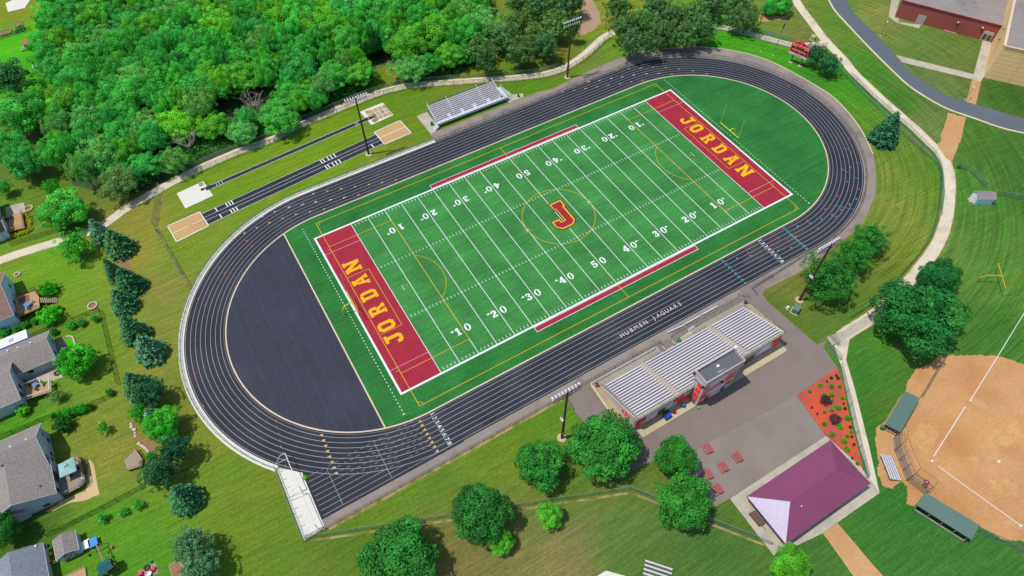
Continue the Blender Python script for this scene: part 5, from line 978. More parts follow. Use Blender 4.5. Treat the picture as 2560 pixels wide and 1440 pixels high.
# front walkways and ramps
for a_, b_2 in ((36.1, 51.1), (60.4, 76.2)): MB().box(a_, b_2, y_f + .02, -19.15, zf - .25, zf - .02).obj('front_walkway', mat('walkway_plank', alb(166, 156, 140), .85, .12, 3, stretch=(0, (3, .1, 1))), gs)
mb = MB(); mb.box(51.15, 60.3, y_f + .02, y_f + .6, .0, .25); [mb.box(60.4 + k * .38 - 3.8 + 3.8 - 3.0, 60.4 + (k + 1) * .38 - 3.0, y_f + .02, -19.4, 0, .14 * (k + 1)) for k in range(8)]; mb.obj('front_stairs', M['concrete_tan'], gs)
mb = MB()
mb.add([(34.1, -19.15, zf - .02), (36.08, -19.15, zf - .02), (36.08, -30.5, .05), (34.1, -30.5, .05)], [(0, 3, 2, 1)]); mb.box(34.1, 36.09, -19.4, -19.15, 0, zf - .03)
mb.add([(34.0, -19.15, 0), (34.0, -19.15, zf), (34.0, -30.5, .1), (34.0, -30.5, 0)], [(0, 1, 2, 3)]); mb.add([(34.1, -19.15, 0), (34.1, -19.15, zf), (34.1, -30.5, .1), (34.1, -30.5, 0)], [(3, 2, 1, 0)]); mb.add([(34.0, -19.15, zf), (34.1, -19.15, zf), (34.1, -30.5, .1), (34.0, -30.5, .1)], [(0, 3, 2, 1)])
mb.obj('access_ramp', mat('ramp_concrete', alb(184, 164, 126), .85, .08, 2), gs); mb = MB(); mb.add([(75.0, -20.65, zf - .02), (76.4, -20.65, zf - .02), (78.6, -30, .05), (77.2, -30, .05)], [(0, 3, 2, 1)]); mb.obj('access_ramp', mat('ramp_concrete', alb(184, 164, 126), .85, .08, 2), gs)
railing('ramp_railing', [(34.1, -30.3, .05), (34.1, -19.2, zf), (45, -19.2, zf), (51.0, -19.2, zf), (51.0, -20.5, zf)], .95, gs, M['whitemetal'], 1.6, (1, .5), .04)
railing('ramp_railing', [(60.5, -19.4, .2), (63.6, -19.2, zf), (76.2, -19.2, zf), (76.3, -20.6, zf), (78.6, -30, .05)], .95, gs, M['steel'], 1.6, (1, .5), .04)
MB().box(52.6, 52.85, y_f + .02, y_f + 1.3, 0, 1.3).merge(MB().box(55.2, 55.45, y_f + .02, y_f + 1.3, 0, 1.3)).obj('wing_wall', M['concrete'], gs)
# press tower
tw = thing('press_tower', 'narrow red-and-grey press tower rising behind the grandstand', 'tower', (54.8, -32.6, 0))
tx0, tx1, ty0, ty1, th = 50.2, 59.4, -33.85, -31.85, 9.6
mb = MB(); mb.box(tx0, tx1, ty0, ty1, 0, th); mb.obj('tower_wall', M['greyblock'], tw)
mb = MB(); mb.box(tx0 + .3, tx1 - .3, ty1, -30.9, 4.6, th); mb.obj('press_room', M['greyblock'], tw)
ox0, ox1, oy0, oy1, oz0, oz1 = 49.75, 59.7, -34.15, -30.75, 8.6, 10.7
mb = MB(); mb.box(ox0, ox1, oy0, oy1, oz0, oz1 - .75); mb.obj('tower_top', M['greyblock'], tw)
mb = MB(); mb.box(ox0, ox1, oy0, oy0 + .25, oz1 - .74, oz1); mb.box(ox0, ox1, oy1 - .25, oy1, oz1 - .74, oz1); mb.box(ox0, ox0 + .25, oy0 + .25, oy1 - .25, oz1 - .74, oz1); mb.box(ox1 - .25, ox1, oy0 + .25, oy1 - .25, oz1 - .74, oz1); mb.obj('parapet', M['pinktrim'], tw)
mb = MB(); mb.fill([[(ox0 + .25, oy0 + .25), (ox1 - .25, oy0 + .25), (ox1 - .25, oy1 - .25), (ox0 + .25, oy1 - .25)]], oz1 - .73); mb.obj('roof_membrane', M['roofdark'], tw)
mb = MB(); mb.box(54.2, 54.7, -32.4, -31.9, oz1 - .72, oz1 - .35); mb.tube((53.5, -33.2, oz1 - .4), (55.3, -33.4, oz1 - .5), .04); mb.tube((53.5, -33.2, oz1 - .7), (54.4, -33.5, oz1 - .4), .04); mb.obj('roof_vent', M['whitemetal'], tw)
mb = MB()   # front bands
for a, b, c, d in ((.1, 1.7, .2, 1.5), (7.0, 8.7, 2.2, 3.3), (.1, 2.3, 2.6, 3.4), (.1, 1.5, 3.4, 4.2), (.1, 2.6, 4.9, 5.5), (2.6, 5.6, 5.5, 6.1), (5.6, 8.8, 6.1, 6.7), (6.6, 8.9, 4.6, 5.6), (.1, 1.6, 6.6, 7.4), (6.4, 8.9, 7.3, 8.1), (1.6, 6.4, 7.9, 8.3), (3.0, 5.5, .2, .5), (2.5, 7, 4.3, 4.7)): mb.box(tx0 + a, tx0 + b, ty0 - .05, ty0 + .004, c, d)
mb.obj('red_block_banding', M['redblock'], tw)
mb = MB(); [mb.box(tx0 + a, tx0 + b, ty0 - .035, ty0 + .006, c, d) for a, b, c, d in ((2.0, 6.0, .7, 2.3), (1.8, 6.2, 6.4, 7.8), (2.8, 6.4, 3.0, 4.2))]; mb.obj('pale_block_panel', M['whiteblock'], tw)
mb = MB(); mb.box(tx0 + 1.9, tx0 + 3.0, ty0 - .06, ty0 + .006, 0, 2.2); mb.box(tx0 + 6.2, tx0 + 7.2, ty0 - .06, ty0 + .006, 0, 2.2); mb.obj('tower_door', M['dsteel'], tw)
mb = MB(); place_text(mb, 'JAGUARS', (tx0 + 4.2, ty0 - .04, 1.7), Matrix.Rotation(math.pi / 2, 4, 'X'), size=.8, bold=.03); mb.obj('wall_lettering', M['redblock'], tw)
mb = MB(); [mb.box(tx0 - .05, tx0 + .004, ty0 + .35, ty1 - .35, a, b) for a, b in ((2.1, 4.0), (4.3, 5.9), (6.2, 7.9))]; mb.box(tx0 - .05, tx0 + .004, ty1 - 1.0, ty1 - .1, .4, 1.6); mb.obj('side_red_panel', M['redblock'], tw)
mb = MB(); mb.box(tx0 - .04, tx0 + .006, ty0 + .5, ty1 - .5, 0, 1.9); mb.obj('side_door', M['dsteel'], tw)
for x, y, z in ((tx0 - .75, -34.0, 9.3), (ox0 - .2, -31.0, 9.9), (ox1 + .2, -34.0, 9.2), (55, ty0 - .2, 6.2), (ox0 - .2, -33.8, 8.7)): MB().box(x - .2, x + .2, y - .2, y + .2, z - .15, z + .15).obj('security_light', M['darkmetal'], tw)
mb = MB(); mb.tube((59.4, -31.2, 10.7), (59.4, -31.2, 11.7), .05); mb.tube((59.2, -31.2, 11.3), (59.8, -31.0, 11.4), .3, .35, 10); mb.obj('loudspeaker', M['whitemetal'], tw)
# benches on the apron in front of the stand
def plank_bench(p, q_, label):
    p = V3(*p); q_ = V3(*q_); t = thing('team_bench', label, 'bench', ((p + q_) / 2).to_tuple(), 'aluminium benches in front of the grandstand'); d = (q_ - p).normalized(); n = V3(-d.y, d.x, 0)
    MB().bar(p + V3(0, 0, .45), q_ + V3(0, 0, .45), .32, .05).obj('seat', BA, t); MB().bar(p + n * .32 + V3(0, 0, .75), q_ + n * .32 + V3(0, 0, .75), .06, .25).obj('backrest', BA, t)
    for k in (.1, .5, .9): m_ = MB(); b = p.lerp(q_, k); m_.bar(b + n * .3, b + n * .32 + V3(0, 0, .8), .05, .05); m_.bar(b - n * .15, b - n * .15 + V3(0, 0, .43), .05, .05); m_.bar(b - n * .25 + V3(0, 0, .03), b + n * .35 + V3(0, 0, .03), .05, .05); m_.obj('leg', M['steel'], t)
plank_bench((56.3, -16.9, 0), (60.6, -17.3, 0), 'leftmost bench, turned askew from the other two'); plank_bench((60.8, -17.2, 0), (65.2, -17.2, 0), 'middle bench of the three on the apron'); plank_bench((65.6, -17.2, 0), (70.3, -17.2, 0), 'rightmost bench of the three on the apron')
plank_bench((60.4, -18.9, 0), (62.3, -18.7, 0), 'short bench by the grandstand stairs')
# away bleachers
aw = thing('bleachers', 'raised white bleachers with maroon seats on the far side of the track', 'bleachers', (54.5, 72.8, 0)); ax0, ax1 = 44.3, 65.2; yf_, n_ = 70.6, 10; ddy = .56; z0 = .95
WM = M['whitemetal']
MB().box(44.0, 66.8, 69.45, 70.6, z0 - .08, z0).obj('walkway', WM, aw)
MB().box(44.0, 66.8, 69.42, 69.46, z0 - .1, z0 + .55).obj('front_panel', mat('pale_blue_panel', alb(214, 226, 240), .5, .04, 3), aw)
for k in range(n_):
    y = yf_ + k * ddy; z = z0 + .22 * k
    m_ = MB(); m_.box(ax0, ax1, y, y + .5, z, z + .03); m_.box(ax0, ax1, y - .03, y - .002, z - .2, z + .03); m_.obj('foot_plank', WM, aw)
    segs = [(ax0, ax1)] if k > 1 else [(44.4, 48.2), (49.0, 52.3), (53.2, 56.2), (57.4, 60.6), (61.8, 64.8)]
    for a, b in segs: MB().box(a, b, y + .40, y + .52, z + .38, z + .43).obj('seat_plank', M['maroonseat'] if 'maroonseat' in M else M.setdefault('maroonseat', mat('maroon_plank', alb(108, 34, 48), .6, .06, 3)), aw)
m_ = MB()
for xa in (50.2, 59.9):
    for k in range(n_): m_.box(xa - .35, xa + .35, yf_ + k * ddy + .02, yf_ + k * ddy + .26, z0 + .22 * k + .032, z0 + .22 * k + .14)
    m_.tube((xa, yf_ + .3, z0 + 1.2), (xa, yf_ + n_ * ddy, z0 + 3.1), .04); 
m_.obj('aisle_step', WM, aw)
yb2 = yf_ + n_ * ddy; zb2 = z0 + .22 * n_
railing('back_railing', [(ax0, yb2, zb2 - .2), (ax1, yb2, zb2 - .2)], 1.3, aw, M['steel'], 1.75, (1, .1)); railing('side_railing', [(ax0 - .05, yf_, z0), (ax0 - .05, yb2, zb2)], 1.1, aw, WM, .9, (1, .5)); railing('side_railing', [(ax1 + .05, yf_, z0), (ax1 + .05, yb2, zb2)], 1.2, aw, WM, .9, (1, .5, .75))
railing('front_railing', [(44.0, 69.45, z0), (66.8, 69.45, z0), (67.9, 69.3, z0)], 1.05, aw, M['dsteel'], 1.25, (1, .5))
m_ = MB()
for x in [44.4 + 2.3 * i for i in range(10)]:
    for k in (1, 4, 7, 9): y = yf_ + k * ddy; m_.tube((x, y, 0), (x, y, z0 + .22 * k), .05, n=5)
    m_.tube((x, yf_, .1), (x, yb2, zb2 - .3), .04, n=5)
m_.obj('support_frame', M['steel'], aw)
m_ = MB(); m_.add([(66.0, 69.6, z0 - .05), (67.2, 69.6, z0 - .05), (67.9, 76.2, .05), (66.4, 76.2, .05)], [(0, 1, 2, 3)]); m_.obj('access_ramp', mat('pale_blue_panel', (1, 1, 1)), aw); railing('ramp_railing', [(67.3, 69.5, z0), (68.0, 76.2, .05)], 1.0, aw, WM, 1.1, (1, .5)); railing('ramp_railing', [(66.1, 70.4, z0), (66.5, 76.2, .05)], 1.0, aw, WM, 1.1, (1, .5))
m_ = MB(); [m_.box(42.7 + k * .3, 43.0 + k * .3, 68.9, 70.2, .18 * k, .18 * (k + 1)) for k in range(5)]; m_.obj('stairs', M['alu'], aw)
def barrel(x, y, m, label, r=.3, h=.9, lid=True, name='litter_bin'):
    t = thing(name, label, 'litter bin', (x, y, 0)); MB().tube((x, y, .02), (x, y, h), r * .85, r, 12).obj('bin_body', m, t)
    if lid: MB().sphere((x, y, h), r * 1.02, 12, 6, .5).obj('lid', m, t)
GPl = M['green_plastic']
p = G(1296, 242); barrel(p.x, p.y, GPl, 'green bin on the concrete beside the away bleachers ramp'); p = G(1082, 308); barrel(43.2, 71.6, M['dteel'] if 'dteel' in M else M['dteal'], 'dark green bin at the left end of the away bleachers', .4, .9)
p = G(2395, 420); barrel(p.x, p.y, GPl, 'green barrel inside the fence corner at the right lawn', .4, 1.0); p = G(2204, 1072); barrel(p.x, p.y, GPl, 'green bin beside the upper dugout', .45, 1.0)
barrel(57.0, -19.9, GPl, 'green domed bin in front of the middle of the grandstand', .4, 1.0)
for x, y, z, m, l in ((35.1, -20.0, zf, M['bladeblue'], 'blue bin at the top of the left grandstand ramp'), (75.6, -20.1, zf, M['blue_plastic'], 'blue bin at the right end of the grandstand walkway')): t = thing('litter_bin', l, 'litter bin', (x, y, z)); MB().tube((x, y, z), (x, y, z + .8), .3, .35, 12).obj('bin_body', m, t); MB().tube((x, y, z + .78), (x, y, z + .84), .38, .38, 12).obj('rim', M['maroon'], t)
t = thing('cooler_cart', 'blue and black cooler cart parked behind the grandstand', 'cart', (43.6, -32.6, 0)); m_ = MB(); m_.prism([(42.9, -33.3), (44.3, -33.2), (44.4, -32.1), (43.0, -32.2)], .25, 1.2); m_.obj('cart_body', mat('cart_blue', alb(30, 80, 190), .4, .1, 3), t); MB().prism([(43.0, -32.6), (44.2, -32.5), (44.3, -31.9), (43.1, -32.0)], 1.21, 1.5).obj('canopy', M['darkmetal'], t)
for x, y in ((43.1, -33.2), (44.2, -33.1), (43.2, -32.2), (44.2, -32.1)): MB().tube((x - .06, y, .25), (x + .06, y, .25), .25, n=10).obj('wheel', M['darkmetal'], t)
barrel(45.4, -32.7, mat('dark_red_plastic', alb(110, 30, 44), .5, .05, 2), 'dark red bin beside the blue cart', .33, .9); barrel(47.9, -32.5, M['blue_plastic'], 'blue bin against the grandstand back wall', .42, 1.0); barrel(50.4, -34.4, M['lime_plastic'], 'bright green drum at the foot of the press tower', .36, .5, False)
# ------------------------------------------------------------------ scoreboard and flags
sa, sb_ = V3(148.96, 41.89, 0), V3(150.73, 36.57, 0); sd = (sb_ - sa).normalized(); sn = V3(sd.y, -sd.x, 0); 
if sn.x > 0: sn = -sn
sc_ = thing('scoreboard', 'red scoreboard with white and yellow lettering on two posts', 'scoreboard', ((sa + sb_) / 2).to_tuple())
for p_ in ((149.6, 40.6, 0), (150.5, 37.7, 0)): MB().bar(V3(*p_) + sn * 0, V3(*p_) + V3(0, 0, 6), .25, .3).obj('post', M['dsteel'], sc_); MB().tube(p_, V3(*p_) + V3(0, 0, .12), .55, n=14).obj('footing', M['stone'], sc_)
SB = Matrix(((sd.x, 0, sn.x, sa.x), (sd.y, 0, sn.y, sa.y), (0, 1, 0, 2.98), (0, 0, 0, 1)))    # board frame: x along, y up, z outward
Ls = (sb_ - sa).length
def slab(mb, pts, z0_, z1_):
    n = len(pts); mb.add([SB @ V3(x, y, z0_) for x, y in pts] + [SB @ V3(x, y, z1_) for x, y in pts], [tuple(range(n, 2 * n)), tuple(range(n - 1, -1, -1))] + [(i, (i + 1) % n, (i + 1) % n + n, i + n) for i in range(n)]); return mb
top = [(Ls, 3.75), (Ls * .8, 4.15), (Ls * .5, 4.7), (Ls * .2, 4.15), (0, 3.8)]
slab(MB(), [(0, .62), (Ls, .62)] + top, .15, .4).obj('panel', M['sbred'] if 'sbred' in M else mat('scoreboard_red', alb(186, 22, 40, .8), .6, .05, 3), sc_)
slab(MB(), [(0, 0), (Ls, 0), (Ls, .6), (0, .6)], .15, .42).obj('sponsor_strip', M['whitemetal'], sc_)
def sbtext(s, x, y, size, m, nm, bold=.02, space=1.0): b = MB(); b.merge(textmb(s, size=size, bold=bold, space=space), SB @ Matrix.Translation((x, y, .425))); b.obj(nm, m, sc_)
sbtext('JORDAN HIGH SCHOOL', Ls / 2, 3.42, .50, M['white'], 'title_lettering'); sbtext('HOME', .75, 2.85, .34, M['white'], 'lettering'); sbtext('VISITOR', Ls - .8, 2.85, .34, M['white'], 'lettering')
sbtext('DOWN TO GO / BALL ON', Ls / 2, 1.65, .36, M['white'], 'lettering'); sbtext('JORDAN JAGUARS', Ls / 2, .3, .3, M['dsteel'], 'strip_lettering'); sbtext('J', Ls / 2, 4.1, .9, M['yellow'], 'emblem', .05)
for x0, x1, y0, y1 in ((.35, 1.15, 2.1, 2.65), (Ls - 1.2, Ls - .4, 2.1, 2.65), (1.6, 2.4, 2.15, 2.8), (2.6, 3.2, 2.15, 2.8), (3.35, 4.1, 2.15, 2.8), (.9, 1.3, 1.0, 1.4), (2.0, 2.4, 1.0, 1.4), (3.6, 4.2, 1.0, 1.4)): slab(MB(), [(x0, y0), (x1, y0), (x1, y1), (x0, y1)], .4, .43).obj('display_window', M['darkmetal'], sc_)
b = MB(); [slab(b, q_, .4, .432) for q_ in ([(1.45, 2.02), (4.25, 2.02), (4.25, 2.08), (1.45, 2.08)], [(1.45, 2.88), (4.25, 2.88), (4.25, 2.94), (1.45, 2.94)], [(1.39, 2.02), (1.45, 2.02), (1.45, 2.94), (1.39, 2.94)], [(4.25, 2.02), (4.31, 2.02), (4.31, 2.94), (4.25, 2.94)])]; b.obj('clock_frame', M['yellow'], sc_)
for (x, y, h, l, m) in ((145.7, 49.25, 6.7, 'shorter flagpole, nearer the track, with a white flag', 0), (147.45, 45.9, 10.8, 'taller flagpole next to the scoreboard with the national flag', 1)):
    t = thing('flagpole', l, 'flagpole', (x, y, 0), 'flagpoles'); MB().tube((x, y, 0), (x, y, h), .07, .045, 8).obj('pole', M['steel'], t); MB().tube((x, y, 0), (x, y, .1), .3, n=12).obj('footing', M['concrete'], t); MB().sphere((x, y, h + .08), .12, 8, 5).obj('finial', M['dsteel'], t)
    f = MB(); w_, hh = (1.9, 1.2) if m == 0 else (.55, 1.9); nx = 8
    top_ = h - .2
    def P_(i, j): s_ = i / nx; return V3(x + .06 + w_ * s_ * .9, y - .35 * w_ * s_ + .12 * math.sin(s_ * 7), top_ - hh * j - .5 * s_ * w_ * (.5 if m == 0 else .2))
    nj = 7 if m else 1
    for j in range(nj):
        for i in range(nx):
            f.cur = (j % 2 if m and not (j < 4 and i < 4) else (2 if m else 0)); f.quad(P_(i, j / nj), P_(i, (j + 1) / nj), P_(i + 1, (j + 1) / nj), P_(i + 1, j / nj))
    fl = f.obj('flag', [M['maroon'], M['white'], mat('flag_blue', alb(40, 50, 110), .8, .05, 2)] if m else [mat('flag_white', alb(214, 220, 228), .8, .05, 2)], t)
    if m == 0:
        g_ = MB(); c_ = P_(4, .5); g_.quad(*[c_ + V3(.9 * a, -.315 * a, b - .25 * a) + V3(-.01, -.03, 0) for a, b in ((-.25, -.25), (.25, -.25), (.25, .25), (-.25, .25))]); o = g_.obj('flag_emblem', M['maroon'], t); 
# small lamp posts along the paths and road
def lamppost(x, y, h, label, arm, m, conc=True, name='lamp_post', grp='small lamp posts'):
    t = thing(name, label, 'lamp post', (x, y, 0), grp); MB().tube((x, y, 0), (x, y, h), .08, .05, 8).obj('pole', m, t)
    a = V3(*arm); hd = V3(x, y, h) + a
    if a.length > .1: MB().tube((x, y, h), hd, .04).obj('arm', m, t)
    l = MB(); l.sphere(hd, .28, 10, 6, .5); l.obj('lamp_head', M['whitemetal'] if conc else M['darkmetal'], t)
    if conc: MB().tube((x, y, 0), (x, y, .25), .32, n=12).obj('footing', M['stone'], t)
for (b, tp, l, conc) in (((2201, 90), (2217, 57), 'silver lamp post between the road and the brick building', 1), ((2413, 250), (2432, 220), 'silver lamp post beside the orange dirt strip', 1), ((1196, 186), (1195, 150), 'dark lamp post on the lawn before the pines', 0), ((1514, 74), (1517, 42), 'dark lamp post beside the sandy patch', 0), ((910, 228), (905, 196), 'dark lamp post at the woods edge by the path', 0)):
    p = G(*b); best = min([.1 * k for k in range(20, 80)], key=lambda h: (lambda e: (e[0] - tp[0]) ** 2 + (e[1] - tp[1]) ** 2)((lambda d: (1280 - FPX * d.x / d.z, 720 + FPX * d.y / d.z))((V3(p.x, p.y, h) - CAM) @ CR)))
    lamppost(p.x, p.y, best, l, (.5, .2, .1) if conc else (0, 0, .1), M['steel'] if conc else M['darkmetal'], conc)
# ------------------------------------------------------------------ pavilion
pv = thing('pavilion', 'open picnic pavilion with a purple hipped roof on concrete', 'pavilion', (55.6, -58.6, 0)); px0, px1, py0, py1, ze, zr = 45.0, 66.3, -63.6, -53.6, 3.0, 5.4; ra, rb = V3(49.9, -58.6, zr), V3(61.5, -58.6, zr)
A, B_, C_, D_ = V3(px0, py0, ze), V3(px1, py0, ze), V3(px1, py1, ze), V3(px0, py1, ze); dn = V3(0, 0, -.12)
m_ = MB(); m_.quad(A, B_, rb, ra); m_.quad(C_, D_, ra, rb); m_.quad(B_, C_, rb); m_.add([p + dn for p in (A, B_, C_, D_, ra, rb)], [(4, 5, 1, 0), (5, 4, 3, 2), (5, 2, 1), (4, 0, 3)])
for a, b in ((A, B_), (B_, C_), (C_, D_), (D_, A)): m_.quad(a + dn * 2, b + dn * 2, b, a)
m_.obj('roof', M['purple'], pv)
sm = mat('shiny_ribbed_metal', alb(196, 184, 204, 1.35), .6, .16, 2, stretch=(0, (.3, 9, 1)), spec=.3)
m_ = MB(); e = V3(0, 0, .01); m_.quad(D_ + e, A + e, ra + e); m_.obj('ribbed_end_panel', sm, pv)
m_ = MB(); [m_.bar(a + V3(0, 0, .02), b + V3(0, 0, .02), .12, .06) for a, b in ((ra, rb), (A, ra), (D_, ra), (B_, rb), (C_, rb))]; m_.obj('ridge_cap', M['purple'], pv)
for x in (46.2, 50.9, 55.6, 60.4, 65.1):
    for y in (-62.6, -54.6): MB().box(x - .15, x + .15, y - .15, y + .15, .03, ze).obj('column', M['darkwood'], pv)
MB().box(59.5, 64.8, -61.5, -55.6, .03, 2.8).obj('storage_room', M['tanblock'], pv)
MB().sphere((51.3, -60.2, 4.75), .14, 8, 5).obj('roof_vent', M['whitemetal'], pv)
m_ = MB(); m_.box(px0 - .02, px0 + .12, py0, py1, ze - .4, ze - .14); m_.obj('fascia', M['dsteel'], pv)
# grill table mat beside
p0, p1, p2 = G(*C(1280, 960, 3, [(1770, 980)])[0]), G(*C(1280, 960, 3, [(1812, 958)])[0]), G(*C(1280, 960, 3, [(1890, 1052)])[0]); t = thing('barbecue_grill', 'long brown barbecue grill trailer on the slab at the pavilion end', 'grill', p0.to_tuple())
q3 = p0 + (p2 - p1); m_ = MB(); m_.prism([p0, p1, p2, q3], .4, .9); m_.obj('grill_body', mat('rusty_brown', alb(112, 92, 78), .8, .2, 6), t); m_ = MB(); cc_ = (p0 + p2) / 2; [m_.tube(p + (cc_ - p) * .15, p + (cc_ - p) * .15 + V3(0, 0, .4), .05) for p in (p0, p1, p2, q3)]; m_.obj('leg', M['darkmetal'], t); m_ = MB(); e0 = (p2 + q3) / 2; m_.tube(e0 + V3(0, 0, .5), e0 + (e0 - cc_).normalized() * 1.4 + V3(0, 0, .1), .04); m_.obj('tow_bar', M['darkmetal'], t)
# picnic tables
def picnic():
    t = thing('picnic_table', 'x', 'picnic table', (0, 0, 0), 'red picnic tables on the plaza'); m_ = M['picnic']
    b = MB(); [b.box(-.38 + .16 * k, -.24 + .16 * k, -.95, .95, .70, .75) for k in range(5)]; b.obj('tabletop', m_, t)
    for s in (-1, 1): b = MB(); [b.box(s * .72 - .15 + .155 * k, s * .72 - .01 + .155 * k, -.95, .95, .42, .46) for k in range(2)]; b.obj('seat', m_, t)
    for y in (-.7, .7): b = MB(); b.bar((-.75, y, 0), (-.2, y, .7), .08, .08); b.bar((.75, y, 0), (.2, y, .7), .08, .08); b.bar((-.8, y, .38), (.8, y, .38), .06, .08); b.obj('leg', m_, t)
    return t
pt = None
for i, ((x, y), l) in enumerate((((238, 322), 'red picnic table furthest up the plaza, beside the maple shade'), ((838, 492), 'red picnic table furthest right on the plaza'), ((548, 690), 'deepest red picnic table in the middle of the five'), ((240, 838), 'red picnic table with one corner in the maple shadow'), ((442, 1130), 'faded picnic table nearest the pavilion slab'))):
    p = G(1740 + x / 8, 1080 + y / 8, .7)
    if pt is None: pt = picnic(); pt.location = (p.x, p.y, 0); pt.rotation_euler.z = R(-7 + 2 * i); pt['label'] = l
    else: dup(pt, (p.x, p.y, 0), R((-7, -4, -6, -8, -3)[i]), l)
# utility boxes
def ubox(p, s, m, l, rot=0, name='utility_box'):
    t = thing(name, l, 'utility box', (p.x, p.y, 0)); T_ = Matrix.Translation(p) @ Matrix.Rotation(rot, 4, 'Z'); MB().box(-s[0] / 2, s[0] / 2, -s[1] / 2, s[1] / 2, .12, s[2], T_).obj('cabinet', m, t); MB().box(-s[0] / 2 - .06, s[0] / 2 + .06, -s[1] / 2 - .06, s[1] / 2 + .06, s[2], s[2] + .08, T_).obj('lid', m, t); MB().box(-s[0] / 2 - .2, s[0] / 2 + .2, -s[1] / 2 - .2, s[1] / 2 + .2, 0, .12, T_).obj('pad', M['concrete'], t)
ubox(G(1987, 778), (1.7, 1.3, 1.4), M['utility'], 'green transformer cabinet on the lawn east of the grandstand', .4); ubox(G(2031, 98), (1.6, 1.2, 1.1), mat('pale_yellow_box', alb(190, 190, 120), .7, .08, 2), 'pale cabinet by the path junction near the scoreboard', .5); ubox(G(1968, 771), (.4, .4, .6), M['whitemetal'], 'tiny white pedestal beside the green transformer', .2)
ubox(G(2459, 97), (1.2, .7, .6), M['concrete'], 'white cabinet against the brick wall right of the flower bed', -1.05)
# vault pallets
g = 'pallets and padding frames on the vault slab'; q = random.Random(2)
k = 0
desc = ['pale', 'tan', 'brown', 'grey', 'cream', 'orange', 'weathered']
for i in range(5):
    for j in range(3):
        if i < 1 and j < 1: continue
        x, y = 29.7 + i * 1.32, 81.9 + j * 1.75 + (.35 if i > 0 else .6); 
        if i == 0: x += .2
        mm = [M['sand'], M['greywood'], M['wood'], M['concrete_tan']][(i * 2 + j * 3) % 4]; t = thing('pallet', '%s pallet on the vault slab, %s column from the runway, %s row' % (desc[(i * 2 + j * 3) % 7], ordw[i], ('near', 'middle', 'far')[j]), 'pallet', (x, y, .02), g)
        b = MB(); [b.box(x - .55, x + .55, y - .68 + .2 * s_, y - .56 + .2 * s_, .13, .16) for s_ in range(7)]; b.obj('slat', mm, t); b = MB(); [b.box(x - .55 + .5 * s_, x - .45 + .5 * s_, y - .68, y + .68, .02, .129) for s_ in range(3)]; b.obj('bearer', mm, t)
t = thing('pallet', 'striped wooden pallet leaning out over the near slab edge', 'pallet', (30.1, 81.6, .02), g); b = MB(); T_ = Matrix.Translation((30.2, 81.6, 0)) @ Matrix.Rotation(.25, 4, 'Z'); [b.box(-.6, .6, -.55 + .22 * s_, -.41 + .22 * s_, .22, .26, T_) for s_ in range(6)]; b.obj('slat', M['wood'], t); b = MB(); [b.box(-.6 + .55 * s_, -.5 + .55 * s_, -.55, .7, .03, .219, T_) for s_ in range(3)]; b.obj('bearer', M['darkwood'], t)
p = G(503, 462); t = thing('pallet', 'grey pallet alone on the west vault slab', 'pallet', (p.x, p.y, .02), g); b = MB(); [b.box(p.x - .5, p.x + .5, p.y - .5 + .2 * s_, p.y - .38 + .2 * s_, .13, .16) for s_ in range(6)]; b.obj('slat', M['greywood'], t); b = MB(); [b.box(p.x - .5 + .45 * s_, p.x - .4 + .45 * s_, p.y - .5, p.y + .62, .02, .129) for s_ in range(3)]; b.obj('bearer', M['greywood'], t)
b = MB(); [b.box(a0, a1, b0, b1, .024, .03) for a0, a1, b0, b1 in ((-19.6, -18.6, 79.6, 80.5),)]; struct('vault_box', b, M['darkmetal'])
# ------------------------------------------------------------------ softball
def dugout(pts, h, label, open_side):
    P_ = [V3(p[0], p[1], 0) for p in pts]; c = sum(P_, V3()) / 4; t = thing('dugout', label, 'dugout', c.to_tuple(), 'softball dugouts'); b = MB(); b.prism([p for p in P_], h, h + .12); b.obj('roof', M['greenroof'], t); Q = [c + (p - c) * .93 for p in P_]
    b = MB()
    for i in range(4):
        if i in open_side: continue
        b.bar(Q[i] + V3(0, 0, h / 2), Q[(i + 1) % 4] + V3(0, 0, h / 2), .15, h - .02)
    b.obj('wall', M['tanblock'], t)
    for i in open_side:
        a, d = Q[i], Q[(i + 1) % 4]; n = 4
        for k in range(n + 1): p = a.lerp(d, k / n); MB().tube(p, p + V3(0, 0, h), .07, n=6).obj('post', M['greywood'], t)
        b = MB(); b.bar(a + V3(0, 0, .5), d + V3(0, 0, .5), .06, .5); b.obj('kneeboard', M['concrete'], t)
    b = MB(); a, d = Q[0].lerp(Q[3], .2), Q[1].lerp(Q[2], .2); b.bar(a + (d - a) * .1 + V3(0, 0, .45), d + (a - d) * .1 + V3(0, 0, .45), .35, .06); b.obj('bench', M['greywood'], t)
dugout([(78.4, -56.7), (87.6, -53.7), (88.9, -56.4), (79.6, -59.4)], 2.3, 'upper dugout with a grey-green shingled roof', (2, 3)); dugout([(74.0, -69.9), (77.4, -78.9), (74.0, -79.9), (70.7, -70.7)], 2.3, 'lower, longer dugout with a grey-green shingled roof', (1, 2, 3))
bk = thing('backstop', 'tall pipe-and-wire backstop behind home plate', 'backstop', (75.5, -65, 0)); bp_ = [V3(79.2, -59.4, 0), V3(77.3, -61.3, 0), V3(74.5, -66.6, 0), V3(75.2, -70.0, 0)]
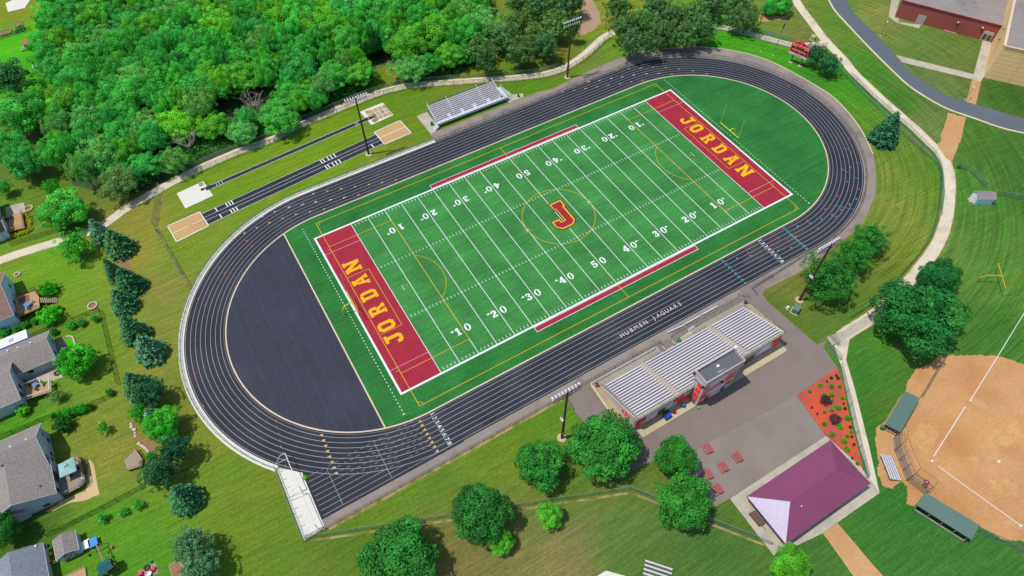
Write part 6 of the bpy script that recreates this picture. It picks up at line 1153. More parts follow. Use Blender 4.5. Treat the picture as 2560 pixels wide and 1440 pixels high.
for a, d in zip(bp_, bp_[1:]):
    n = 3 if (d - a).length > 4 else 1
    for k in range(n + 1): p = a.lerp(d, k / n); MB().tube(p, p + V3(0, 0, 3.6), .06, n=6).obj('post', M['dsteel'], bk)
    b = MB(); [b.tube(a + V3(0, 0, z), d + V3(0, 0, z), .05, n=6) for z in (.1, 1.2, 2.4, 3.6)]; b.obj('rail', M['dsteel'], bk)
    hd = V3(1.1, .25, .9); b = MB(); b.tube(a + V3(0, 0, 3.6), a + V3(0, 0, 3.6) + hd, .04); b.tube(d + V3(0, 0, 3.6), d + V3(0, 0, 3.6) + hd, .04); b.tube(a + V3(0, 0, 3.6) + hd, d + V3(0, 0, 3.6) + hd, .04); b.obj('overhang_frame', M['dsteel'], bk)
    me = bpy.data.meshes.new('wire_screen'); me.from_pydata([v - bk.location for v in (a, d, d + V3(0, 0, 3.6), a + V3(0, 0, 3.6))], [], [(0, 1, 2, 3)]); at = me.attributes.new('weave', 'FLOAT_VECTOR', 'POINT'); l_ = (d - a).length; at.data.foreach_set('vector', [0, 0, 0, l_, 0, 0, l_, 3.6, 0, 0, 3.6, 0]); me.materials.append(W_GREY); o = bpy.data.objects.new('wire_screen', me); COL.objects.link(o); o.parent = bk
pe = G(2317, 1205, 2.6); b = MB(); b.sphere((pe.x, pe.y, 2.5), .55, 12, 6, .25); b.obj('round_emblem', M['maroon'], bk); b = MB(); b.sphere((pe.x, pe.y, 2.62), .22, 10, 4, .2); b.obj('emblem_centre', M['yellow_text'], bk)
def smallbleacher(a, d, w, rows, l):
    a, d, w = V3(*a), V3(*d), V3(*w); t = thing('small_bleacher', l, 'bleachers', ((a + d + w) / 2 if False else a.lerp(d, .5) + w / 2).to_tuple(), 'small aluminium bleachers')
    for k in range(rows):
        o_ = w * (k / (rows - 1)); z = .35 + .22 * k; MB().bar(a + o_ + V3(0, 0, z), d + o_ + V3(0, 0, z), .30, .05).obj('seat_plank', BA, t)
        MB().bar(a + o_ * 1 - w.normalized() * .27 + V3(0, 0, z - .18), d + o_ - w.normalized() * .27 + V3(0, 0, z - .18), .14, .03).obj('foot_plank', mat('dull_maroon', alb(120, 70, 80), .7, .05, 3), t)
    for k in (.1, .5, .9): p = a.lerp(d, k); m_ = MB(); m_.bar(p + V3(0, 0, .05), p + w + V3(0, 0, .05), .06, .06); m_.bar(p + V3(0, 0, .1), p + w + V3(0, 0, .35 + .22 * rows - .3), .06, .06); m_.bar(p + w + V3(0, 0, 0), p + w + V3(0, 0, .22 * rows), .06, .06); m_.obj('frame', M['steel'], t)
smallbleacher((75.6, -61.6, 0), (73.3, -66.0, 0), (-1.9, 1.1, 0), 5, 'silver five-plank bleacher behind the softball backstop'); smallbleacher((22.8, -52.7, 0), (26.0, -56.4, 0), (-2.4, -2.1, 0), 5, 'silver bleacher on the lawn at the bottom edge')
# equipment shed at the right
sh = thing('equipment_shed', 'small pale shed with a grey gable roof on the right lawn', 'shed', (149, -27, 0)); ang = math.atan2(-2.6, 4.3)
T_ = Matrix.Translation((149.2, -26.6, 0)) @ Matrix.Rotation(ang, 4, 'Z'); b = MB(); b.box(-2.4, 2.0, -1.3, 1.3, 0, 2.1, T_); b.obj('wall', M['siding_blue'], sh)
b = MB(); [b.add([T_ @ V3(*p) for p in ((-2.6, s_ * 1.5, 2.0), (2.2, s_ * 1.5, 2.0), (2.2, 0, 3.0), (-2.6, 0, 3.0))], [(0, 1, 2, 3)]) for s_ in (-1, 1)]; b.obj('roof', M['shingle'], sh); b = MB(); [b.add([T_ @ V3(*p) for p in ((x, -1.3, 2.1), (x, 1.3, 2.1), (x, 0, 2.95))], [(0, 1, 2)]) for x in (-2.4, 2.0)]; b.obj('gable', M['siding_blue'], sh); b = MB(); b.box(-3.3, -2.41, -.8, .8, 0, .3, T_); b.obj('door_ramp', M['concrete'], sh); b = MB(); b.box(-2.44, -2.39, -.7, .7, .3, 1.9, T_); b.obj('door', M['whitemetal'], sh)
# ------------------------------------------------------------------ school
def wallbox(mb, a, b, c, z0_, z1_):  # parallelogram prism
    d = a + (c - b); mb.prism([a, b, c, d], z0_, z1_)
br = thing('brick_school_wing', 'red brick school wing with a gravel roof at the top right', 'building', (202, 29, 0)); HB = 5.6
A = V3(195.4, 40.6, 0); B_ = V3(209.9, 15.3, 0); ax = (B_ - A).normalized(); nn = V3(ax.y, -ax.x, 0); nn = nn if nn.x > 0 else -nn
A2, B2 = A + nn * 60, B_ + nn * 60
b = MB(); b.prism([A, B_, B2, A2], 0, HB); b.obj('brick_wall', M['brick'], br)
b = MB(); b.prism([A + ax * .3 + nn * .3, B_ - ax * .05 + nn * .3, B2, A2], HB + .01, HB + .02); b.obj('gravel_roof', M['gravel'], br)
b = MB(); b.bar(A + V3(0, 0, HB + .12), B_ + V3(0, 0, HB + .12), .45, .25); b.bar(A + nn * .23 + V3(0, 0, HB + .12), A2 + V3(0, 0, HB + .12), .45, .25); b.obj('coping', M['maroon'], br)
def onwall(a, axv, n, s0, s1, z0_, z1_, off=.03, th=.06):
    m = MB(); p = a + axv * s0 - n * off; q_ = a + axv * s1 - n * off; m.add([p + V3(0, 0, z0_), q_ + V3(0, 0, z0_), q_ + V3(0, 0, z1_), p + V3(0, 0, z1_)] + [x + n * (off + .01) for x in (p + V3(0, 0, z0_), q_ + V3(0, 0, z0_), q_ + V3(0, 0, z1_), p + V3(0, 0, z1_))], [(0, 1, 2, 3), (3, 2, 1, 0), (0, 4, 5, 1), (1, 5, 6, 2), (2, 6, 7, 3), (3, 7, 4, 0)]); return m
lb = (B_ - A).length
onwall(A, ax, nn, 6.2, 8.6, 0, 2.9, .06).obj('entry_door', mat('pale_door', alb(190, 180, 178), .6, .05, 2), br)
onwall(A, ax, nn, lb - 3.6, lb - .8, 0, 3.2, .05).obj('entry_door', M['stone'], br)
for s_ in (lb - 3.3, lb - 2.0): onwall(A, ax, nn, s_, s_ + 1.0, .3, 2.2, .08).obj('door_glass', M['glass'], br)
for s_, z in ((17.6, 3.6), (lb - 4.6, 3.9)): p = A + ax * s_ - nn * .25 + V3(0, 0, z); b = MB(); b.sphere(p, .28, 8, 6); b.obj('wall_lamp', M['whitemetal'], br); b = MB(); b.box(p.x - .12, p.x + .12, p.y - .12, p.y + .12, p.z - .9, p.z - .25); b.obj('lamp_bracket', M['darkmetal'], br)
b = MB(); p, q_ = A + ax * 15.0 - nn * .5, A + ax * 18.6 - nn * .5; b.bar(p + V3(0, 0, .15), q_ + V3(0, 0, .15), .7, .3); t = b.obj('planter_edging', M['paver']); tag(t, 'low paver edging against the brick wall', 'edging')
tb = thing('tan_school_wing', 'tall tan block gymnasium wing with seams in its walls at the right edge', 'building', (205, 5, 0)); HT = 10.6
Q0 = V3(192.85, 5.5, 0); Q1 = V3(210.3, 15.6, 0) + ax * 0; d1 = (V3(209.9, 15.4, 0) - Q0).normalized(); d2 = V3(199.2 - 192.85, -3.46 - 5.52, 0).normalized(); Q1 = Q0 + d1 * 75; Q2 = Q0 + d2 * 60
b = MB(); b.prism([Q0, Q2, Q2 + d1 * 75, Q1], 0, HT); b.obj('block_wall', M['tanblock'], tb)
b = MB(); b.prism([Q0 + d1 * .5 + d2 * .5, Q2 + d1 * .5, Q2 + d1 * 75, Q1 + d2 * .5], HT + .01, HT + .02); b.obj('gravel_roof', M['gravel'], tb)
b = MB(); b.bar(Q0 + V3(0, 0, HT + .1), Q1 + V3(0, 0, HT + .1), .5, .22); b.bar(Q0 + d2 * .26 + V3(0, 0, HT + .1), Q2 + V3(0, 0, HT + .1), .5, .22); b.obj('coping', M['curb'], tb)
n2 = V3(d2.y, -d2.x, 0); n2 = n2 if n2.dot(d1) > 0 else -n2
seam = mat('joint_line', alb(226, 200, 140), .8, .05, 2); seamd = mat('dark_joint', alb(150, 130, 96), .8, .05, 2)
b = MB(); [b.merge(onwall(Q0, d2, n2, 0, 50, z, z + .09, .02)) for z in (1.3, 2.65, 4.0, 5.3, 6.6, 7.9, 9.2)]; b.obj('horizontal_joints', seam, tb)
b = MB(); [b.merge(onwall(Q0, d2, n2, s_, s_ + .05, 0, HT, .015)) for s_ in (6.5, 13, 19.5, 26, 32)]; b.obj('vertical_joints', seamd, tb)
n1 = V3(d1.y, -d1.x, 0); n1 = n1 if n1.dot(d2) > 0 else -n1
b = MB(); [b.merge(onwall(Q0, d1, n1, 1.8 * k, 1.8 * k + .08, 0, HT, .02)) for k in range(1, 30)]; b.obj('panel_joints', seam, tb)
for s_, z in ((10.5, 6.5), (13.5, 8.2)): p = Q0 + d1 * s_ - n1 * .3 + V3(0, 0, z); MB().box(p.x - .2, p.x + .2, p.y - .2, p.y + .2, p.z - .2, p.z + .2).obj('wall_lamp', M['steel'], tb)
# ------------------------------------------------------------------ houses at the left
def house_part(t, x0, x1, y0, y1, ze, zr, ridge, wall, roof, over=.35, names=('wall', 'roof'), hip=False):
    "gabled block; ridge 'x' runs along x, 'y' along y"
    b = MB(); b.box(x0, x1, y0, y1, 0, ze)
    if ridge == 'x': ym_ = (y0 + y1) / 2; b.add([(x0, y0, ze), (x0, y1, ze), (x0, ym_, zr - .02), (x1, y0, ze), (x1, y1, ze), (x1, ym_, zr - .02)], [(0, 2, 1), (3, 4, 5)])
    else: xm = (x0 + x1) / 2; b.add([(x0, y0, ze), (x1, y0, ze), (xm, y0, zr - .02), (x0, y1, ze), (x1, y1, ze), (xm, y1, zr - .02)], [(0, 1, 2), (3, 5, 4)])
    b.obj(names[0], wall, t); b = MB(); o = over; sl = (zr - ze) / (((y1 - y0) if ridge == 'x' else (x1 - x0)) / 2); zo = ze - sl * o; th = .16
    def slabq(p): b.add([(v[0], v[1], v[2]) for v in p] + [(v[0], v[1], v[2] + th) for v in p], [(3, 2, 1, 0), (4, 5, 6, 7), (0, 1, 5, 4), (1, 2, 6, 5), (2, 3, 7, 6), (3, 0, 4, 7)])
    if ridge == 'x':
        slabq([(x0 - o, y0 - o, zo), (x1 + o, y0 - o, zo), (x1 + o, ym_, zr), (x0 - o, ym_, zr)]); slabq([(x0 - o, ym_, zr), (x1 + o, ym_, zr), (x1 + o, y1 + o, zo), (x0 - o, y1 + o, zo)])
        e = [((x0 - o, y0 - o, zo), (x1 + o, y0 - o, zo)), ((x0 - o, y1 + o, zo), (x1 + o, y1 + o, zo))]; rk = [((x1 + o, y0 - o, zo), (x1 + o, ym_, zr)), ((x1 + o, ym_, zr), (x1 + o, y1 + o, zo))]
    else:
        slabq([(x0 - o, y0 - o, zo), (xm, y0 - o, zr), (xm, y1 + o, zr), (x0 - o, y1 + o, zo)]); slabq([(xm, y0 - o, zr), (x1 + o, y0 - o, zo), (x1 + o, y1 + o, zo), (xm, y1 + o, zr)])
        e = [((x1 + o, y0 - o, zo), (x1 + o, y1 + o, zo)), ((x0 - o, y0 - o, zo), (x0 - o, y1 + o, zo))]; rk = [((x0 - o, y0 - o, zo), (xm, y0 - o, zr)), ((xm, y0 - o, zr), (x1 + o, y0 - o, zo))]
    b.obj(names[1], roof, t); b = MB(); [b.bar(V3(*a) + V3(0, 0, .06), V3(*c) + V3(0, 0, .06), .12, .14) for a, c in e + rk]; b.obj('gutter', M['trim'], t)
def window(t, face, a0, a1, z0_, z1_, pos, nm='window'):
    "face 'E' on x = pos, face 'S' on y = pos"
    if face == 'E': fb, gb = MB().box(pos, pos + .06, a0, a1, z0_, z1_), MB().box(pos + .03, pos + .075, a0 + .1, a1 - .1, z0_ + .1, z1_ - .1)
    else: fb, gb = MB().box(a0, a1, pos - .06, pos, z0_, z1_), MB().box(a0 + .1, a1 - .1, pos - .075, pos - .03, z0_ + .1, z1_ - .1)
    f = fb.obj(nm, M['trim'], t); g_ = gb.obj('pane', M['glass'], t); g_.parent = f
def vents(t, pts, m=None):
    for p in pts: MB().box(p[0] - .16, p[0] + .16, p[1] - .16, p[1] + .16, p[2] - .2, p[2] + .22).obj('roof_vent', m or M['trim'], t)
# brown-roofed house
hb = thing('house', 'pale blue house with a brown shingle roof at the left edge', 'house', (-70, 66, 0)); house_part(hb, -86, -65.6, 59.3, 72.6, 3.9, 7.0, 'x', M['siding_blue'], M['shingle_brown'])
for y, z in ((69.8, 2.3), (64.8, 1.6), (61.0, 1.8)): window(hb, 'E', y - .6, y + .6, z - .7, z + .7, -65.6)
vents(hb, [(-68.2, 68.2, 6.1)])
# top blue house
ha = thing('house', 'blue-grey house with a small brown lean-to roof at the upper left edge', 'house', (-68, 92, 0)); house_part(ha, -86, -65.3, 88.0, 101, 4.6, 7.4, 'x', M['siding_blue'], M['shingle_brown']); house_part(ha, -72, -64.2, 88.2, 93.0, 2.6, 3.8, 'x', M['siding_blue'], M['shingle_brown'], .3, ('porch_wall', 'porch_roof'))
for y in (96.5, 99): window(ha, 'E', y - .5, y + .5, 1.6, 2.9, -65.3)
# grey house in the middle
hc = thing('house', 'grey house with an L-shaped grey roof and furnished deck, left edge', 'house', (-68, 43, 0)); house_part(hc, -82, -60.0, 43.9, 51.2, 2.9, 5.0, 'x', M['siding'], M['shingle'], .4, ('wing_wall', 'wing_roof')); house_part(hc, -84, -67.4, 36.8, 47.2, 3.6, 6.0, 'x', M['siding'], M['shingle'], .4)
for y in (49.6, 46.4): window(hc, 'E', y - .5, y + .5, .8, 2.0, -60.0)
window(hc, 'S', -65.6, -64.4, 1.0, 2.2, 43.9); window(hc, 'E', 38.2, 39.4, 1.2, 2.8, -67.4); window(hc, 'E', 40.4, 41.6, 1.2, 2.8, -67.4); vents(hc, [(-62.6, 48.2, 5.0), (-65.2, 48.6, 4.7), (-67.2, 48.9, 4.6)]); vents(hc, [(-71, 41, 5.9)], M['darkmetal'])
# lowest big house
hd_ = thing('house', 'large grey house with complex grey roofs and a canopied deck', 'house', (-70, 19, 0)); house_part(hd_, -84, -64.6, 18.9, 28.0, 4.0, 6.9, 'x', M['siding'], M['shingle'], .4, ('wing_wall', 'wing_roof')); house_part(hd_, -76, -64.4, 12.6, 20.6, 3.7, 6.3, 'y', M['siding'], M['shingle'], .4); house_part(hd_, -76.5, -70.2, 12.2, 18.0, 2.9, 4.6, 'y', M['siding'], M['shingle'], .35, ('garage_wall', 'garage_roof'))
for y, z in ((26.4, 3.0), (25.8, 1.3), (22.6, 1.2), (21.2, 1.2)): window(hd_, 'E', y - .55, y + .55, z - .6, z + .6, -64.6)
window(hd_, 'E', 15.6, 18.2, .9, 3.0, -64.4); window(hd_, 'E', 13.2, 14.4, 1.2, 2.6, -64.4); window(hd_, 'S', -67.8, -66.4, .3, 1.4, 12.6); vents(hd_, [(-66, 24.2, 6.4), (-68.7, 24.1, 6.5), (-71.2, 24.0, 6.5)]); vents(hd_, [(-70.6, 21.0, 6.5), (-70.9, 18.9, 5.9), (-70.8, 16.5, 6.0), (-67.5, 13.6, 4.9), (-66, 14.5, 4.6)], M['dsteel'])
# bottom-left house
he = thing('house', 'blue-grey roofed house cut off by the bottom left corner', 'house', (-72, 0, 0)); house_part(he, -76.6, -68.5, -14, 4.3, 2.6, 4.6, 'y', M['siding'], M['shingle_blue'], .4); vents(he, [(-69, 4.3, 3.0)])
# shed beside it
sd_ = thing('garden_shed', 'grey garden shed with crossed door braces by the lowest roof', 'shed', (-64.8, 2.2, 0)); house_part(sd_, -66.5, -63.1, .6, 4.1, 2.1, 3.0, 'y', M['siding'], M['shingle'], .2)
b = MB(); [b.bar(V3(*a), V3(*c), .05, .1) for a, c in (((-65.6, .55, .2), (-64.0, .55, 1.9)), ((-65.6, .55, 1.9), (-64.0, .55, .2)), ((-65.6, .55, .2), (-65.6, .55, 1.9)), ((-64.0, .55, .2), (-64.0, .55, 1.9)), ((-65.6, .55, 1.9), (-64.0, .55, 1.9)))]; b.obj('door_brace', M['dsteel'], sd_)
# camper
cm = thing('camper_trailer', 'white-roofed camper trailer parked behind the grey house', 'camper', (-68, 53.2, 0)); b = MB(); b.box(-76, -63.9, 52.0, 54.3, .6, 2.9); b.obj('body', M['siding_blue'], cm); b = MB(); b.box(-76.1, -63.8, 51.9, 54.4, 2.91, 3.02); b.obj('roof', M['whitemetal'], cm)
b = MB(); b.box(-67.4, -66.6, 52.8, 53.4, 3.03, 3.25); b.obj('air_conditioner', M['alu'], cm)
for x in (-69, -70.2): MB().tube((x, 51.95, .4), (x, 52.2, .4), .4, n=12).obj('wheel', M['darkmetal'], cm)
# decks
def deck(name, label, pts, z, m, rails, railm, open_edges=(), th=.15, grp='garden decks'):
    P_ = [V3(p[0], p[1], 0) for p in pts]; t = thing(name, label, 'deck', (sum(P_, V3()) / len(P_)).to_tuple(), grp); b = MB(); b.prism(P_, z - th, z); b.obj('deck_floor', m, t); b = MB()
    c = sum(P_, V3()) / len(P_)
    for p in P_: w = p + (c - p) * .06; b.tube(w, w + V3(0, 0, z - th), .07, n=6)
    b.obj('support_post', M['greywood'], t)
    for i in range(len(P_)):
        if i in open_edges: continue
        a, d = P_[i] + V3(0, 0, z), P_[(i + 1) % len(P_)] + V3(0, 0, z); b = MB(); b.bar(a + V3(0, 0, 1.0), d + V3(0, 0, 1.0), .12, .05); b.bar(a + V3(0, 0, .15), d + V3(0, 0, .15), .05, .05); n = max(2, int((d - a).length / .4))
        for k in range(n + 1): p = a.lerp(d, k / n); b.bar(p, p + V3(0, 0, 1), .05, .05)
        b.obj('railing', railm, t)
    return t
dk = deck('deck', 'raised deck with brown rug and stairs behind the brown-roofed house', [tuple(G(*p, 1.6)[:2]) for p in C(0, 640, 1971 / 260, [(275, 790), (690, 640), (735, 760), (750, 985), (330, 1165)])], 1.6, M['wood'], 1, M['darkwood'], (2, 4))
st = [G(*p, .9) for p in C(0, 640, 1971 / 260, [(745, 770), (760, 880)])]; b = MB()
for k in range(9): a = G(*C(0, 640, 1971 / 260, [(775 + 36 * k, 835)])[0], 1.5 - .16 * k); b.box(a.x - .14, a.x + .14, a.y - .8, a.y + .8, a.z - .06, a.z)
b.obj('stair_treads', M['greywood'], dk)
b = MB(); r0 = G(*C(0, 640, 1971 / 260, [(455, 825)])[0], 1.62); b.box(r0.x - 1.1, r0.x + 1.1, r0.y - 1.0, r0.y + 1.0, 1.605, 1.63); tag(b.obj('rug', mat('brown_rug', alb(150, 92, 88), .95, .1, 6)), 'brown rectangular rug on the raised deck', 'rug')
dd = deck('deck', 'long deck under the teal canopy behind the largest grey house', [(-64.3, 19.6), (-61.0, 20.0), (-59.9, 18.6), (-59.9, 13.6), (-60.6, 12.9), (-63.4, 12.7), (-64.3, 13.0)], 1.0, M['greywood'], 1, M['greywood'], (0, 5, 6))
dc = deck('deck', 'furnished deck with white railings behind the middle grey house', [tuple(G(*p, 1.3)[:2]) for p in C(0, 800, 1662 / 300, [(330, 930), (575, 835), (600, 930), (640, 880), (705, 830), (715, 990), (370, 1100)])], 1.3, M['wood'], 1, M['trim'], (6, 2, 3))
dl = deck('deck', 'tan deck framed by yellow flowers behind the top house', [tuple(G(*p, .8)[:2]) for p in C(0, 460, 8, [(120, 640), (440, 560), (495, 880), (150, 960)])], .8, M['wood'], 1, M['greywood'], (0, 3))
cd_ = deck('corner_deck', 'small free-standing fan-shaped deck beside the conifer hedge', [tuple(G(*p, .5)[:2]) for p in C(0, 960, 3, [(930, 575), (1015, 490), (1070, 560), (1068, 615), (960, 650)])], .5, M['greywood'], 1, M['wood'], (0, 4))
# gazebo canopy
gz = thing('canopy_gazebo', 'pale teal square canopy on the long deck', 'gazebo', (-61.6, 16.65, 1)); b = MB(); e = 3.2; c_ = V3(-61.65, 16.7, 3.9); cs = [V3(-63.1, 15.2, e), V3(-60.2, 15.1, e), V3(-60.1, 18.1, e), V3(-63.0, 18.2, e)]
[b.quad(cs[i], cs[(i + 1) % 4], c_) for i in range(4)]; [b.quad(cs[i], cs[i] + V3(0, 0, -.25), cs[(i + 1) % 4] + V3(0, 0, -.25), cs[(i + 1) % 4]) for i in range(4)]; b.obj('canopy', M['teal'], gz)
for p in cs: w = p + (c_ - p) * .06; MB().tube((w.x, w.y, 1.0), (w.x, w.y, e), .05, n=6).obj('post', M['darkmetal'], gz)
b = MB(); b.bar((-61.9, 16.5, 3.92), (-61.3, 16.6, 3.97), .08, .04); b.bar((-61.3, 16.6, 3.97), (-61.25, 17.1, 3.9), .08, .04); b.obj('top_vent', M['dsteel'], gz)
# small garden things
def chairset(u, v, z, m, l, r_=.6, name='garden_table', chairs=3, cm_=None):
    p = G(u, v, z); t = thing(name, l, 'garden table', (p.x, p.y, z), 'garden tables'); MB().tube((p.x, p.y, z + .70), (p.x, p.y, z + .74), r_, n=16).obj('tabletop', m, t); MB().tube((p.x, p.y, z), (p.x, p.y, z + .7), .05, n=6).obj('leg', M['darkmetal'], t)
    for k in range(chairs):
        a = 6.28 * k / chairs + .5; x, y = p.x + math.cos(a) * (r_ + .4), p.y + math.sin(a) * (r_ + .4); c = thing('garden_chair', '%s chair at the %s' % (('first', 'second', 'third', 'fourth')[k], l), 'chair', (x, y, z), 'garden chairs'); T_ = Matrix.Translation((x, y, z)) @ Matrix.Rotation(a, 4, 'Z'); mm = cm_ or M['darkmetal']
        MB().box(-.24, .24, -.24, .24, .40, .45, T_).obj('seat', mm, c); MB().box(.2, .25, -.24, .24, .45, .9, T_).obj('backrest', mm, c)
        for sx in (-.2, .2):
            for sy in (-.2, .2): MB().box(sx - .02, sx + .02, sy - .02, sy + .02, 0, .4, T_).obj('leg', mm, c)
chairset(72, 765, 1.6, M['bladeblue'], 'oval glass table on the raised deck', .7, chairs=3, cm_=M['bladeblue']); chairset(91, 966, 1.3, M['bladeblue'], 'round blue table on the white-railed deck', .5, chairs=3); chairset(22, 552, .8, M['darkmetal'], 'dark table on the flower-framed deck', .5, chairs=2); chairset(190, 1181, 1.0, M['greywood'], 'table under the canopy edge on the long deck', .5, chairs=2)
p = G(202, 1208, 1.0); t = thing('sun_lounger', 'striped lounger on the corner of the long deck', 'lounger', (p.x, p.y, 1.0)); T_ = Matrix.Translation((p.x, p.y, 1)) @ Matrix.Rotation(.9, 4, 'Z'); b = MB(); [b.box(-.8 + .2 * k, -.65 + .2 * k, -.32, .32, .3, .38, T_) for k in range(8)]; b.obj('seat', M['dsteel'], t); MB().box(-.9, .9, -.38, .38, .22, .29, T_).obj('frame', M['trim'], t)
def ring(u, v, r_, m, l, nm='fire_pit', cat='fire pit', h=.3, inner=None):
    p = G(u, v); t = thing(nm, l, cat, (p.x, p.y, 0)); b = MB(); n = 14
    for k in range(n): a = 6.283 * k / n; T_ = Matrix.Translation((p.x + math.cos(a) * r_, p.y + math.sin(a) * r_, 0)) @ Matrix.Rotation(a, 4, 'Z'); b.box(-.14, .14, -r_ * .2, r_ * .2, 0, h, T_)
    b.obj('stone_ring', m, t); MB().tube((p.x, p.y, 0), (p.x, p.y, .06), r_ * .85, n=16).obj('bed', inner or M['mulch_brown'], t)
ring(232, 765, .95, M['stone'], 'round stone fire pit alone on the lawn above the black fence corner'); ring(144, 933, .55, M['darkwood'], 'dark metal fire bowl on the patio beside the bright tree'); ring(72, 522, .95, M['stone'], 'pale round stone pit at the patio of the top house'); ring(44, 687, .6, M['stone'], 'small stone ring at the house wall above the deck'); ring(188, 545, 1.0, M['stone'], 'stone ring bed around the foot of the big maple', 'tree_ring', 'edging', .2, M['mulch'])
# basketball / play things, garden beds
def playset(u, v, roofm, l, s=1.0, swing=True, rot=0.0, slide=M['alu']):
    p = G(u, v); t = thing('play_set', l, 'play set', (p.x, p.y, 0), 'garden play sets'); T_ = Matrix.Translation(p) @ Matrix.Rotation(rot, 4, 'Z') @ Matrix.Scale(s, 4)
    for x in (-.8, .8):
        for y in (-.8, .8): MB().box(x - .06, x + .06, y - .06, y + .06, 0, 2.6, T_).obj('post', M['darkwood'], t)
    MB().box(-.85, .85, -.85, .85, 1.3, 1.38, T_).obj('platform', M['darkwood'], t); b = MB(); [b.add([T_ @ V3(*q_) for q_ in ((-1, s_ * 1.0, 2.5), (1, s_ * 1.0, 2.5), (1, 0, 3.3), (-1, 0, 3.3))], [(0, 1, 2, 3)]) for s_ in (-1, 1)]; b.obj('canopy_roof', roofm, t)
    b = MB(); b.add([T_ @ V3(*q_) for q_ in ((-.85, -.3, 1.35), (-.85, .3, 1.35), (-2.6, .3, .15), (-2.6, -.3, .15))], [(0, 1, 2, 3)]); [b.bar(T_ @ V3(-.85, y, 1.45), T_ @ V3(-2.6, y, .25), .05, .15) for y in (-.3, .3)]; b.obj('slide', slide, t)
    if swing:
        b = MB(); b.bar(T_ @ V3(0, .8, 2.3), T_ @ V3(0, 4.4, 2.3), .14, .14); b.bar(T_ @ V3(0, 4.4, 2.3), T_ @ V3(1.1, 4.6, 0), .1, .1); b.bar(T_ @ V3(0, 4.4, 2.3), T_ @ V3(-1.1, 4.6, 0), .1, .1); b.bar(T_ @ V3(-.5, 4.5, 1.1), T_ @ V3(.5, 4.5, 1.1), .08, .08); b.obj('swing_beam', M['greywood'], t)
        for y in (1.8, 3.2): b = MB(); [b.tube(T_ @ V3(0, y + dy_, 2.3), T_ @ V3(.3, y + dy_, .5), .015, n=4) for dy_ in (-.2, .2)]; b.bar(T_ @ V3(.3, y - .25, .5), T_ @ V3(.3, y + .25, .5), .2, .04); b.obj('swing', M['red_plastic'] if y < 2 else M['green_plastic'], t)
playset(282, 1425, M['dteal'], 'play set with a dark teal tent roof and a swing beam, bottom left', 1.1, True, .15, M['dteal']); playset(74, 122, mat('pink_tarp', alb(226, 120, 120), .8, .05, 2), 'dark red play set with a pink canopy and white slide, top left', .95, False, .1, M['whitemetal'])
def planter(pxs, l, m, h=.35, soil=None, nm='raised_bed', cat='garden bed'):
    P_ = GW(pxs); t = thing(nm, l, cat, (sum(P_, V3()) / 4).to_tuple(), 'timber-edged beds'); b = MB(); [b.bar(P_[i] + V3(0, 0, h / 2), P_[(i + 1) % 4] + V3(0, 0, h / 2), .16, h) for i in range(4)]; b.obj('timber_edge', m, t); b = MB(); b.fill([P_], h * .6); b.obj('soil', soil or M['mulch_brown'], t)
kk = 1061 / 140
planter(C(0, 0, kk, [(15, 600), (215, 555), (225, 640), (25, 700)]), 'left raised timber bed at the top left', M['greywood']); planter(C(0, 0, kk, [(285, 440), (415, 415), (465, 590), (300, 635)]), 'right raised bed full of leafy plants at the top left', M['greywood'])
for x, y in ((330, 520), (390, 490), (370, 560), (430, 520), (320, 580)): u, v = C(0, 0, kk, [(x, y)])[0]; T(u, v, 6, .9, 'shrub', 'teal', 'leafy crop in the right raised bed at the top left', 'leafy crops in the raised bed')
planter(C(0, 1290, 2560 / 460, [(915, 835), (1190, 715), (1215, 900), (960, 960)]), 'timber-edged sand box at the bottom left', M['greywood'], .3, M['sand'], 'sand_box', 'sand box'); planter(C(0, 1290, 2560 / 460, [(2360, 690), (2480, 625), (2600, 760), (2420, 900)]), 'timber-edged planting bed beside the pale blue pines', M['wood'], .2)
planter(C(0, 0, kk, [(625, 1265), (700, 1250), (712, 1295), (640, 1315)]), 'tiny white-framed box on the lawn below the play set', M['whitemetal'], .5, M['darkmetal'], 'storage_box', 'box')
P_ = GW(C(0, 1290, 2560 / 460, [(1920, 770), (2175, 650), (2210, 800), (1950, 870)])); b = MB(); b.prism(P_, 0, .05); struct('garden_paving', b, M['paver'])
for x, y, l, m in ((1965, 815, 'left red chair on the paved garden square', M['red_plastic']), (2140, 745, 'right red chair on the paved garden square', M['red_plastic']), (2090, 815, 'white chair on the paved garden square', M['whitemetal'])):
    p = G(*C(0, 1290, 2560 / 460, [(x, y)])[0]); t = thing('garden_chair', l, 'chair', (p.x, p.y, .05), 'garden chairs'); T_ = Matrix.Translation((p.x, p.y, .05)) @ Matrix.Rotation(x, 4, 'Z'); MB().box(-.4, .4, -.35, .35, .38, .45, T_).obj('seat', m, t); MB().box(.32, .42, -.35, .35, .45, .95, T_).obj('backrest', m, t); b = MB(); [b.box(a - .03, a + .03, c - .03, c + .03, 0, .38, T_) for a in (-.3, .3) for c in (-.3, .3)]; b.obj('legs', m, t)
ring(366 + 2, 1420, .4, M['darkmetal'], 'black fire bowl on the paved garden square', 'fire_bowl', 'fire pit', .3)
for u, v, r_, m, l in ((281, 1369, .3, mat('salmon_plastic', alb(226, 110, 110), .5, .05, 2), 'salmon pink ball beside the swing beam'), (283, 1392, .22, M['green_plastic'], 'green ball under the swing'), (379, 1405, .22, M['blue_plastic'], 'blue ball beside the paved square'), (225, 1389, .2, M['darkmetal'], 'small black ball on the lawn before the shed')): b = MB(); p = G(u, v); b.sphere((p.x, p.y, r_), r_, 10, 7); tag(b.obj('play_ball', m), l, 'ball', 'play balls')
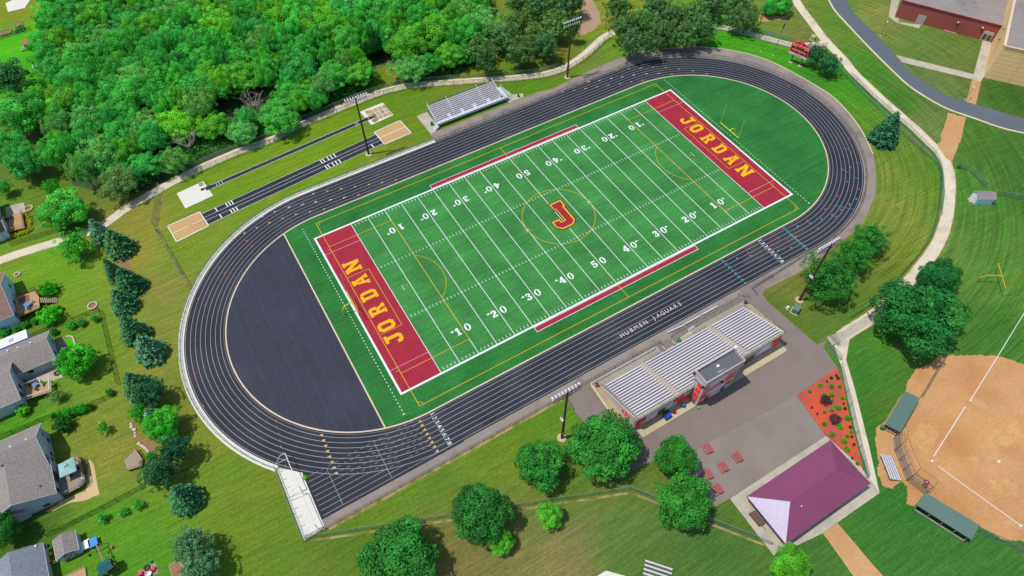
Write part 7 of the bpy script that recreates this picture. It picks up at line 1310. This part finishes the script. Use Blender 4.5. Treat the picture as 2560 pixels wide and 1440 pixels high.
for (x, y, z, m, l) in ((1185, 400, .9, M['whitemetal'], 'white panel table leaning beside the shed'), (1290, 365, .9, mat('bright_blue', alb(40, 140, 240), .5, .05, 2), 'bright blue panel on the trailer beside the shed')): p = G(*C(0, 1290, 2560 / 460, [(x, y)])[0], z); t = thing('trailer_panel' if z else 'x', l, 'panel', (p.x, p.y, 0)); MB().box(p.x - .75, p.x + .75, p.y - .85, p.y + .85, z - .03, z + .03).obj('panel', m, t); b = MB(); [b.tube((p.x + a, p.y + c, 0), (p.x + a, p.y + c, z), .04, n=5) for a in (-.65, .65) for c in (-.7, .7)]; b.obj('leg', M['darkmetal'], t)
q = random.Random(8)
for x, y, m, l in ((700, 545, 'yellow_plastic', 'yellow toy car beside the shed'), (705, 650, 'red_plastic', 'red toy car with yellow trim beside the house wall'), (785, 640, 'alu', 'white tub on the concrete strip by the shed'), (640, 430, 'dsteel', 'grey bicycle pile between the shed and the house')):
    p = G(*C(0, 1290, 2560 / 460, [(x, y)])[0]); t = thing('garden_toy', l, 'toy', (p.x, p.y, 0), 'clutter beside the shed'); b = MB(); b.prism([(p.x - .4, p.y - .25), (p.x + .4, p.y - .3), (p.x + .45, p.y + .25), (p.x - .35, p.y + .3)], .12, .55); b.obj('toy_body', M[m], t); MB().prism([(p.x - .2, p.y - .2), (p.x + .25, p.y - .2), (p.x + .25, p.y + .2), (p.x - .2, p.y + .2)], .551, .8).obj('toy_top', M['yellow_plastic'] if m != 'dsteel' else M['darkmetal'], t)
    for a, c in ((-.3, -.3), (.3, -.3), (-.3, .3), (.3, .3)): MB().tube((p.x + a, p.y + c - .04, .12), (p.x + a, p.y + c + .04, .12), .12, n=8).obj('wheel', M['darkmetal'], t)
# stones of the rock edging
st_ = C(0, 960, 3, [(985, 300), (990, 322), (1000, 340), (1012, 345), (1015, 370), (1018, 392), (1045, 450), (1060, 462), (1075, 470), (1088, 480), (1100, 492), (1112, 505)])
for i, (u, v) in enumerate(st_): p = G(u, v); b = MB(); s_ = q.uniform(.28, .45); b.sphere((p.x, p.y, s_ * .3), s_, 7, 5, .6); o = b.obj('edging_stone', M['stone']); tag(o, ordw[i] + ' pale boulder down the edging beside the conifer hedge', 'stone', 'pale boulders edging the hedge bed')
# white kerb of the lush plot
kp = C(0, 800, 1662 / 300, [(915, 235), (960, 225), (1005, 235), (1030, 290), (1048, 360)]); b = MB(); P_ = GW(kp); [b.bar(a + V3(0, 0, .1), c + V3(0, 0, .1), .3, .2) for a, c in zip(P_, P_[1:])]; struct('stone_kerb', b, M['stone'])
b = MB(); b.fill([GW(C(0, 800, 1662 / 300, [(912, 240), (1000, 235), (1040, 360), (950, 390)]))], .012); struct('lush_plot', b, grassmat('lush_grass', alb(70, 190, 10)))
# yellow flowers around the deck
r = np.random.RandomState(3); fl = []
for a, c in (((530, 580), (590, 700)), ((590, 700), (620, 900)), ((620, 940), (430, 1010)), ((430, 1010), (250, 1070))):
    A_, C2 = G(*C(0, 460, 8, [a])[0]), G(*C(0, 460, 8, [c])[0]); n = 260; t_ = r.uniform(0, 1, n)[:, None]; fl.append(np.array(A_)[None] * (1 - t_) + np.array(C2)[None] * t_ + r.normal(size=(n, 3)) * np.array([.3, .3, .0]) + np.stack([np.zeros(n), np.zeros(n), r.uniform(.1, .7, n)], 1))
P = np.concatenate(fl); n = len(P); tn = np.where(r.uniform(size=(n, 1)) < .5, np.array([[6.0, 1.5, .1]]), np.array([[1.0, 1, 1]])) * r.uniform(.7, 1.2, (n, 1)); me = leafmesh('flower_bed', P, unit(r.normal(size=(n, 3)) * .4 + np.array([0, 0, 1])), r.uniform(.2, .4, n), tn, LEAF); o = bpy.data.objects.new('flower_border', me); COL.objects.link(o); o.color = (*alb(90, 150, 20, 1.0), 1); tag(o, 'border of yellow flowers around the tan deck of the top house', 'flowers'); o['kind'] = 'stuff'
# stray sprig of green on the chute pad corner
p = G(763, 1195); tree_at(p.x, p.y, .5, .5, 'shrub', 'lime', 'tuft of weeds at the corner of the white pad on the track', 'weed_tuft', 'weed')
# people on the north path
def person(u, v, shirt, label, facing, shorts=M['darkmetal'], h=1.72, carry=None):
    p = G(u, v); t = thing('person', label, 'person', (p.x, p.y, 0), None)
    def skin(verts, edges, rad, name, m, root=0):
        me = bpy.data.meshes.new(name); me.from_pydata([Vector(x) * h / 1.72 for x in verts], edges, []); o = bpy.data.objects.new(name, me); COL.objects.link(o); md = o.modifiers.new('skin', 'SKIN'); me.skin_vertices[0].data[root].use_root = True
        for i, rr in enumerate(rad): me.skin_vertices[0].data[i].radius = (rr, rr)
        o.modifiers.new('sub', 'SUBSURF').levels = 1; dg = bpy.context.evaluated_depsgraph_get(); m2 = bpy.data.meshes.new_from_object(o.evaluated_get(dg)); bpy.data.objects.remove(o); m2.materials.append(m); o = bpy.data.objects.new(name, m2); COL.objects.link(o); o.parent = t; return o
    V = [(0, 0, .95), (0, 0, 1.15), (0, 0, 1.40), (0, 0, 1.48), (0, .02, 1.62), (.09, 0, .90), (.11, .12, .50), (.11, .02, .08), (.11, .16, .05), (-.09, 0, .90), (-.11, -.08, .50), (-.11, -.28, .12), (-.11, -.16, .05), (.18, 0, 1.40), (.24, -.08, 1.14), (.24, .08, .92), (.24, .13, .86), (-.18, 0, 1.40), (-.24, .10, 1.14), (-.24, .26, .98), (-.24, .31, .93)]
    E_ = [(0, 1), (1, 2), (2, 3), (3, 4), (0, 5), (5, 6), (6, 7), (7, 8), (0, 9), (9, 10), (10, 11), (11, 12), (2, 13), (13, 14), (14, 15), (15, 16), (2, 17), (17, 18), (18, 19), (19, 20)]
    RR = [.12, .13, .14, .055, .105, .09, .06, .045, .04, .09, .06, .045, .04, .06, .045, .035, .035, .06, .045, .035, .035]
    skin(V, E_, RR, 'body', M['skin']); skin([V[0], V[1], V[2], V[13], V[14], V[17], V[18]], [(0, 1), (1, 2), (2, 3), (3, 4), (2, 5), (5, 6)], [.14, .15, .16, .08, .065, .08, .065], 'shirt', shirt); skin([V[0], V[5], V[6], V[9], V[10]], [(0, 1), (1, 2), (0, 3), (3, 4)], [.14, .11, .08, .11, .08], 'shorts', shorts); skin([(0, .0, 1.66), (0, -.05, 1.64)], [(0, 1)], [.115, .10], 'hair', M['darkwood']); t.rotation_euler.z = facing
person(774, 303, mat('coral_shirt', alb(232, 90, 110), .8, .05, 2), 'person in a coral pink shirt walking on the north path', 1.2); person(779, 306, mat('teal_shirt', alb(70, 180, 150), .8, .05, 2), 'person in a teal top walking at the field side of the path', 1.25)
